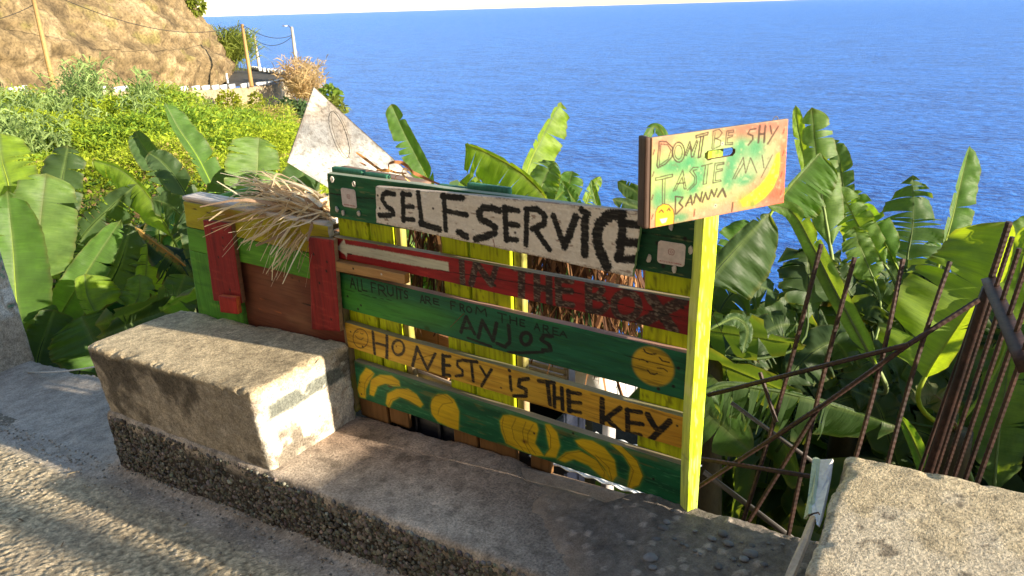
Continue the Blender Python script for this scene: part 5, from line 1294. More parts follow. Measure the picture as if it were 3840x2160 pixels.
def leaf(plant, P, wl, wr, roll=0.0, fold=(15, 15), curl=(0.0, 0.0), col=G1, tears=(0, 0), blunt=0.0, seed=0, mat=None, nl=44, nw=9, rib=RIB, stem_top=None, wav=1.0, base_w=0.0, sweep=0.10, name='leaf', twist=None):
    """P: midrib points (world) base -> tip; wl / wr half widths in metres; roll: turn about the midrib away from facing the road"""
    rr = random.Random(seed * 7 + 1)
    M = spline(P, nl); T = np.gradient(M, axis=0); T /= np.linalg.norm(T, axis=1, keepdims=True) + 1e-12
    view = CAM - M[nl // 2]; view /= np.linalg.norm(view)
    Nn = view - T * (T @ view)[:, None]; Nn /= np.linalg.norm(Nn, axis=1, keepdims=True) + 1e-9
    Sd = np.cross(T, Nn)                                  # to the right of the midrib as seen from the road
    a = np.radians(roll + (twist if twist is not None else rr.uniform(-40, 40)) * (np.linspace(0, 1, nl) - 0.3))[:, None]; ca, sa = np.cos(a), np.sin(a)
    Sd, Nn = Sd * ca + Nn * sa, Nn * ca - Sd * sa
    seglen = np.linalg.norm(np.diff(M, axis=0), axis=1).sum(); tt = np.linspace(0, 1, nl)
    prof = np.clip(tt / 0.16, 0, 1) ** 0.6 * (1 - (1 - base_w) * 0 ) * np.clip(1 - np.clip((tt - 0.70) / (0.30 + blunt), 0, 1) ** 2.4, 0, 1) ** 0.55
    prof = prof * np.sqrt(np.clip((1.0 - tt) / (0.05 + 0.10 * blunt), 0, 1)) * (0.80 + 0.20 * np.sin(math.pi * np.clip(tt * 1.15, 0, 1)))
    prof = np.maximum(prof, 0.03)
    if tears == (0, 0): tears = (rr.choice((1, 2, 3, 5)), rr.choice((1, 2, 3, 5))); few = True
    else: few = False
    curl = tuple(c_ - 0.12 for c_ in curl)
    Vs, Fs, UV, Cs, b = [], [], [], [], 0
    c0 = np.array(col); 
    for sgn, w, fd, cu, nt_ in ((-1, wl, fold[0], curl[0], tears[0]), (1, wr, fold[1], curl[1], tears[1])):
        if w <= 0: continue
        cuts = [0.04] + sorted(rr.uniform(0.08, 0.97) for _ in range(nt_)) + [1.0]
        tf = math.tan(math.radians(fd))
        for k in range(len(cuts) - 1):
            t0, t1 = cuts[k], cuts[k + 1]
            if t1 - t0 < 0.006: continue
            m = max(2, int((t1 - t0) * nl) + 1)
            gap = (0.006 + 0.022 * rr.random() if few else 0.006 + 0.02 * rr.random()) if nt_ else 0.0
            tw = rr.gauss(0, 0.07 if few else 0.24) if nt_ else 0.0; shr = 1 - ((0.06 if few else 0.25) * rr.random() if nt_ else 0)
            tl = np.linspace(t0, t1, m); sl = np.linspace(0, 1, nw)
            TT, SS = np.meshgrid(tl, sl, indexing='ij')
            TT2 = t0 + (TT - t0) * (1 - 0) ; mid = (t0 + t1) / 2
            TT2 = mid + (TT - mid) * (1 - np.minimum(gap * (3.0 if few else 1.6) / max(t1 - t0, 1e-3), 0.8) * SS ** (2.6 if few else 1.2))
            TT3 = np.clip(TT2 + sweep * SS * (1 - TT2) * 0.8, 0, 1)
            idx = TT3 * (nl - 1); i0 = np.clip(idx.astype(int), 0, nl - 2); f = (idx - i0)[..., None]
            def at(A): return A[i0] * (1 - f) + A[i0 + 1] * f
            pw = np.interp(TT2, tt, prof) * w * shr * (1 - 0.06 * np.abs(sn(TT2 * 24, SS * 0, seed + 31)) * SS)
            x = SS * pw
            wv = 0.055 * wav * sn(TT3 * 9, SS * 1.5 + sgn * 3, seed) * SS * w * 3 + 0.012 * wav * np.sin(TT3 * 46 + seed) * SS ** 2 * w
            up = x * tf + cu * SS ** 2 * pw + wv + tw * SS ** 1.5 * pw
            sc = 1 / math.sqrt(1 + tf * tf)
            Pp = at(M) + sgn * at(Sd) * (x * sc)[..., None] + at(Nn) * (up * sc)[..., None]
            if nt_: Pp[..., 2] -= (SS ** 2 * pw * ((0.02 + 0.06 * rr.random()) if few else (0.10 + 0.30 * rr.random())))
            Vs.append(Pp.reshape(-1, 3)); UV.append(np.stack([TT3 * seglen, sgn * SS], -1).reshape(-1, 2))
            I = np.arange(m * nw).reshape(m, nw) + b; q = np.stack([I[:-1, :-1], I[1:, :-1], I[1:, 1:], I[:-1, 1:]], -1).reshape(-1, 4)
            Fs.append(q if sgn > 0 else q[:, ::-1]); b += m * nw
            cc = np.tile(c0, (m * nw, 1)) * (1 + 0.22 * sn(TT3 * 7, SS * 3, seed + 3)).reshape(-1, 1)
            s1 = SS.reshape(-1, 1); r_ = sstep(0.045, 0.015, s1 * w / 0.25)
            cc = cc * (1 - r_) + np.array(rib) * r_
            eb = sstep(0.93, 1.0, s1 + 0.06 * sn(TT3 * 22, SS, seed + 9).reshape(-1, 1)) * 0.7; tb = sstep(0.955, 0.995, TT3.reshape(-1, 1) + 0.02 * sn(TT3 * 12, SS * 9, seed + 19).reshape(-1, 1)) * 0.7; eb = np.maximum(eb, tb)
            cc = cc * (1 - eb) + np.array((0.20, 0.15, 0.05)) * eb
            Cs.append(cc)
    if mat is not LEAFDRY: rib = (min(rib[0], col[0] * 2.2 + 0.02), min(rib[1], col[1] * 1.5 + 0.02), min(rib[2], col[2] * 1.3))
    lf = mesh(name, np.concatenate(Vs), np.concatenate(Fs), mat or LEAF, plant, smooth=True, vcol=np.clip(np.concatenate(Cs), 0, 1), uv=np.concatenate(UV))
    # midrib and stalk
    pts = list(M[:-1]); 
    if stem_top is not None:
        st = np.asarray(stem_top, float); bs = M[0]; far_ = np.linalg.norm(st - bs)
        if far_ > 0.6: pre = [bs - T[0] * (0.16 * (1 - t)) - np.array((0, 0, 0.10 * (1 - t) ** 2)) for t in np.linspace(0, 1, 5)[:-1]]
        else:
            ctrl = bs - T[0] * far_ * 0.4; pre = [(1 - t) ** 2 * st + 2 * t * (1 - t) * ctrl + t * t * bs for t in np.linspace(0, 1, 8)[:-1]]
        pts = pre + pts
    pts = np.array(pts); n = len(pts); r0 = 0.013 if seglen > 0.7 else 0.009
    nn = np.concatenate([np.repeat(Nn[:1], n - len(M) + 1, 0), Nn[:-1]])
    pts = pts - nn * 0.004
    v, f = tubemesh(pts, np.linspace(r0, 0.0025, n), 5)
    k = np.linspace(0, 1, n).repeat(5)[:, None]
    mesh('midrib', v, f, STEM, lf, smooth=True, vcol=np.array(rib) * (1 - 0.3 * k))
    return lf
DD = 1.4907
def LP(pts, d):
    """leaf midrib from picture points (2576-wide view) at depth d (or per-point depths)"""
    return [dp(p[0] * DD, p[1] * DD, p[2] if len(p) > 2 else d) for p in pts]
def LW(w, d): return w * DD * d / FOC
def pseudostem(plant, base, top, r=0.075, seed=0):
    n = 14; t = np.linspace(0, 1, n); P = np.asarray(base) + np.outer(t, np.asarray(top) - np.asarray(base)); P[:, 0] += 0.02 * np.sin(t * 5 + seed)
    v, f = tubemesh(P, r * (1.15 - 0.5 * t), 10); z = v[:, 2]
    c = np.array((0.060, 0.048, 0.022)) * (1 + 0.6 * fbm(np.arctan2(v[:, 1] - v[:, 1].mean(), v[:, 0] - v[:, 0].mean()) * 3, z * 2, None, seed, 4))[:, None]
    g = sstep(0.2, 0.6, fbm(z * 1.5, v[:, 0] * 9, None, seed + 2, 3))[:, None]; c = c * (1 - g) + np.array((0.05, 0.075, 0.018)) * g
    return mesh('pseudostem', v, f, STEM, plant, smooth=True, vcol=np.clip(c, 0, 1))
PLG = 'banana plants below the wall'
def dark_fill(n, x0, x1, y0, y1, d0, d1, seed, ln=(170, 270), w=(60, 92), cols=None, tr=(3, 9)):  # near-black leaf colour stands in for shade in the gaps
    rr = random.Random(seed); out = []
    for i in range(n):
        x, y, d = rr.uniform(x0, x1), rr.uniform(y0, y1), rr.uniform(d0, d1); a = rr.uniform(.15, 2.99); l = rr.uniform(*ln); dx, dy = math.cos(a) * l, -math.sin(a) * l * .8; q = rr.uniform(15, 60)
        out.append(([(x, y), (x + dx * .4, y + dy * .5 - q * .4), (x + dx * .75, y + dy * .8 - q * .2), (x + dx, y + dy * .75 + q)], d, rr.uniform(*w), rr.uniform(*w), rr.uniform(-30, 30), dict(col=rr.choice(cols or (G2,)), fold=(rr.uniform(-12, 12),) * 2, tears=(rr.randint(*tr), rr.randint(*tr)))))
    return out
def plant(label, at_px, d, specs, r=0.08, seed=0, top=None):
    """specs: list of (pts, depth, wl, wr, roll, kwargs)"""
    base = dp(at_px[0] * DD, at_px[1] * DD, d); gz = float(land(base[0], base[1])); 
    pl = empty('banana_plant', (base[0], base[1], gz), label, 'banana plant', PLG)
    tops = base.copy() if top is None else dp(top[0] * DD, top[1] * DD, d)
    foot = np.array((base[0], base[1], gz - 0.05)); pseudostem(pl, foot, tops, r, seed)
    for i, (pts, dd, wl, wr, roll, kw) in enumerate(specs):
        leaf(pl, LP(pts, dd), LW(wl, dd), LW(wr, dd), roll, seed=seed * 31 + i, stem_top=tops, **kw)
    return pl
plant('banana plant with a pale broad leaf beside the whitewashed block', (95, 1000), 6.1, [
    ([(30, 560), (22, 470), (4, 400), (0, 335)], 6.0, 75, 78, 25, dict(col=G3, fold=(10, 10), blunt=.1)),
    ([(52, 830), (41, 754), (32, 620), (18, 480)], 5.6, 60, 88, -10, dict(col=G1, fold=(5, 35), curl=(0, .3))),
    ([(86, 720), (93, 640), (104, 532), (117, 436)], 5.9, 76, 88, 5, dict(col=G4, fold=(8, 18), blunt=.35, curl=(-.2, .1), rib=(.16, .19, .06))),
    ([(118, 900), (150, 800), (215, 690), (305, 552)], 6.0, 48, 52, 10, dict(col=G1, fold=(10, 25))),
    ([(268, 870), (250, 810), (220, 745), (212, 690)], 5.7, 40, 82, -5, dict(col=G3, fold=(60, 5), curl=(.3, -.25), blunt=.3)),
    ([(262, 950), (245, 880), (222, 830), (204, 796)], 5.4, 105, 85, 0, dict(col=G1, fold=(15, 25), curl=(-.25, .2), blunt=.4)),
    ([(88, 960), (98, 890), (118, 830), (136, 778)], 5.6, 52, 70, 0, dict(col=G2, fold=(20, 10), blunt=.2)),
    ([(60, 960), (75, 880), (90, 800), (75, 740)], 5.8, 55, 60, 0, dict(col=G5, fold=(20, 10))),
    ([(190, 1000), (210, 900), (260, 840), (300, 790)], 5.8, 50, 70, 0, dict(col=G2, fold=(10, 10))),
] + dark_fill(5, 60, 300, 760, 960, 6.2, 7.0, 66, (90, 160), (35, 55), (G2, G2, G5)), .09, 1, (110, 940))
plant('banana plant with a torn dark leaf and a dead orange stalk beside the green box', (330, 980), 6.6, [
    ([(140, 590), (145, 520), (160, 430), (172, 366)], 7.0, 62, 52, 10, dict(col=G2, fold=(12, 14), blunt=.3, curl=(-.2, -.3))),
    ([(440, 610), (380, 500), (310, 430), (232, 402)], 6.4, 62, 12, 20, dict(col=G3, fold=(10, 40), curl=(-.5, 0))),
    ([(176, 640), (220, 580), (275, 525), (345, 462)], 6.4, 48, 60, 0, dict(col=G2, fold=(-8, -10), tears=(12, 14))),
    ([(330, 860), (340, 770), (365, 700), (375, 600)], 6.2, 50, 48, 15, dict(col=G3, fold=(8, 8), tears=(10, 12))),
    ([(425, 830), (440, 770), (455, 720), (466, 690)], 5.5, 48, 50, 0, dict(col=G5, fold=(12, 10), blunt=.4)),
    ([(320, 870), (345, 820), (380, 775), (412, 738)], 5.5, 26, 40, 0, dict(col=G2, fold=(10, 20))),
    ([(300, 830), (330, 780), (350, 740), (352, 690)], 5.9, 45, 42, -20, dict(col=G4, fold=(12, 12), blunt=.2)),
    ([(520, 720), (450, 655), (390, 610), (338, 570)], 5.8, 16, 14, 0, dict(col=(.42, .18, .03), fold=(-30, -30), tears=(16, 16), mat=LEAFDRY, rib=(.60, .27, .04))),
    ([(520, 640), (470, 560), (430, 520), (380, 500)], 6.0, 60, 60, 30, dict(col=G2, fold=(-15, -15), tears=(8, 8))),
    ([(560, 760), (520, 640), (500, 560), (470, 520)], 5.6, 60, 60, 0, dict(col=G2, fold=(10, 10), tears=(4, 6))),
    ([(250, 760), (290, 690), (310, 640), (330, 560)], 6.2, 70, 60, 0, dict(col=G2, fold=(10, 10), tears=(10, 6))),
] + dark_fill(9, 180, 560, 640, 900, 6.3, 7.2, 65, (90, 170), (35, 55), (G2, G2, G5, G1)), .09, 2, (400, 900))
plant('banana plant with a tall sunlit blade rising above the green box', (560, 700), 7.0, [
    ([(575, 560), (505, 410), (448, 322), (414, 258)], 7.0, 30, 44, -5, dict(col=G1, fold=(50, 4), rib=(.30, .36, .16))),
    ([(480, 560), (410, 440), (365, 375), (340, 330)], 7.3, 38, 34, 0, dict(col=G5, fold=(20, 30))),
    ([(505, 560), (450, 460), (410, 410), (374, 384)], 6.8, 42, 36, 0, dict(col=G2, fold=(35, 15))),
    ([(645, 560), (644, 470), (648, 400), (652, 346)], 6.0, 80, 60, 5, dict(col=G4, fold=(18, 12), curl=(.35, -.3), blunt=.5)),
    ([(690, 560), (730, 500), (762, 440), (800, 400)], 5.6, 50, 46, 0, dict(col=G5, fold=(10, 12))),
    ([(600, 600), (570, 520), (565, 460), (590, 420)], 6.4, 50, 55, 0, dict(col=G2, fold=(12, 10), tears=(4, 4))),
    ([(720, 620), (740, 560), (770, 520), (800, 500)], 5.2, 60, 50, 0, dict(col=G2, fold=(5, 10), tears=(8, 8))),
], .10, 3, (570, 640))
plant('banana plant with one narrow two-toned leaf behind the weathered white board', (1120, 760), 4.6, [
    ([(1098, 500), (1062, 420), (1022, 345), (984, 262)], 4.6, 38, 30, -8, dict(col=G1, fold=(12, 48), blunt=.1)),
    ([(1160, 640), (1120, 560), (1060, 520), (1010, 510)], 4.8, 50, 50, 0, dict(col=G2, fold=(10, 10))),
], .08, 4, (1110, 640))
plant('banana plant with an upright sunlit leaf behind the white lettered panel', (1400, 760), 4.6, [
    ([(1395, 530), (1350, 470), (1290, 420), (1211, 378), (1170, 362)], 4.2, 100, 14, 12, dict(col=G3, fold=(6, 30), curl=(-.15, 0), blunt=.35, rib=(.34, .38, .12))),
    ([(1308, 500), (1330, 415), (1366, 340), (1411, 256)], 4.9, 22, 68, -18, dict(col=G3, fold=(35, 6), blunt=.05)),
    ([(1345, 520), (1362, 470), (1380, 430), (1398, 408)], 4.4, 58, 52, 0, dict(col=G4, fold=(10, 15), blunt=.5, curl=(-.2, .2), tears=(2, 2))),
    ([(1360, 540), (1400, 500), (1430, 465), (1440, 430)], 4.4, 40, 40, 10, dict(col=G1, fold=(10, 12), curl=(.3, -.3))),
    ([(1462, 540), (1445, 505), (1428, 478), (1414, 456)], 4.3, 16, 18, 0, dict(col=G1, fold=(25, 25))),
    ([(1510, 550), (1502, 515), (1494, 485), (1487, 452)], 4.2, 10, 13, 0, dict(col=G1, fold=(30, 30))),
    ([(1465, 545), (1480, 495), (1495, 465), (1512, 444)], 4.5, 18, 22, 0, dict(col=G3, fold=(10, 10), tears=(7, 8))),
    ([(1250, 560), (1200, 500), (1175, 470), (1158, 455)], 4.4, 30, 40, 0, dict(col=G3, fold=(10, 10), blunt=.4)),
], .09, 5, (1395, 640))
plant('banana plant with a wide dark leaf hidden partly by the painted sign', (1790, 1150), 3.5, [
    ([(1780, 720), (1804, 680), (1866, 610), (1935, 536)], 3.4, 30, 112, 5, dict(col=G2, fold=(10, -6), curl=(0, -.25))),
    ([(1700, 460), (1672, 345), (1640, 322), (1606, 395)], 4.1, 13, 15, 0, dict(col=G1, fold=(10, 10), tears=(3, 4))),
    ([(1660, 560), (1640, 520), (1600, 480), (1553, 456)], 4.0, 28, 26, 10, dict(col=G2, fold=(10, 15), tears=(2, 3))),
    ([(1680, 590), (1640, 550), (1600, 520), (1540, 500)], 3.9, 24, 30, 0, dict(col=G2, fold=(10, 10), tears=(3, 2))),
    ([(1770, 985), (1830, 968), (1960, 985), (2100, 1022), (2262, 1075)], 2.9, 14, 112, -8, dict(col=G2, fold=(20, -8), tears=(12, 30), curl=(0, -.35), sweep=.03)),
    ([(1800, 820), (1850, 800), (1880, 830), (1868, 890)], 3.2, 16, 22, 0, dict(col=G5, fold=(8, 8))),
    ([(1790, 760), (1830, 640), (1860, 590), (1900, 560)], 4.0, 50, 60, 0, dict(col=G1, fold=(8, 8), tears=(5, 5))),
    ([(1830, 960), (1880, 870), (1960, 820), (2040, 820)], 3.6, 60, 75, 0, dict(col=G2, fold=(-5, -5), tears=(10, 14))),
    ([(1800, 800), (1840, 740), (1900, 720), (1960, 740)], 3.8, 50, 60, 0, dict(col=G2, fold=(-5, -5), tears=(6, 6))),
    ([(1900, 1000), (1850, 900), (1820, 860), (1800, 830)], 3.7, 60, 60, 0, dict(col=G2, fold=(5, 5), tears=(6, 6))),
] + dark_fill(11, 1800, 2060, 760, 1060, 3.5, 4.3, 61), .09, 6, (1800, 900))
plant('banana plant with a tall pale rolled leaf beside the painted sign', (2140, 1150), 4.0, [
    ([(2045, 500), (2030, 420), (2012, 340), (2001, 264)], 4.2, 18, 20, 0, dict(col=G3, fold=(25, 25), blunt=0)),
    ([(2092, 640), (2072, 520), (2055, 400), (2042, 270)], 4.0, 40, 52, 0, dict(col=G4, fold=(25, 12), curl=(-.5, -.55), blunt=.25)),
    ([(1940, 535), (1970, 491), (2015, 440), (2064, 384)], 3.7, 9, 98, 8, dict(col=G1, fold=(30, 2), curl=(0, -.1), blunt=.4)),
    ([(2125, 520), (2120, 460), (2112, 400), (2096, 350)], 4.4, 26, 30, 0, dict(col=G5, fold=(12, 12))),
    ([(2235, 680), (2180, 600), (2140, 530), (2108, 466)], 4.1, 46, 50, 10, dict(col=G4, fold=(5, 10), tears=(9, 9), curl=(-.3, -.2))),
    ([(2215, 940), (2176, 870), (2104, 736), (2044, 619), (1994, 535), (1925, 512)], 3.5, 26, 30, 10, dict(col=G4, fold=(12, 20), rib=(.2, .26, .1))),
    ([(2205, 720), (2180, 660), (2160, 610), (2150, 570)], 4.0, 44, 46, 0, dict(col=G4, fold=(12, 12), blunt=.5, tears=(3, 3))),
    ([(2260, 680), (2215, 590), (2180, 530), (2148, 478)], 4.4, 36, 40, 15, dict(col=G1, fold=(10, 10), tears=(6, 6))),
    ([(2300, 900), (2230, 780), (2150, 700), (2080, 660)], 4.2, 70, 75, 0, dict(col=G2, fold=(-5, -8), tears=(14, 14))),
    ([(2120, 1040), (2060, 960), (2020, 900), (1960, 870)], 3.9, 70, 70, 0, dict(col=G2, fold=(-5, -5), tears=(8, 8))),
    ([(2200, 1060), (2200, 940), (2190, 860), (2170, 800)], 4.3, 80, 80, 0, dict(col=G2, fold=(10, 10), tears=(8, 8))),
] + dark_fill(12, 2000, 2330, 760, 1080, 3.7, 4.5, 62), .10, 7, (2150, 960))
plant('banana plant with a feathery shredded leaf standing against the sea', (2330, 1100), 4.7, [
    ([(2274, 720), (2284, 640), (2297, 556), (2296, 440)], 4.6, 84, 80, 0, dict(col=G5, fold=(4, 6), tears=(16, 16), sweep=.16, rib=(.16, .24, .12))),
    ([(2368, 640), (2392, 560), (2415, 465), (2440, 366)], 4.4, 18, 52, -10, dict(col=G1, fold=(45, 6), blunt=.9, curl=(0, -.2))),
    ([(2300, 800), (2260, 720), (2240, 690), (2200, 680)], 4.6, 50, 60, 0, dict(col=G2, fold=(5, 5), tears=(10, 10))),
    ([(2350, 800), (2330, 700), (2340, 640), (2360, 600)], 4.8, 40, 45, 0, dict(col=G1, fold=(8, 8), tears=(8, 8))),
    ([(2330, 860), (2270, 780), (2230, 740), (2180, 730)], 4.4, 45, 60, 0, dict(col=G5, fold=(5, 5), tears=(14, 16))),
] + dark_fill(8, 2180, 2450, 760, 1000, 4.2, 5.0, 63), .10, 8, (2320, 800))
plant('banana plant with a huge translucent bright green leaf behind the rusty gate', (2420, 1250), 3.5, [
    ([(2322, 960), (2354, 905), (2432, 788), (2500, 684), (2540, 558)], 3.3, 172, 50, -12, dict(col=G3, fold=(10, 60), curl=(-.12, 0), blunt=.25, rib=(.30, .38, .06))),
    ([(2530, 860), (2552, 760), (2570, 660), (2600, 556)], 3.6, 42, 50, -10, dict(col=G3, fold=(10, 10))),
    ([(2335, 1230), (2325, 1180), (2300, 1110), (2266, 1046)], 2.9, 18, 22, 0, dict(col=G1, fold=(10, 20))),
    ([(2500, 1260), (2510, 1120), (2530, 970), (2556, 830)], 3.7, 60, 60, 0, dict(col=G4, fold=(8, 8))),
    ([(2600, 1200), (2580, 1040), (2590, 900), (2610, 780)], 4.0, 70, 60, 0, dict(col=G5, fold=(8, 8))),
    ([(2440, 1240), (2420, 1120), (2400, 1040), (2350, 960)], 3.9, 70, 80, 0, dict(col=G2, fold=(5, 5), tears=(8, 10))),
    ([(2400, 1060), (2370, 1010), (2340, 990), (2290, 1000)], 3.4, 30, 50, 0, dict(col=(.14, .10, .04), fold=(0, 0), tears=(10, 16), mat=LEAFDRY, rib=(.2, .14, .06))),
    ([(2260, 1180), (2230, 1080), (2200, 1010), (2140, 980)], 3.8, 60, 70, 0, dict(col=G2, fold=(5, 5), tears=(8, 10))),
    ([(2520, 700), (2545, 640), (2570, 590), (2600, 540)], 4.4, 40, 40, 0, dict(col=G4, fold=(8, 8))),
] + dark_fill(8, 2250, 2560, 960, 1250, 3.6, 4.4, 64), .10, 9, (2400, 1080))
# plants further back, mostly with shade put into their dark leaf colour: three kinds built once, then copied with all their parts
def generic_proto(seed, Lf, cols, n):
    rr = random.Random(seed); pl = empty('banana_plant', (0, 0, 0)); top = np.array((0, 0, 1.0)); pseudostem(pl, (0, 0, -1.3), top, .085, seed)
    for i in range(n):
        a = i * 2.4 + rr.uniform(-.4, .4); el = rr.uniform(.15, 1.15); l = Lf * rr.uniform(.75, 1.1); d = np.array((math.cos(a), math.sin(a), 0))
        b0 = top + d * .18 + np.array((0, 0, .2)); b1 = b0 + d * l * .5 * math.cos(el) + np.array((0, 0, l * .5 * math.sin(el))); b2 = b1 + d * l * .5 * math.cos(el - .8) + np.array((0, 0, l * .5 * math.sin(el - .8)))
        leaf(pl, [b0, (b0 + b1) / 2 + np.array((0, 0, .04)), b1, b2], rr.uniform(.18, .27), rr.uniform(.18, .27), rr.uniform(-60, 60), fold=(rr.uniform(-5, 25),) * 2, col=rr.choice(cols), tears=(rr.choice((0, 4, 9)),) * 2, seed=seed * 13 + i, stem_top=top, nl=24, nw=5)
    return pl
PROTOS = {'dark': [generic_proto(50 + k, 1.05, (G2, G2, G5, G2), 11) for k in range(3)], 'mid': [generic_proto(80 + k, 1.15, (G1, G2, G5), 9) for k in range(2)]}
_used = set()
def copy_tree(o, parent=None):
    c = o.copy(); scene.collection.objects.link(c); c.parent = parent
    for ch in list(o.children): copy_tree(ch, c)
    return c
def generic(x, y, h, kind, k, label):
    pr = PROTOS[kind][k % len(PROTOS[kind])]
    o = pr if pr.name not in _used else copy_tree(pr)
    _used.add(pr.name)
    o.location = (x, y, float(land(x, y)) + h - 1.0); o.rotation_euler = (0, 0, (k * 2.1) % 6.28); q = 0.92 + 0.05 * (k % 4); o.scale = (q, q, q)
    tag(o, label, 'banana plant', PLG)
for i, (x, y, h, lab) in enumerate([(-6.0, 2.6, .75, 'shaded banana plant deep behind the pale broad leaf'), (-5.2, 1.9, .6, 'dark banana plant low behind the bright rounded leaf'), (-7.0, 2.2, .7, 'dark banana plant low at the edge of the slope'), (-6.3, 3.6, .8, 'dark banana plant below the tall sunlit blade'), (-7.4, 4.4, .9, 'shaded banana plant between the far slope and the torn leaf'), (-4.3, 2.4, .45, 'low shaded banana plant straight behind the green box'),
                                 (1.3, 2.0, .2, 'dark low banana plant in the shade behind the rusty bars'), (-4.2, 1.2, .8, 'dark low banana plant at the back corner of the green box'), (-4.7, 2.1, .9, 'dark banana plant behind the dead orange stalk'), (.5, 2.1, .40, 'dark banana plant between the sign and the bars'), (2.0, 2.7, .5, 'shaded banana plant furthest uphill behind the gate'), (-.45, 2.6, .5, 'dark banana plant on the slope behind the sign post'), (.1, 3.1, .6, 'dark banana plant at the seaward edge behind the sign'), (1.6, 3.3, .95, 'dark banana plant further back behind the second bar'), (.35, 3.6, .8, 'dark banana plant at the seaward edge behind the first bar'), (2.3, 3.5, 1.0, 'dark banana plant further back behind the gate'), (-.7, 3.4, .75, 'dark banana plant at the seaward edge behind the moon face'), (1.35, 2.6, .7, 'dark banana plant in the middle of the shade behind the bars'), (-.1, 1.7, .35, 'small dark banana plant right behind the lime post'), (1.0, 3.2, .6, 'dark banana plant standing further down the slope behind the bars')]):
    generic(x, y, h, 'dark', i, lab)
# unseen plants added uphill and behind the stall to shade the lower leaves
for i, (x, y, h, lab) in enumerate([(2.7, 1.2, 1.5, 'unseen tall banana plant uphill of the gate'), (3.6, .95, 1.7, 'banana plant added close under the wall uphill for shade'), (2.9, 2.0, 1.6, 'tall banana plant uphill of the gate beside the first row, added for shade'), (3.4, 2.6, 1.75, 'tall banana plant uphill of the gate in the second row, added for shade'), (3.0, 3.8, 1.8, 'tall banana plant uphill of the gate in the third row, added for shade'), (4.6, 1.9, 2.0, 'second tall banana plant added uphill along the wall for shade'), (4.4, 3.3, 2.0, 'banana plant added uphill in the inner rows for shade'),
                                 (-2.9, 1.2, 1.45, 'low banana plant added for shade, hidden behind the green box'), (-2.0, 2.2, 1.4, 'low banana plant added for shade, hidden behind the stall'), (-1.0, 1.3, 1.35, 'banana plant added for shade, hidden right behind the thatch'), (-3.6, 3.2, 1.3, 'low banana plant added for shade on the slope behind the box')]):
    generic(x, y, h, 'mid', i, lab)
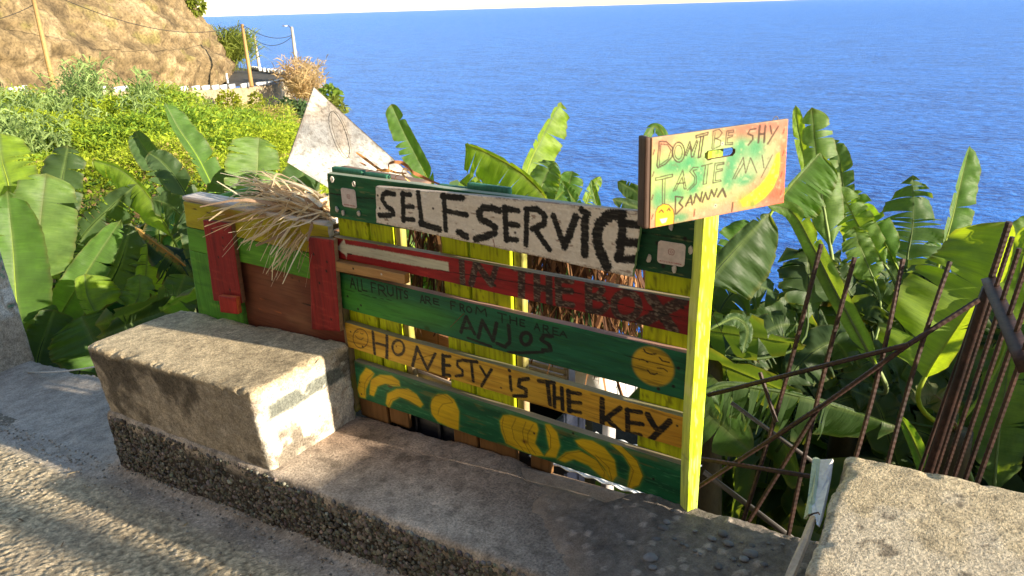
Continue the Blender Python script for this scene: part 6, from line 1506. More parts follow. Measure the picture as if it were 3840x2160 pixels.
# ================================================================== FAR SIDE OF THE BAY
ZF = lambda x, y: (x * .4969, y * .4969)
wall_px = [(-160, 352, 40), (0, 348, 45), (230, 346, 51), (460, 344, 56), (700, 341, 64), (850, 334, 70), (940, 326, 75), (1010, 320, 79), (1068, 308, 84), (1086, 294, 90), (1084, 284, 96)]
WP = np.array([dp(*p) for p in wall_px])
ZR0 = WP[6][2]
def on_wall(px):
    xs = [p[0] for p in wall_px[:9]]; return np.array([np.interp(px, xs, WP[:9, k]) for k in range(3)]), np.interp(px, xs, [p[2] for p in wall_px[:9]])
def inland_off(i, P=WP):
    a = P[min(i + 1, len(P) - 1)] - P[max(i - 1, 0)]; n = np.array((a[1], -a[0], 0)); n /= np.linalg.norm(n)
    return n if (n @ np.array((-.4, -1, 0))) > 0 else -n
def far_wall():
    t = np.linspace(0, 1, 120); s = np.linspace(0, 1, len(WP)); P = np.stack([np.interp(t, s, WP[:, k]) for k in range(3)], -1)
    hs = np.linspace(0, 1, 10); V = []; n = len(P); off = np.array([inland_off(i, P) for i in range(n)])
    for i in range(n):
        for h in hs: V.append(P[i] - np.array((0, 0, 3.6 * h)) - off[i] * 0.25 * h)
        V.append(P[i] + off[i] * .45)
    V = np.array(V); m = len(hs) + 1; F = []
    for i in range(n - 1):
        for k in range(len(hs) - 1): F.append((i * m + k, i * m + k + 1, (i + 1) * m + k + 1, (i + 1) * m + k))
        F.append((i * m, (i + 1) * m, (i + 1) * m + m - 1, i * m + m - 1))
    x = V[:, 0] - V[:, 1]; c = np.array((.36, .29, .19)) * (1 + .25 * fbm(x * .5, V[:, 2] * .9, None, 3, 5) + .12 * fbm(x * 3, V[:, 2] * 3, None, 4, 3))[:, None]
    tag(mesh('retaining_wall', V, F, concrete_mat('pale_masonry', .4, 6), vcol=np.clip(c, 0, 1)), 'long pale retaining wall carrying the coast road across the bay', 'wall')
    wm = plain_mat('white_road_paint', (.80, .79, .76), .6, .3, 0, 6, .12, .1)
    i = 0
    def blk(c, wdt, hgt, dr, lab):
        V, F, _ = gridbox((wdt, .38, hgt), (wdt, .4, hgt), .03); q = np.array((-dr[1], dr[0], 0)); W = c + np.outer(V[:, 0], dr) + np.outer(V[:, 1], q); W[:, 2] = c[2] + V[:, 2] + hgt / 2
        tag(mesh('parapet_block', W, F, wm), lab, 'parapet block', 'white blocks along the far coast road')
    labs = ['long white parapet block in front of the cliff beside the leaning pole', 'small white parapet block showing between the reeds', 'wide white parapet block just right of the reeds'] + ['%s of six evenly spaced white blocks on the wall before the wooden pole' % ORD[k] for k in range(6)] + ['long white block on the wall at the foot of the wooden pole'] + ['%s of nine closely set white blocks after the wooden pole' % ORD[k] for k in range(9)]
    for lab, (x, w) in zip(labs, [(150, 80), (775, 28), (930, 62), (1405, 35), (1487, 34), (1560, 36), (1635, 32), (1700, 31), (1762, 31), (1862, 50), (1962, 23), (1985, 22), (2008, 22), (2031, 21), (2053, 21), (2075, 20), (2097, 19), (2118, 18), (2138, 17)]):
        px = x * .4969; p, d = on_wall(px); p2, _ = on_wall(px + 6); dr = (p2 - p) * np.array((1, 1, 0)); dr /= np.linalg.norm(dr); f = abs(dr @ CR)
        p = p + np.array((0, 0, .0)); blk(p + np.array((-dr[1], dr[0], 0)) * (-.2 if (np.array((-dr[1], dr[0], 0)) @ np.array((-.4, -1, 0))) < 0 else .2), w * .4969 * d / FOC / max(f, .45), .42, dr, lab)
    far = [(1910, 521), (1926, 524), (1943, 527), (1960, 530), (1992, 536), (2025, 541), (2051, 545), (2078, 548), (2103, 551), (2130, 555), (2155, 558), (2172, 561)]
    FP = [onZ(*ZF(x, y + 6), ZR0) for x, y in far]
    for k, p in enumerate(FP):
        q = FP[min(k + 1, len(FP) - 1)] - FP[max(k - 1, 0)]; q[2] = 0; q /= np.linalg.norm(q); blk(p, .75, .5, q, '%s white block from the cliff along the seaward parapet of the bend' % ORD[k])
    # carriageway behind the wall
    t = np.linspace(0, 1, 40); V, F = [], []
    for k, tt in enumerate(t):
        p = np.array([np.interp(tt, s, WP[:, j]) for j in range(3)]); i = int(round(tt * (len(WP) - 1))); o_ = inland_off(i)
        V += [p + np.array((0, 0, -.05)), p + o_ * 7 + np.array((0, 0, -.05))]
        if k: F.append((2 * k - 2, 2 * k, 2 * k + 1, 2 * k - 1))
    poly = [onZ(*ZF(x, y), ZR0 - .03) for x, y in [(1700, 655), (1890, 648), (1960, 645), (2060, 632), (2150, 614), (2178, 585), (2172, 565), (2060, 550), (1960, 533), (1880, 520), (1750, 505)]]
    r = mesh('far_road', np.concatenate([np.array(poly)]), [tuple(range(len(poly)))], concrete_mat('far_asphalt', .3, 5), vcol=np.tile((.10, .095, .09), (len(poly), 1))); tag(r, kind='structure')
    # dark inner face of the far parapet
    V, F = [], []
    for k, p in enumerate(FP): V += [p + np.array((0, 0, .02)), p + np.array((0, 0, -.9))]; F += [(2 * k - 2, 2 * k, 2 * k + 1, 2 * k - 1)] if k else []
    V2 = [v + np.array((-.2, .25, 0)) for v in V]; n = len(V); F += [tuple(q + n for q in f) for f in F] + [(2 * k - 2, 2 * k, 2 * k + n, 2 * k - 2 + n) for k in range(1, len(FP))]
    tag(mesh('parapet_wall', np.array(V + V2), F, concrete_mat('grey_parapet', .3, 6), vcol=np.tile(lin(120, 110, 96), (2 * n, 1))), 'low grey parapet on the seaward bend of the far road', 'wall')
far_wall()
def cliff():
    base = [dp(-420, 360, 40), dp(-160, 345, 46), dp(60, 338, 52), dp(300, 334, 59), dp(520, 330, 66), dp(700, 325, 73), dp(800, 318, 79), dp(848, 310, 84), dp(862, 302, 90), dp(868, 295, 100), dp(868, 288, 118), dp(850, 280, 140)]
    base = np.array(base); n = 330; t = np.linspace(0, 1, n); s = np.linspace(0, 1, len(base)); B = np.stack([np.interp(t, s, base[:, k]) for k in range(3)], -1)
    for _ in range(16): B[1:-1] = (B[:-2] + 2 * B[1:-1] + B[2:]) / 4
    off = np.array([inland_off(i, B) for i in range(n)])
    for i in range(n):
        if t[i] > .72: pass
    for _ in range(26): off[1:-1] = (off[:-2] + off[1:-1] + off[2:]) / 3
    off /= np.linalg.norm(off, axis=1, keepdims=True)
    m = 120; H = 34 * np.linspace(0, 1, m) ** 1.25; lean = np.where(H < 4.5, .06 * H, .27 + (H - 4.5) * .60)
    I0, HH = np.meshgrid(np.arange(n), H, indexing='ij')
    P = B[:, None, :] + off[:, None, :] * lean[None, :, None]; P[..., 2] += H[None] - 1.0
    a = np.cumsum(np.r_[0, np.linalg.norm(np.diff(B, axis=0), axis=1)])[:, None] + 0 * HH
    n1 = fbm(a * .12, HH * .16, None, 3, 5); n2 = fbm(a * .55, HH * .8, None, 8, 4); st = np.sin(HH * 1.7 + 2 * n1 + .05 * a) * .25
    ledge = np.abs(((HH * .55 + .8 * n1 + .02 * a) % 1.0) - .5) * .5; d = ledge + 1.2 * n1 + .5 * n2 + .40 * fbm(a * 1.5, HH * 2.0, None, 9, 4) + .25 * np.abs(fbm(a * 3.2, HH * 3.6, None, 19, 3)) + st
    P = P - off[:, None, :] * (d * np.clip(HH / 3, .25, 1))[..., None]; P[..., 2] += .4 * n2
    V = P.reshape(-1, 3); I = np.arange(V.shape[0]).reshape(n, m); F = np.stack([I[:-1, :-1], I[1:, :-1], I[1:, 1:], I[:-1, 1:]], -1).reshape(-1, 4)
    base_c = np.array((.20, .145, .075)); dk = np.array((.060, .044, .026)); lt = np.array((.32, .24, .135)); gn = np.array((.20, .18, .05))
    q = (n2 + .6 * fbm(a * 1.8, HH * 1.8, None, 12, 4)).ravel()[:, None]
    c = base_c * (1 - sstep(0, .6, q)) + lt * sstep(0, .6, q); k = sstep(.05, .6, -q); c = c * (1 - .7 * k) + dk * .7 * k  # recesses darkened and bulges lightened, shade put into the rock colour
    g = sstep(.25, .55, fbm(a * .5 + 9, HH * .9, None, 21, 4)).ravel()[:, None]; c = c * (1 - .5 * g) + gn * .5 * g
    low = sstep(7, 3, HH).ravel()[:, None] * sstep(.55, .75, t[I0]).ravel()[:, None]; c = c * (1 - .5 * low) + np.array((.17, .12, .075)) * .5 * low
    tag(mesh('cliff', V, F, concrete_mat('golden_rock', 1.0, 4.5, .9, .6), smooth=False, vcol=np.clip(c, 0, 1)), kind='structure')
    return P, n, m
CP, CN, CM = cliff()

# ---- poles, lamps and wires
def pole(name, p0, p1, d, r, colr, label, cat, arm=None, group=None):
    a, b = dp(p0[0], p0[1], d), dp(p1[0], p1[1], d); o = empty(name, tuple(a), label, cat, group)
    v, f = tubemesh([a + (b - a) * t for t in (0, .5, 1)], [r, r * .85, r * .7], 8); mesh('shaft', v, f, WOODZ, o, smooth=True, vcol=np.tile(colr, (len(v), 1)))
    if arm:
        e = dp(arm[0], arm[1], d); v, f = tubemesh([b + (a - b) * .03, b + (e - b) * .5 + np.array((0, 0, .12)), e], .045, 6); mesh('arm', v, f, GREYBAR, o)
        V, F, _ = gridbox((.7, .28, .16), (.3, .3, .2), .05); mesh('lamp_head', V + e, F, plain_mat('lamp_white_' + name, (.8, .8, .8), .4), o)
    else:
        V, F, _ = gridbox((.5, .12, .16), (.3, .3, .2), .03); mesh('insulator_bracket', V + b + (a - b) * .04, F, GREYBAR, o)
    return b
tanw = lin(164, 132, 84)
pl1 = pole('utility_pole', (206, 345), (112, -60), 46, .17, tanw, 'leaning wooden utility pole in front of the cliff', 'utility pole')
pl2 = pole('utility_pole', (944, 325), (908, 92), 74, .22, tanw, 'wooden utility pole at the bend of the far road', 'utility pole')
lm1 = pole('street_lamp', (1118, 292), (1094, 102), 88, .24, lin(180, 174, 160), 'nearer concrete street lamp beside the dry grass on the far road', 'street lamp', (1068, 97))
lm2 = pole('street_lamp', (975, 266), (952, 130), 100, .22, lin(196, 180, 160), 'further street lamp on the far road, half behind the reeds', 'street lamp', (928, 121))
def wire(name, a, b, sag, label, r=.028):
    t = np.linspace(0, 1, 24); P = a + np.outer(t, b - a); P[:, 2] -= sag * 4 * t * (1 - t); v, f = tubemesh(P, r, 4)
    tag(mesh(name, v, f, plain_mat('cable_black_' + label[:9].replace(' ', '_'), (.03, .03, .03), .6), smooth=True), label, 'cable')
far_l = dp(-260, -260, 38)
wire('overhead_cable', pl1, pl2, 1.7, 'overhead cable sagging across the cliff between the wooden poles', .026)
wire('overhead_cable', dp(-300, 75, 40), pl1 + np.array((0, 0, -1.2)), .6, 'overhead cable leaving the leaning pole at the picture corner', .022)
wire('overhead_cable', pl2, lm1 + np.array((0, 0, -.9)), .8, 'upper of two cables sagging from the wooden pole to the lamp', .035)
wire('overhead_cable', lm2 + np.array((0, 0, -.6)), lm1 + np.array((0, 0, -1.0)), 1.0, 'lower cable sagging between the two street lamps', .035)
def marker():
    p = dp(852, 305, 80); V, F, _ = gridbox((.34, .2, 1.05), (.4, .3, .5), .06); o = empty('road_marker', tuple(p), 'white marker post standing at the foot of the cliff', 'marker post')
    m = plain_mat('marker_white', (.82, .82, .80), .5); mesh('post', V + p + np.array((0, 0, .2)), F, m, o); V2, F2, _ = gridbox((.38, .24, .10), (.4, .3, .2), .03); mesh('cap', V2 + p + np.array((0, 0, .80)), F2, m, o)
marker()
# ================================================================== VEGETATION ON THE SLOPE
VEG = attr_mat('sunlit_foliage', .65, .2, 3, 0, .50, .15)
def blades(P, D, Lb, wd, C, droop=.3):
    """vectorised tapering blades: base points P, directions D, lengths, widths, colours -> V,F,col"""
    n = len(P); D = D / np.linalg.norm(D, axis=1, keepdims=True); S = np.cross(D, np.random.RandomState(1).normal(size=(n, 3))); S /= np.linalg.norm(S, axis=1, keepdims=True)
    mid = P + D * (Lb * .55)[:, None]; tip = P + D * Lb[:, None]; tip[:, 2] -= droop * Lb
    V = np.stack([P - S * (wd * .35)[:, None], P + S * (wd * .35)[:, None], mid + S * (wd * .5)[:, None], mid - S * (wd * .5)[:, None], tip], 1).reshape(-1, 3)
    k = (np.arange(n) * 5)[:, None]; F = np.concatenate([np.concatenate([k, k + 1, k + 2, k + 3], 1)]); F3 = np.concatenate([k + 3, k + 2, k + 4, k + 4], 1)
    return V, np.concatenate([k, k + 1, k + 2], 1), np.concatenate([k, k + 2, k + 3], 1), np.concatenate([k + 3, k + 2, k + 4], 1), np.repeat(C, 5, 0)
def blade_obj(name, P, D, Lb, wd, C, parent=None, droop=.3, mat=None):
    V, a, b, c, col = blades(np.asarray(P), np.asarray(D), np.asarray(Lb), np.asarray(wd), np.asarray(C), droop)
    return mesh(name, V, np.concatenate([a, b, c]), mat or VEG, parent, vcol=np.clip(col, 0, 1))
def slope_hits(px, py, d0=6.0, d1=120.0):
    R = CF[None] + CR[None] * ((px - PCX) / FOC)[:, None] - CU[None] * ((py - PCY) / FOC)[:, None]
    t = np.full(len(px), d0); hit = np.zeros(len(px), bool)
    for _ in range(110):
        P = CAM + R * t[:, None]; below = P[:, 2] < land(P[:, 0], P[:, 1]); hit |= below; t = np.where(hit, t, t * 1.028)
        if t.min() > d1: break
    P = CAM + R * t[:, None]; return P, hit & (t < d1), t
def groundcover():
    rs = np.random.RandomState(5); n = 26000
    px = rs.uniform(-60, 1330, n); py = 335 + (rs.uniform(0, 1, n) ** .9) * 400
    P, ok, t = slope_hits(px, py); P, t = P[ok], t[ok]
    # keep it off the far road side
    hum = np.clip(fbm(P[:, 0] * .45, P[:, 1] * .45, None, 15, 4) * 1.5 + .35, 0, 1.4)
    rep = 5; P = np.repeat(P, rep, 0); t = np.repeat(t, rep); hum = np.repeat(hum, rep); n = len(P)
    P = P + rs.normal(size=(n, 3)) * np.array((.35, .35, .1)); P[:, 2] = land(P[:, 0], P[:, 1]) + hum * (1 - .8 * rs.uniform(0, 1, n) ** 2) + .05
    D = rs.normal(size=(n, 3)); D[:, 2] = np.abs(D[:, 2]) * .8 + .15
    s = rs.uniform(.05, .13, n) * np.clip(t / 32, .5, 1.4)
    q = fbm(P[:, 0] * .22, P[:, 1] * .22, None, 25, 4) + .35 * rs.normal(size=n) * .5; far = sstep(22, 55, t)
    yg, gr, dr, ol = np.array((.37, .46, .03)), np.array((.20, .34, .04)), np.array((.46, .32, .14)), np.array((.36, .36, .08))
    C = yg[None] * np.ones((n, 1)); k = sstep(.05, .45, q)[:, None]; C = C * (1 - k) + gr * k; k = (sstep(.18, .6, -q + .30 * far - .14))[:, None]; C = C * (1 - k) + dr * k
    k = (far * sstep(-.2, .2, fbm(P[:, 0] * .5, P[:, 1] * .5, None, 35, 3)) * .6)[:, None]; C = C * (1 - k) + ol * k
    C = C * rs.uniform(.75, 1.3, (n, 1))
    thin = (rs.uniform(size=n) < .55); tag(blade_obj('ground_cover', P, D, s * np.where(thin, 3.2, 1.4), s * np.where(thin, .45, 1.0), C), 'bright yellow-green creepers and dry scrub covering the slope below the far road', 'ground cover', kind='stuff')
groundcover()
def near_scrub():
    rs = np.random.RandomState(25); n = 9000
    px = rs.uniform(-80, 1250, n); py = rs.uniform(560, 1250, n); P, ok, t = slope_hits(px, py, 5.2, 22.0); P, t = P[ok], t[ok]; P = np.repeat(P, 3, 0); t = np.repeat(t, 3); n = len(P)
    P = P + rs.normal(size=(n, 3)) * .12; hum = np.clip(fbm(P[:, 0] * .9, P[:, 1] * .9, None, 18, 3) * .7 + .35, 0, .8); P[:, 2] = land(P[:, 0], P[:, 1]) + hum * rs.uniform(.2, 1, n) + .02
    D = rs.normal(size=(n, 3)); D[:, 2] = np.abs(D[:, 2]) + .1; s = rs.uniform(.05, .11, n); k = rs.uniform(size=(n, 1)); C = np.where(k < .5, np.array((.22, .31, .02)), np.where(k < .85, np.array((.08, .16, .02)), np.array((.30, .20, .09)))) * rs.uniform(.6, 1.2, (n, 1))
    tag(blade_obj('scrub', P, D, s * 1.5, s * .9, C), 'low scrub and creepers between the banana plants', 'scrub', kind='stuff')
near_scrub()
def reed(px, py, h, n, seed, col, label, group, name='giant_reed', lean=.35, w=.07, d=None, droop=.45, llen=.75, cat='reed'):
    rs = np.random.RandomState(seed)
    if d is None:
        P0, ok, t = slope_hits(np.array([float(px)]), np.array([float(py)])); 
        if not ok[0]: return
        p = P0[0]
    else:
        p = dp(px, py, d)
    o = empty(name, tuple(p), label, cat, group)
    b = p + rs.normal(size=(n, 3)) * np.array((.32 * h, .32 * h, .0)) * .6; b[:, 2] = p[2] - .1
    up = rs.normal(size=(n, 3)) * lean * .5; up[:, 2] = 1; hh = h * rs.uniform(.6, 1.1, n)
    tips = b + up * hh[:, None]
    C = np.tile(np.array(col), (n, 1)) * rs.uniform(.7, 1.2, (n, 1))
    blade_obj('stems', b, up, hh * 1.05, np.full(n, w * .55), C * .8, o, .02)
    k = 9; q = rs.uniform(.25, 1.0, (n, k)); LPs = (b[:, None] + (tips - b)[:, None] * q[..., None]).reshape(-1, 3); D = rs.normal(size=(n * k, 3)); D[:, 2] = .7 + .5 * rs.uniform(size=n * k)
    blade_obj('leaves', LPs, D, np.full(n * k, llen) * rs.uniform(.6, 1.2, n * k) * h / 2.2, np.full(n * k, w), np.repeat(C, k, 0) * rs.uniform(.8, 1.2, (n * k, 1)), o, droop)
RC = (.33, .45, .15)
RL = 'pale grey-green giant reed clump on the sunny slope below the cliff'
for i, (x, y, h, n) in enumerate(sorted([(30, 560, 1.9, 40), (110, 600, 1.7, 40), (190, 560, 1.6, 34), (60, 480, 1.8, 36), (250, 470, 1.7, 30), (340, 430, 2.4, 40), (290, 420, 2.1, 32), (400, 440, 2.0, 32), (560, 440, 2.2, 34), (600, 460, 1.7, 26), (530, 480, 1.6, 26), (140, 480, 1.5, 26), (0, 640, 1.5, 30), (330, 500, 1.4, 24), (240, 590, 1.2, 22)])):
    reed(x, y, h * .95, int(n * .8), 70 + i, RC, 'pale green giant reed clump, %s from the picture edge along the sunny slope' % ORD[i], 'giant reed clumps on the slope', w=.06)
reed(880, 262, 4.6, 70, 90, (.26, .31, .05), 'tall yellow-green cane thicket at the edge of the cliff', None, 'cane_thicket', .4, .12, 92, .5, 1.5, 'cane')
reed(905, 215, 3.4, 60, 91, (.22, .27, .05), 'shorter cane tuft behind the wooden pole', None, 'cane_tuft', .4, .10, 94, .5, 1.3, 'cane')
reed(1135, 385, 4.6, 110, 92, (.62, .45, .24), 'tall tan dry grass clump at the end of the retaining wall', None, 'dry_grass', .35, .10, 80, .25, .8, 'dry grass')
reed(1165, 400, 4.0, 70, 93, (.60, .44, .22), 'lower dry grass clump beside the weathered board corner', None, 'dry_grass', .4, .10, 76, .25, .8, 'dry grass')
def bush(px, py, d, r, n, seed, col, label, name='bush', sz=.22, flat=.8, cat='bush'):
    rs = np.random.RandomState(seed); p = dp(px, py, d); o = empty(name, tuple(p - np.array((0, 0, r * flat))), label, cat)
    X = rs.normal(size=(n, 3)); X /= np.linalg.norm(X, axis=1, keepdims=True); rad = r * (.45 + .55 * rs.uniform(size=n) ** .5) * (1 + .35 * fbm(X[:, 0] * 2 + seed, X[:, 1] * 2, X[:, 2] * 2, seed, 3))
    P = p + X * rad[:, None] * np.array((1, 1, flat)); D = X + rs.normal(size=(n, 3)) * .7; C = np.tile(np.array(col), (n, 1)) * rs.uniform(.55, 1.25, (n, 1))
    blade_obj('crown', P, D, np.full(n, sz) * rs.uniform(.6, 1.3, n), np.full(n, sz * .6), C, o, .2)
    v, f = tubemesh([p - np.array((0, 0, r * flat + .5)), p], [.09, .04], 6); mesh('trunk', v, f, STEM, o, vcol=np.tile((.1, .07, .04), (len(v), 1)))
bush(1095, 420, 70, 1.55, 900, 1, (.10, .17, .06), 'dark green bush at the end of the retaining wall', sz=.42)
bush(855, 385, 66, 1.15, 500, 2, (.28, .32, .02), 'yellow-green creeper mound climbing the retaining wall', 'creeper_mound', .30, .9, 'creeper')
bush(960, 378, 70, .75, 260, 3, (.26, .30, .03), 'small creeper mound hanging at the wall corner', 'creeper_mound', .28, 1.2, 'creeper')
bush(505, 372, 58, 1.3, 420, 4, (.13, .19, .03), 'dark shrub under the white parapet block', sz=.34)
bush(640, 390, 58, 1.5, 500, 5, (.22, .25, .05), 'olive shrub leaning on the retaining wall', sz=.34)
bush(1235, 352, 60, .8, 220, 6, (.20, .30, .04), 'sunlit shrub on the headland beside the board top', sz=.4)
bush(1255, 400, 55, .9, 240, 7, (.24, .28, .05), 'lower sunlit shrub on the headland', sz=.4)
bush(728, 25, 82, 1.2, 260, 8, (.22, .27, .03), 'green tuft on the crest of the cliff', sz=.5)
# foreground undergrowth below the bars, sunlight put into its bright colour
def weeds():
    rs = np.random.RandomState(9); n = 8000
    px = rs.uniform(2560, 3300, n); py = rs.uniform(1200, 2100, n)
    P, ok, t = slope_hits(px, py, 2.2, 9.0); P = P[ok]; n = len(P); P = P + rs.normal(size=(n, 3)) * .06; P[:, 2] = land(P[:, 0], P[:, 1]) + rs.uniform(.02, .60, n) * (.5 + .5 * np.abs(fbm(P[:, 0] * 3, P[:, 1] * 3, None, 4, 3)))
    D = rs.normal(size=(n, 3)); D[:, 2] = np.abs(D[:, 2]); s = rs.uniform(.035, .085, n); C = np.where(rs.uniform(size=(n, 1)) < .6, np.array((.46, .56, .05)), np.array((.22, .34, .05))) * rs.uniform(.6, 1.2, (n, 1))
    tag(blade_obj('undergrowth', P, D, s, s * .9, C, droop=.15), 'low leafy weeds on the ground below the rusty bars', 'weeds', kind='stuff')
weeds()
# ================================================================== SMALL THINGS ON THE SILL
def stone(px, py, sx, sz, seed, lab):
    """waterworn stone lying on the sill soil"""
    bm = bmesh.new(); bmesh.ops.create_icosphere(bm, subdivisions=3, radius=1.0)
    v = np.array([p.co[:] for p in bm.verts]); f = np.array([[q.index for q in p.verts] for p in bm.faces]); bm.free()
    rr = random.Random(seed); r = ray(px, py); n = np.array((-.0855, 0, 1.0)); t = ((np.array((0, 0, .113)) - CAM) @ n) / (r @ n); p = CAM + r * t
    k = p[2]; w = sx * .85 * t / FOC; v = v * (1 + .22 * fbm(v[:, 0] * 1.3 + seed, v[:, 1] * 1.3, v[:, 2] * 1.3, seed, 3))[:, None]
    a = rr.uniform(-.5, .5); S = np.array((w / 2, w / 2 * rr.uniform(.6, .9), w / 2 * rr.uniform(.35, .55))); v = v * S
    x = v[:, 0] * math.cos(a) - v[:, 1] * math.sin(a); y = v[:, 0] * math.sin(a) + v[:, 1] * math.cos(a)
    W = np.stack([x + p[0], y + p[1], v[:, 2] + p[2] + .016 + S[2] * .4], -1)
    g = rr.uniform(.11, .21); c = np.array((g * .98, g, g * 1.06)) * (1 + .25 * fbm(W[:, 0] * 60, W[:, 1] * 60, W[:, 2] * 60, seed, 3))[:, None]
    o = mesh('stone', W, f, STONEM, None, smooth=True, vcol=np.clip(c, 0, 1)); tag(o, lab, 'stone', 'grey stones lying in the soil by the lime post')
STONEM = attr_mat('grey_stone', .7, .3, 70, .25)
ZT = zoomer(2350, 1650, .352)
SL = 'smooth grey stone half sunk in the dark soil by the lime post'
STN = [(425, 925, 100), (385, 985, 140), (1020, 1050, 140), (905, 1100, 110), (1075, 1155, 130), (1330, 1180, 95), (1310, 1270, 200), (1245, 1320, 120), (970, 1395, 120), (1455, 1385, 100), (250, 1315, 180), (275, 1410, 110), (310, 1115, 130), (505, 1100, 60), (720, 1015, 70), (1190, 1385, 60), (1215, 1140, 50), (480, 800, 60), (585, 1155, 60), (635, 1175, 60), (875, 1215, 55), (720, 1230, 60), (1500, 1150, 50), (1650, 1160, 55), (85, 740, 40), (775, 1265, 60), (1130, 1320, 70), (1540, 1215, 45)]
STN.sort(key=lambda q: math.hypot(q[0] - 690, q[1] - 860))
for i, (x, y, w) in enumerate(STN):
    q = ZT([(x, y)])[0]; stone(q[0], q[1], w * .352, 0, i + 3, 'grey stone in the dark soil, %s nearest to the foot of the lime post' % ORD[i])
def soil():
    """dark earth and grit spread over the uphill end of the sill"""
    us, ws = np.arange(-.62, .46, .006), np.arange(-.44, .05, .006); U, W = np.meshgrid(us, ws, indexing='ij')
    m = sstep(-.55, -.12, U + .5 * (W + .2) + .12 * fbm(U * 5, W * 5, None, 4, 4)) * sstep(.05, .0, W + .02 * fbm(U * 9, W * 0, None, 6, 3) + .10 * sstep(-.14, -.22, U))
    d, i1 = worley(U * 60, W * 60, 4); d2, i2 = worley(U * 24, W * 24, 14)
    h = .016 * m + .012 * m * fbm(U * 12, W * 12, None, 7, 5) + .006 * m * (.5 - d) * (i1 > .45) + .012 * m * np.clip(.38 - d2, 0, 1) * (i2 > .72) - .012 * (1 - m) - .03 * sstep(-.01, .05, W)
    Z = sill_z(U) + h
    V = np.stack([U, W, Z], -1).reshape(-1, 3); I = np.arange(U.size).reshape(U.shape); F = np.stack([I[:-1, :-1], I[1:, :-1], I[1:, 1:], I[:-1, 1:]], -1).reshape(-1, 4)
    c = np.array((.20, .175, .155)) * (1 + .45 * fbm(U * 30, W * 30, None, 8, 4) + .5 * (i1 - .5) * (i1 > .45) + .9 * (i2 > .72) * (d2 < .3)).reshape(-1, 1)
    m2 = sstep(.25, .95, m).reshape(-1, 1); c = c * m2 + np.array((.38, .29, .22)) * (1 + .3 * fbm(U * 18, W * 18, None, 14, 4).reshape(-1, 1)) * (1 - m2)
    tag(mesh('soil', V, F, concrete_mat('dark_grit', .8, 220), smooth=True, vcol=np.clip(c, .01, 1)), 'dark earth and grit spread on the sill around the lime post', 'soil', kind='stuff')
soil()
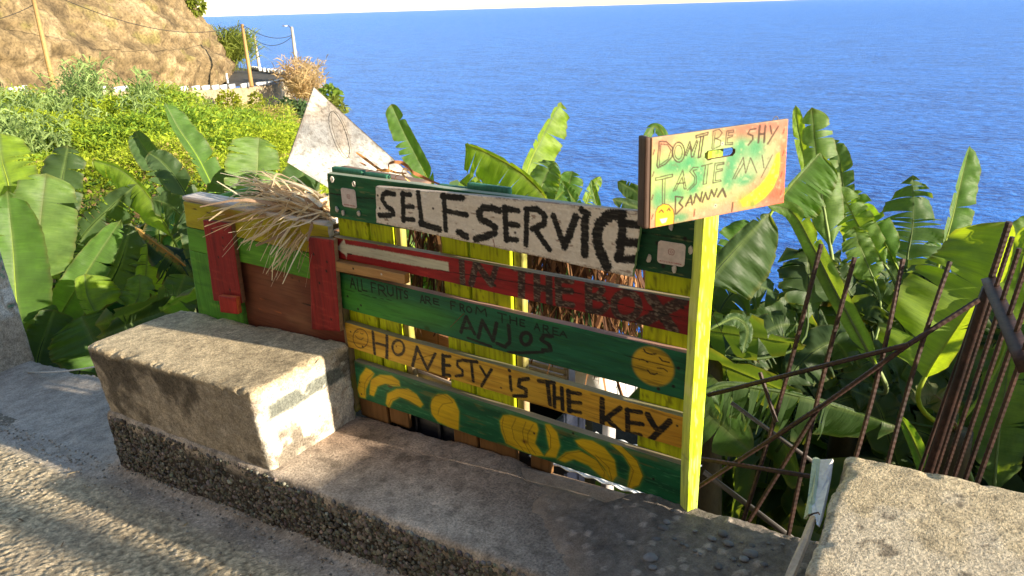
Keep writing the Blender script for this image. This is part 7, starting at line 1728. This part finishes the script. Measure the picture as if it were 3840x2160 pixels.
def broken_plank():
    """torn pale board leaning on the end of the right-hand block, folded outward at its foot"""
    o = empty('broken_board', tuple(onY(3010, 2120, -.3)), 'torn pale grey board leaning against the end of the pale concrete block', 'board')
    T = zoomer(2950, 1600, .3864); m = attr_mat('peeled_white_board', .55, .3, 60, .3)
    def sheet(pts, th, col, name, back=None):
        P = np.array([onY(a, b, y) for (a, b), y in pts]); n = len(P); nn = np.cross(P[1] - P[0], P[2] - P[0]); nn /= np.linalg.norm(nn); nn = nn if nn @ (CAM - P[0]) > 0 else -nn
        V = np.concatenate([P, P - nn * th]); F = [tuple(range(n)), tuple(range(n, 2 * n))[::-1]] + [(i, i + n, (i + 1) % n + n, (i + 1) % n) for i in range(n)]
        c = np.tile(col, (2 * n, 1)); mesh(name, V, F, m, o, vcol=c)
    q = T([(330, 318), (447, 312), (425, 480), (385, 700), (345, 870), (310, 962), (290, 950), (285, 900), (240, 850), (245, 770), (275, 740), (300, 560)])
    sheet(list(zip(q, [-.05, -.05, -.10, -.2, -.28, -.33, -.33, -.31, -.28, -.24, -.22, -.14])), .006, lin(206, 202, 198), 'upper_face')
    q = T([(330, 318), (300, 560), (275, 740), (245, 770), (235, 850), (190, 900), (230, 700), (255, 500), (275, 310), (300, 300)])
    sheet(list(zip(q, [-.05, -.14, -.22, -.24, -.28, -.28, -.2, -.12, -.05, -.04])), .006, lin(168, 178, 150), 'mossy_edge')
    q = T([(235, 850), (275, 870), (210, 1080), (110, 1330), (60, 1449), (-20, 1449), (20, 1350), (120, 1130), (190, 950)])
    sheet(list(zip(q, [-.29, -.30, -.37, -.44, -.48, -.48, -.45, -.38, -.31])), .008, lin(186, 168, 146), 'folded_foot')
    P = [onY(a, b, y) for (a, b), y in zip(T([(225, 838), (270, 815), (318, 806), (330, 825)]), (-.29, -.29, -.285, -.285))]; P = [p + np.array((0, -.012, 0)) for p in P]
    v, f = tubemesh(P, .0022, 5); mesh('bent_nail', v, f, RUST, o)
broken_plank()
def cord():
    a, b = onY(210, 1381, .02), onY(420, 1352, .02); t = np.linspace(0, 1, 10); a2, b2 = a + (a - b) * .6, b + (b - a) * .3
    P = a2 + np.outer(t, b2 - a2); P[:, 2] -= .03 * 4 * t * (1 - t); v, f = tubemesh(P, .005, 6)
    tag(mesh('rope', v, f, plain_mat('white_cord_plastic', (.8, .8, .8), .5), smooth=True), 'white cord stretched across the gap beside the long concrete block', 'rope')
cord()
def litter():
    rs = np.random.RandomState(12); n = 70; u = rs.uniform(-4.6, -.3, n); w = -rs.uniform(.47, 1.2, n) + .05 * 0; P = np.stack([u, w, road_z(u) + .008], -1); a = rs.uniform(0, 6.3, n); D = np.stack([np.cos(a), np.sin(a), .05 * np.ones(n)], -1)
    C = np.where(rs.uniform(size=(n, 1)) < .5, np.array((.45, .36, .22)), np.array((.22, .15, .09)))
    tag(blade_obj('leaf_litter', P, D, rs.uniform(.012, .05, n), rs.uniform(.003, .008, n), C, droop=0.05), 'scattered dry leaf bits and twigs lying on the road', 'litter', kind='stuff')
litter()

def foot_dirt():
    """grit and small stones gathered where the kerb meets the road"""
    rs = np.random.RandomState(31); n = 900; v0, f0 = ico(); u = rs.uniform(-4.8, .2, n); w = -.468 - np.abs(rs.normal(size=n)) * .05 - .25 * (rs.uniform(size=n) < .25) * rs.uniform(size=n); s_ = rs.uniform(.0025, .008, n)
    V = (v0[None] * np.stack([s_, s_ * .8, s_ * .6], -1)[:, None] + np.stack([u, w, road_z(u) + .006 + .02 * (w > -.5)], -1)[:, None]).reshape(-1, 3); F = (f0[None] + (np.arange(n) * len(v0))[:, None, None]).reshape(-1, 3)
    g = rs.uniform(.12, .5, (n, 1)) * np.array((1.05, .95, .82)); tag(mesh('gravel', V, F, STONEM, smooth=True, vcol=np.repeat(g, len(v0), 0)), 'loose grit gathered along the foot of the pebbledash wall', 'gravel', kind='stuff')
foot_dirt()
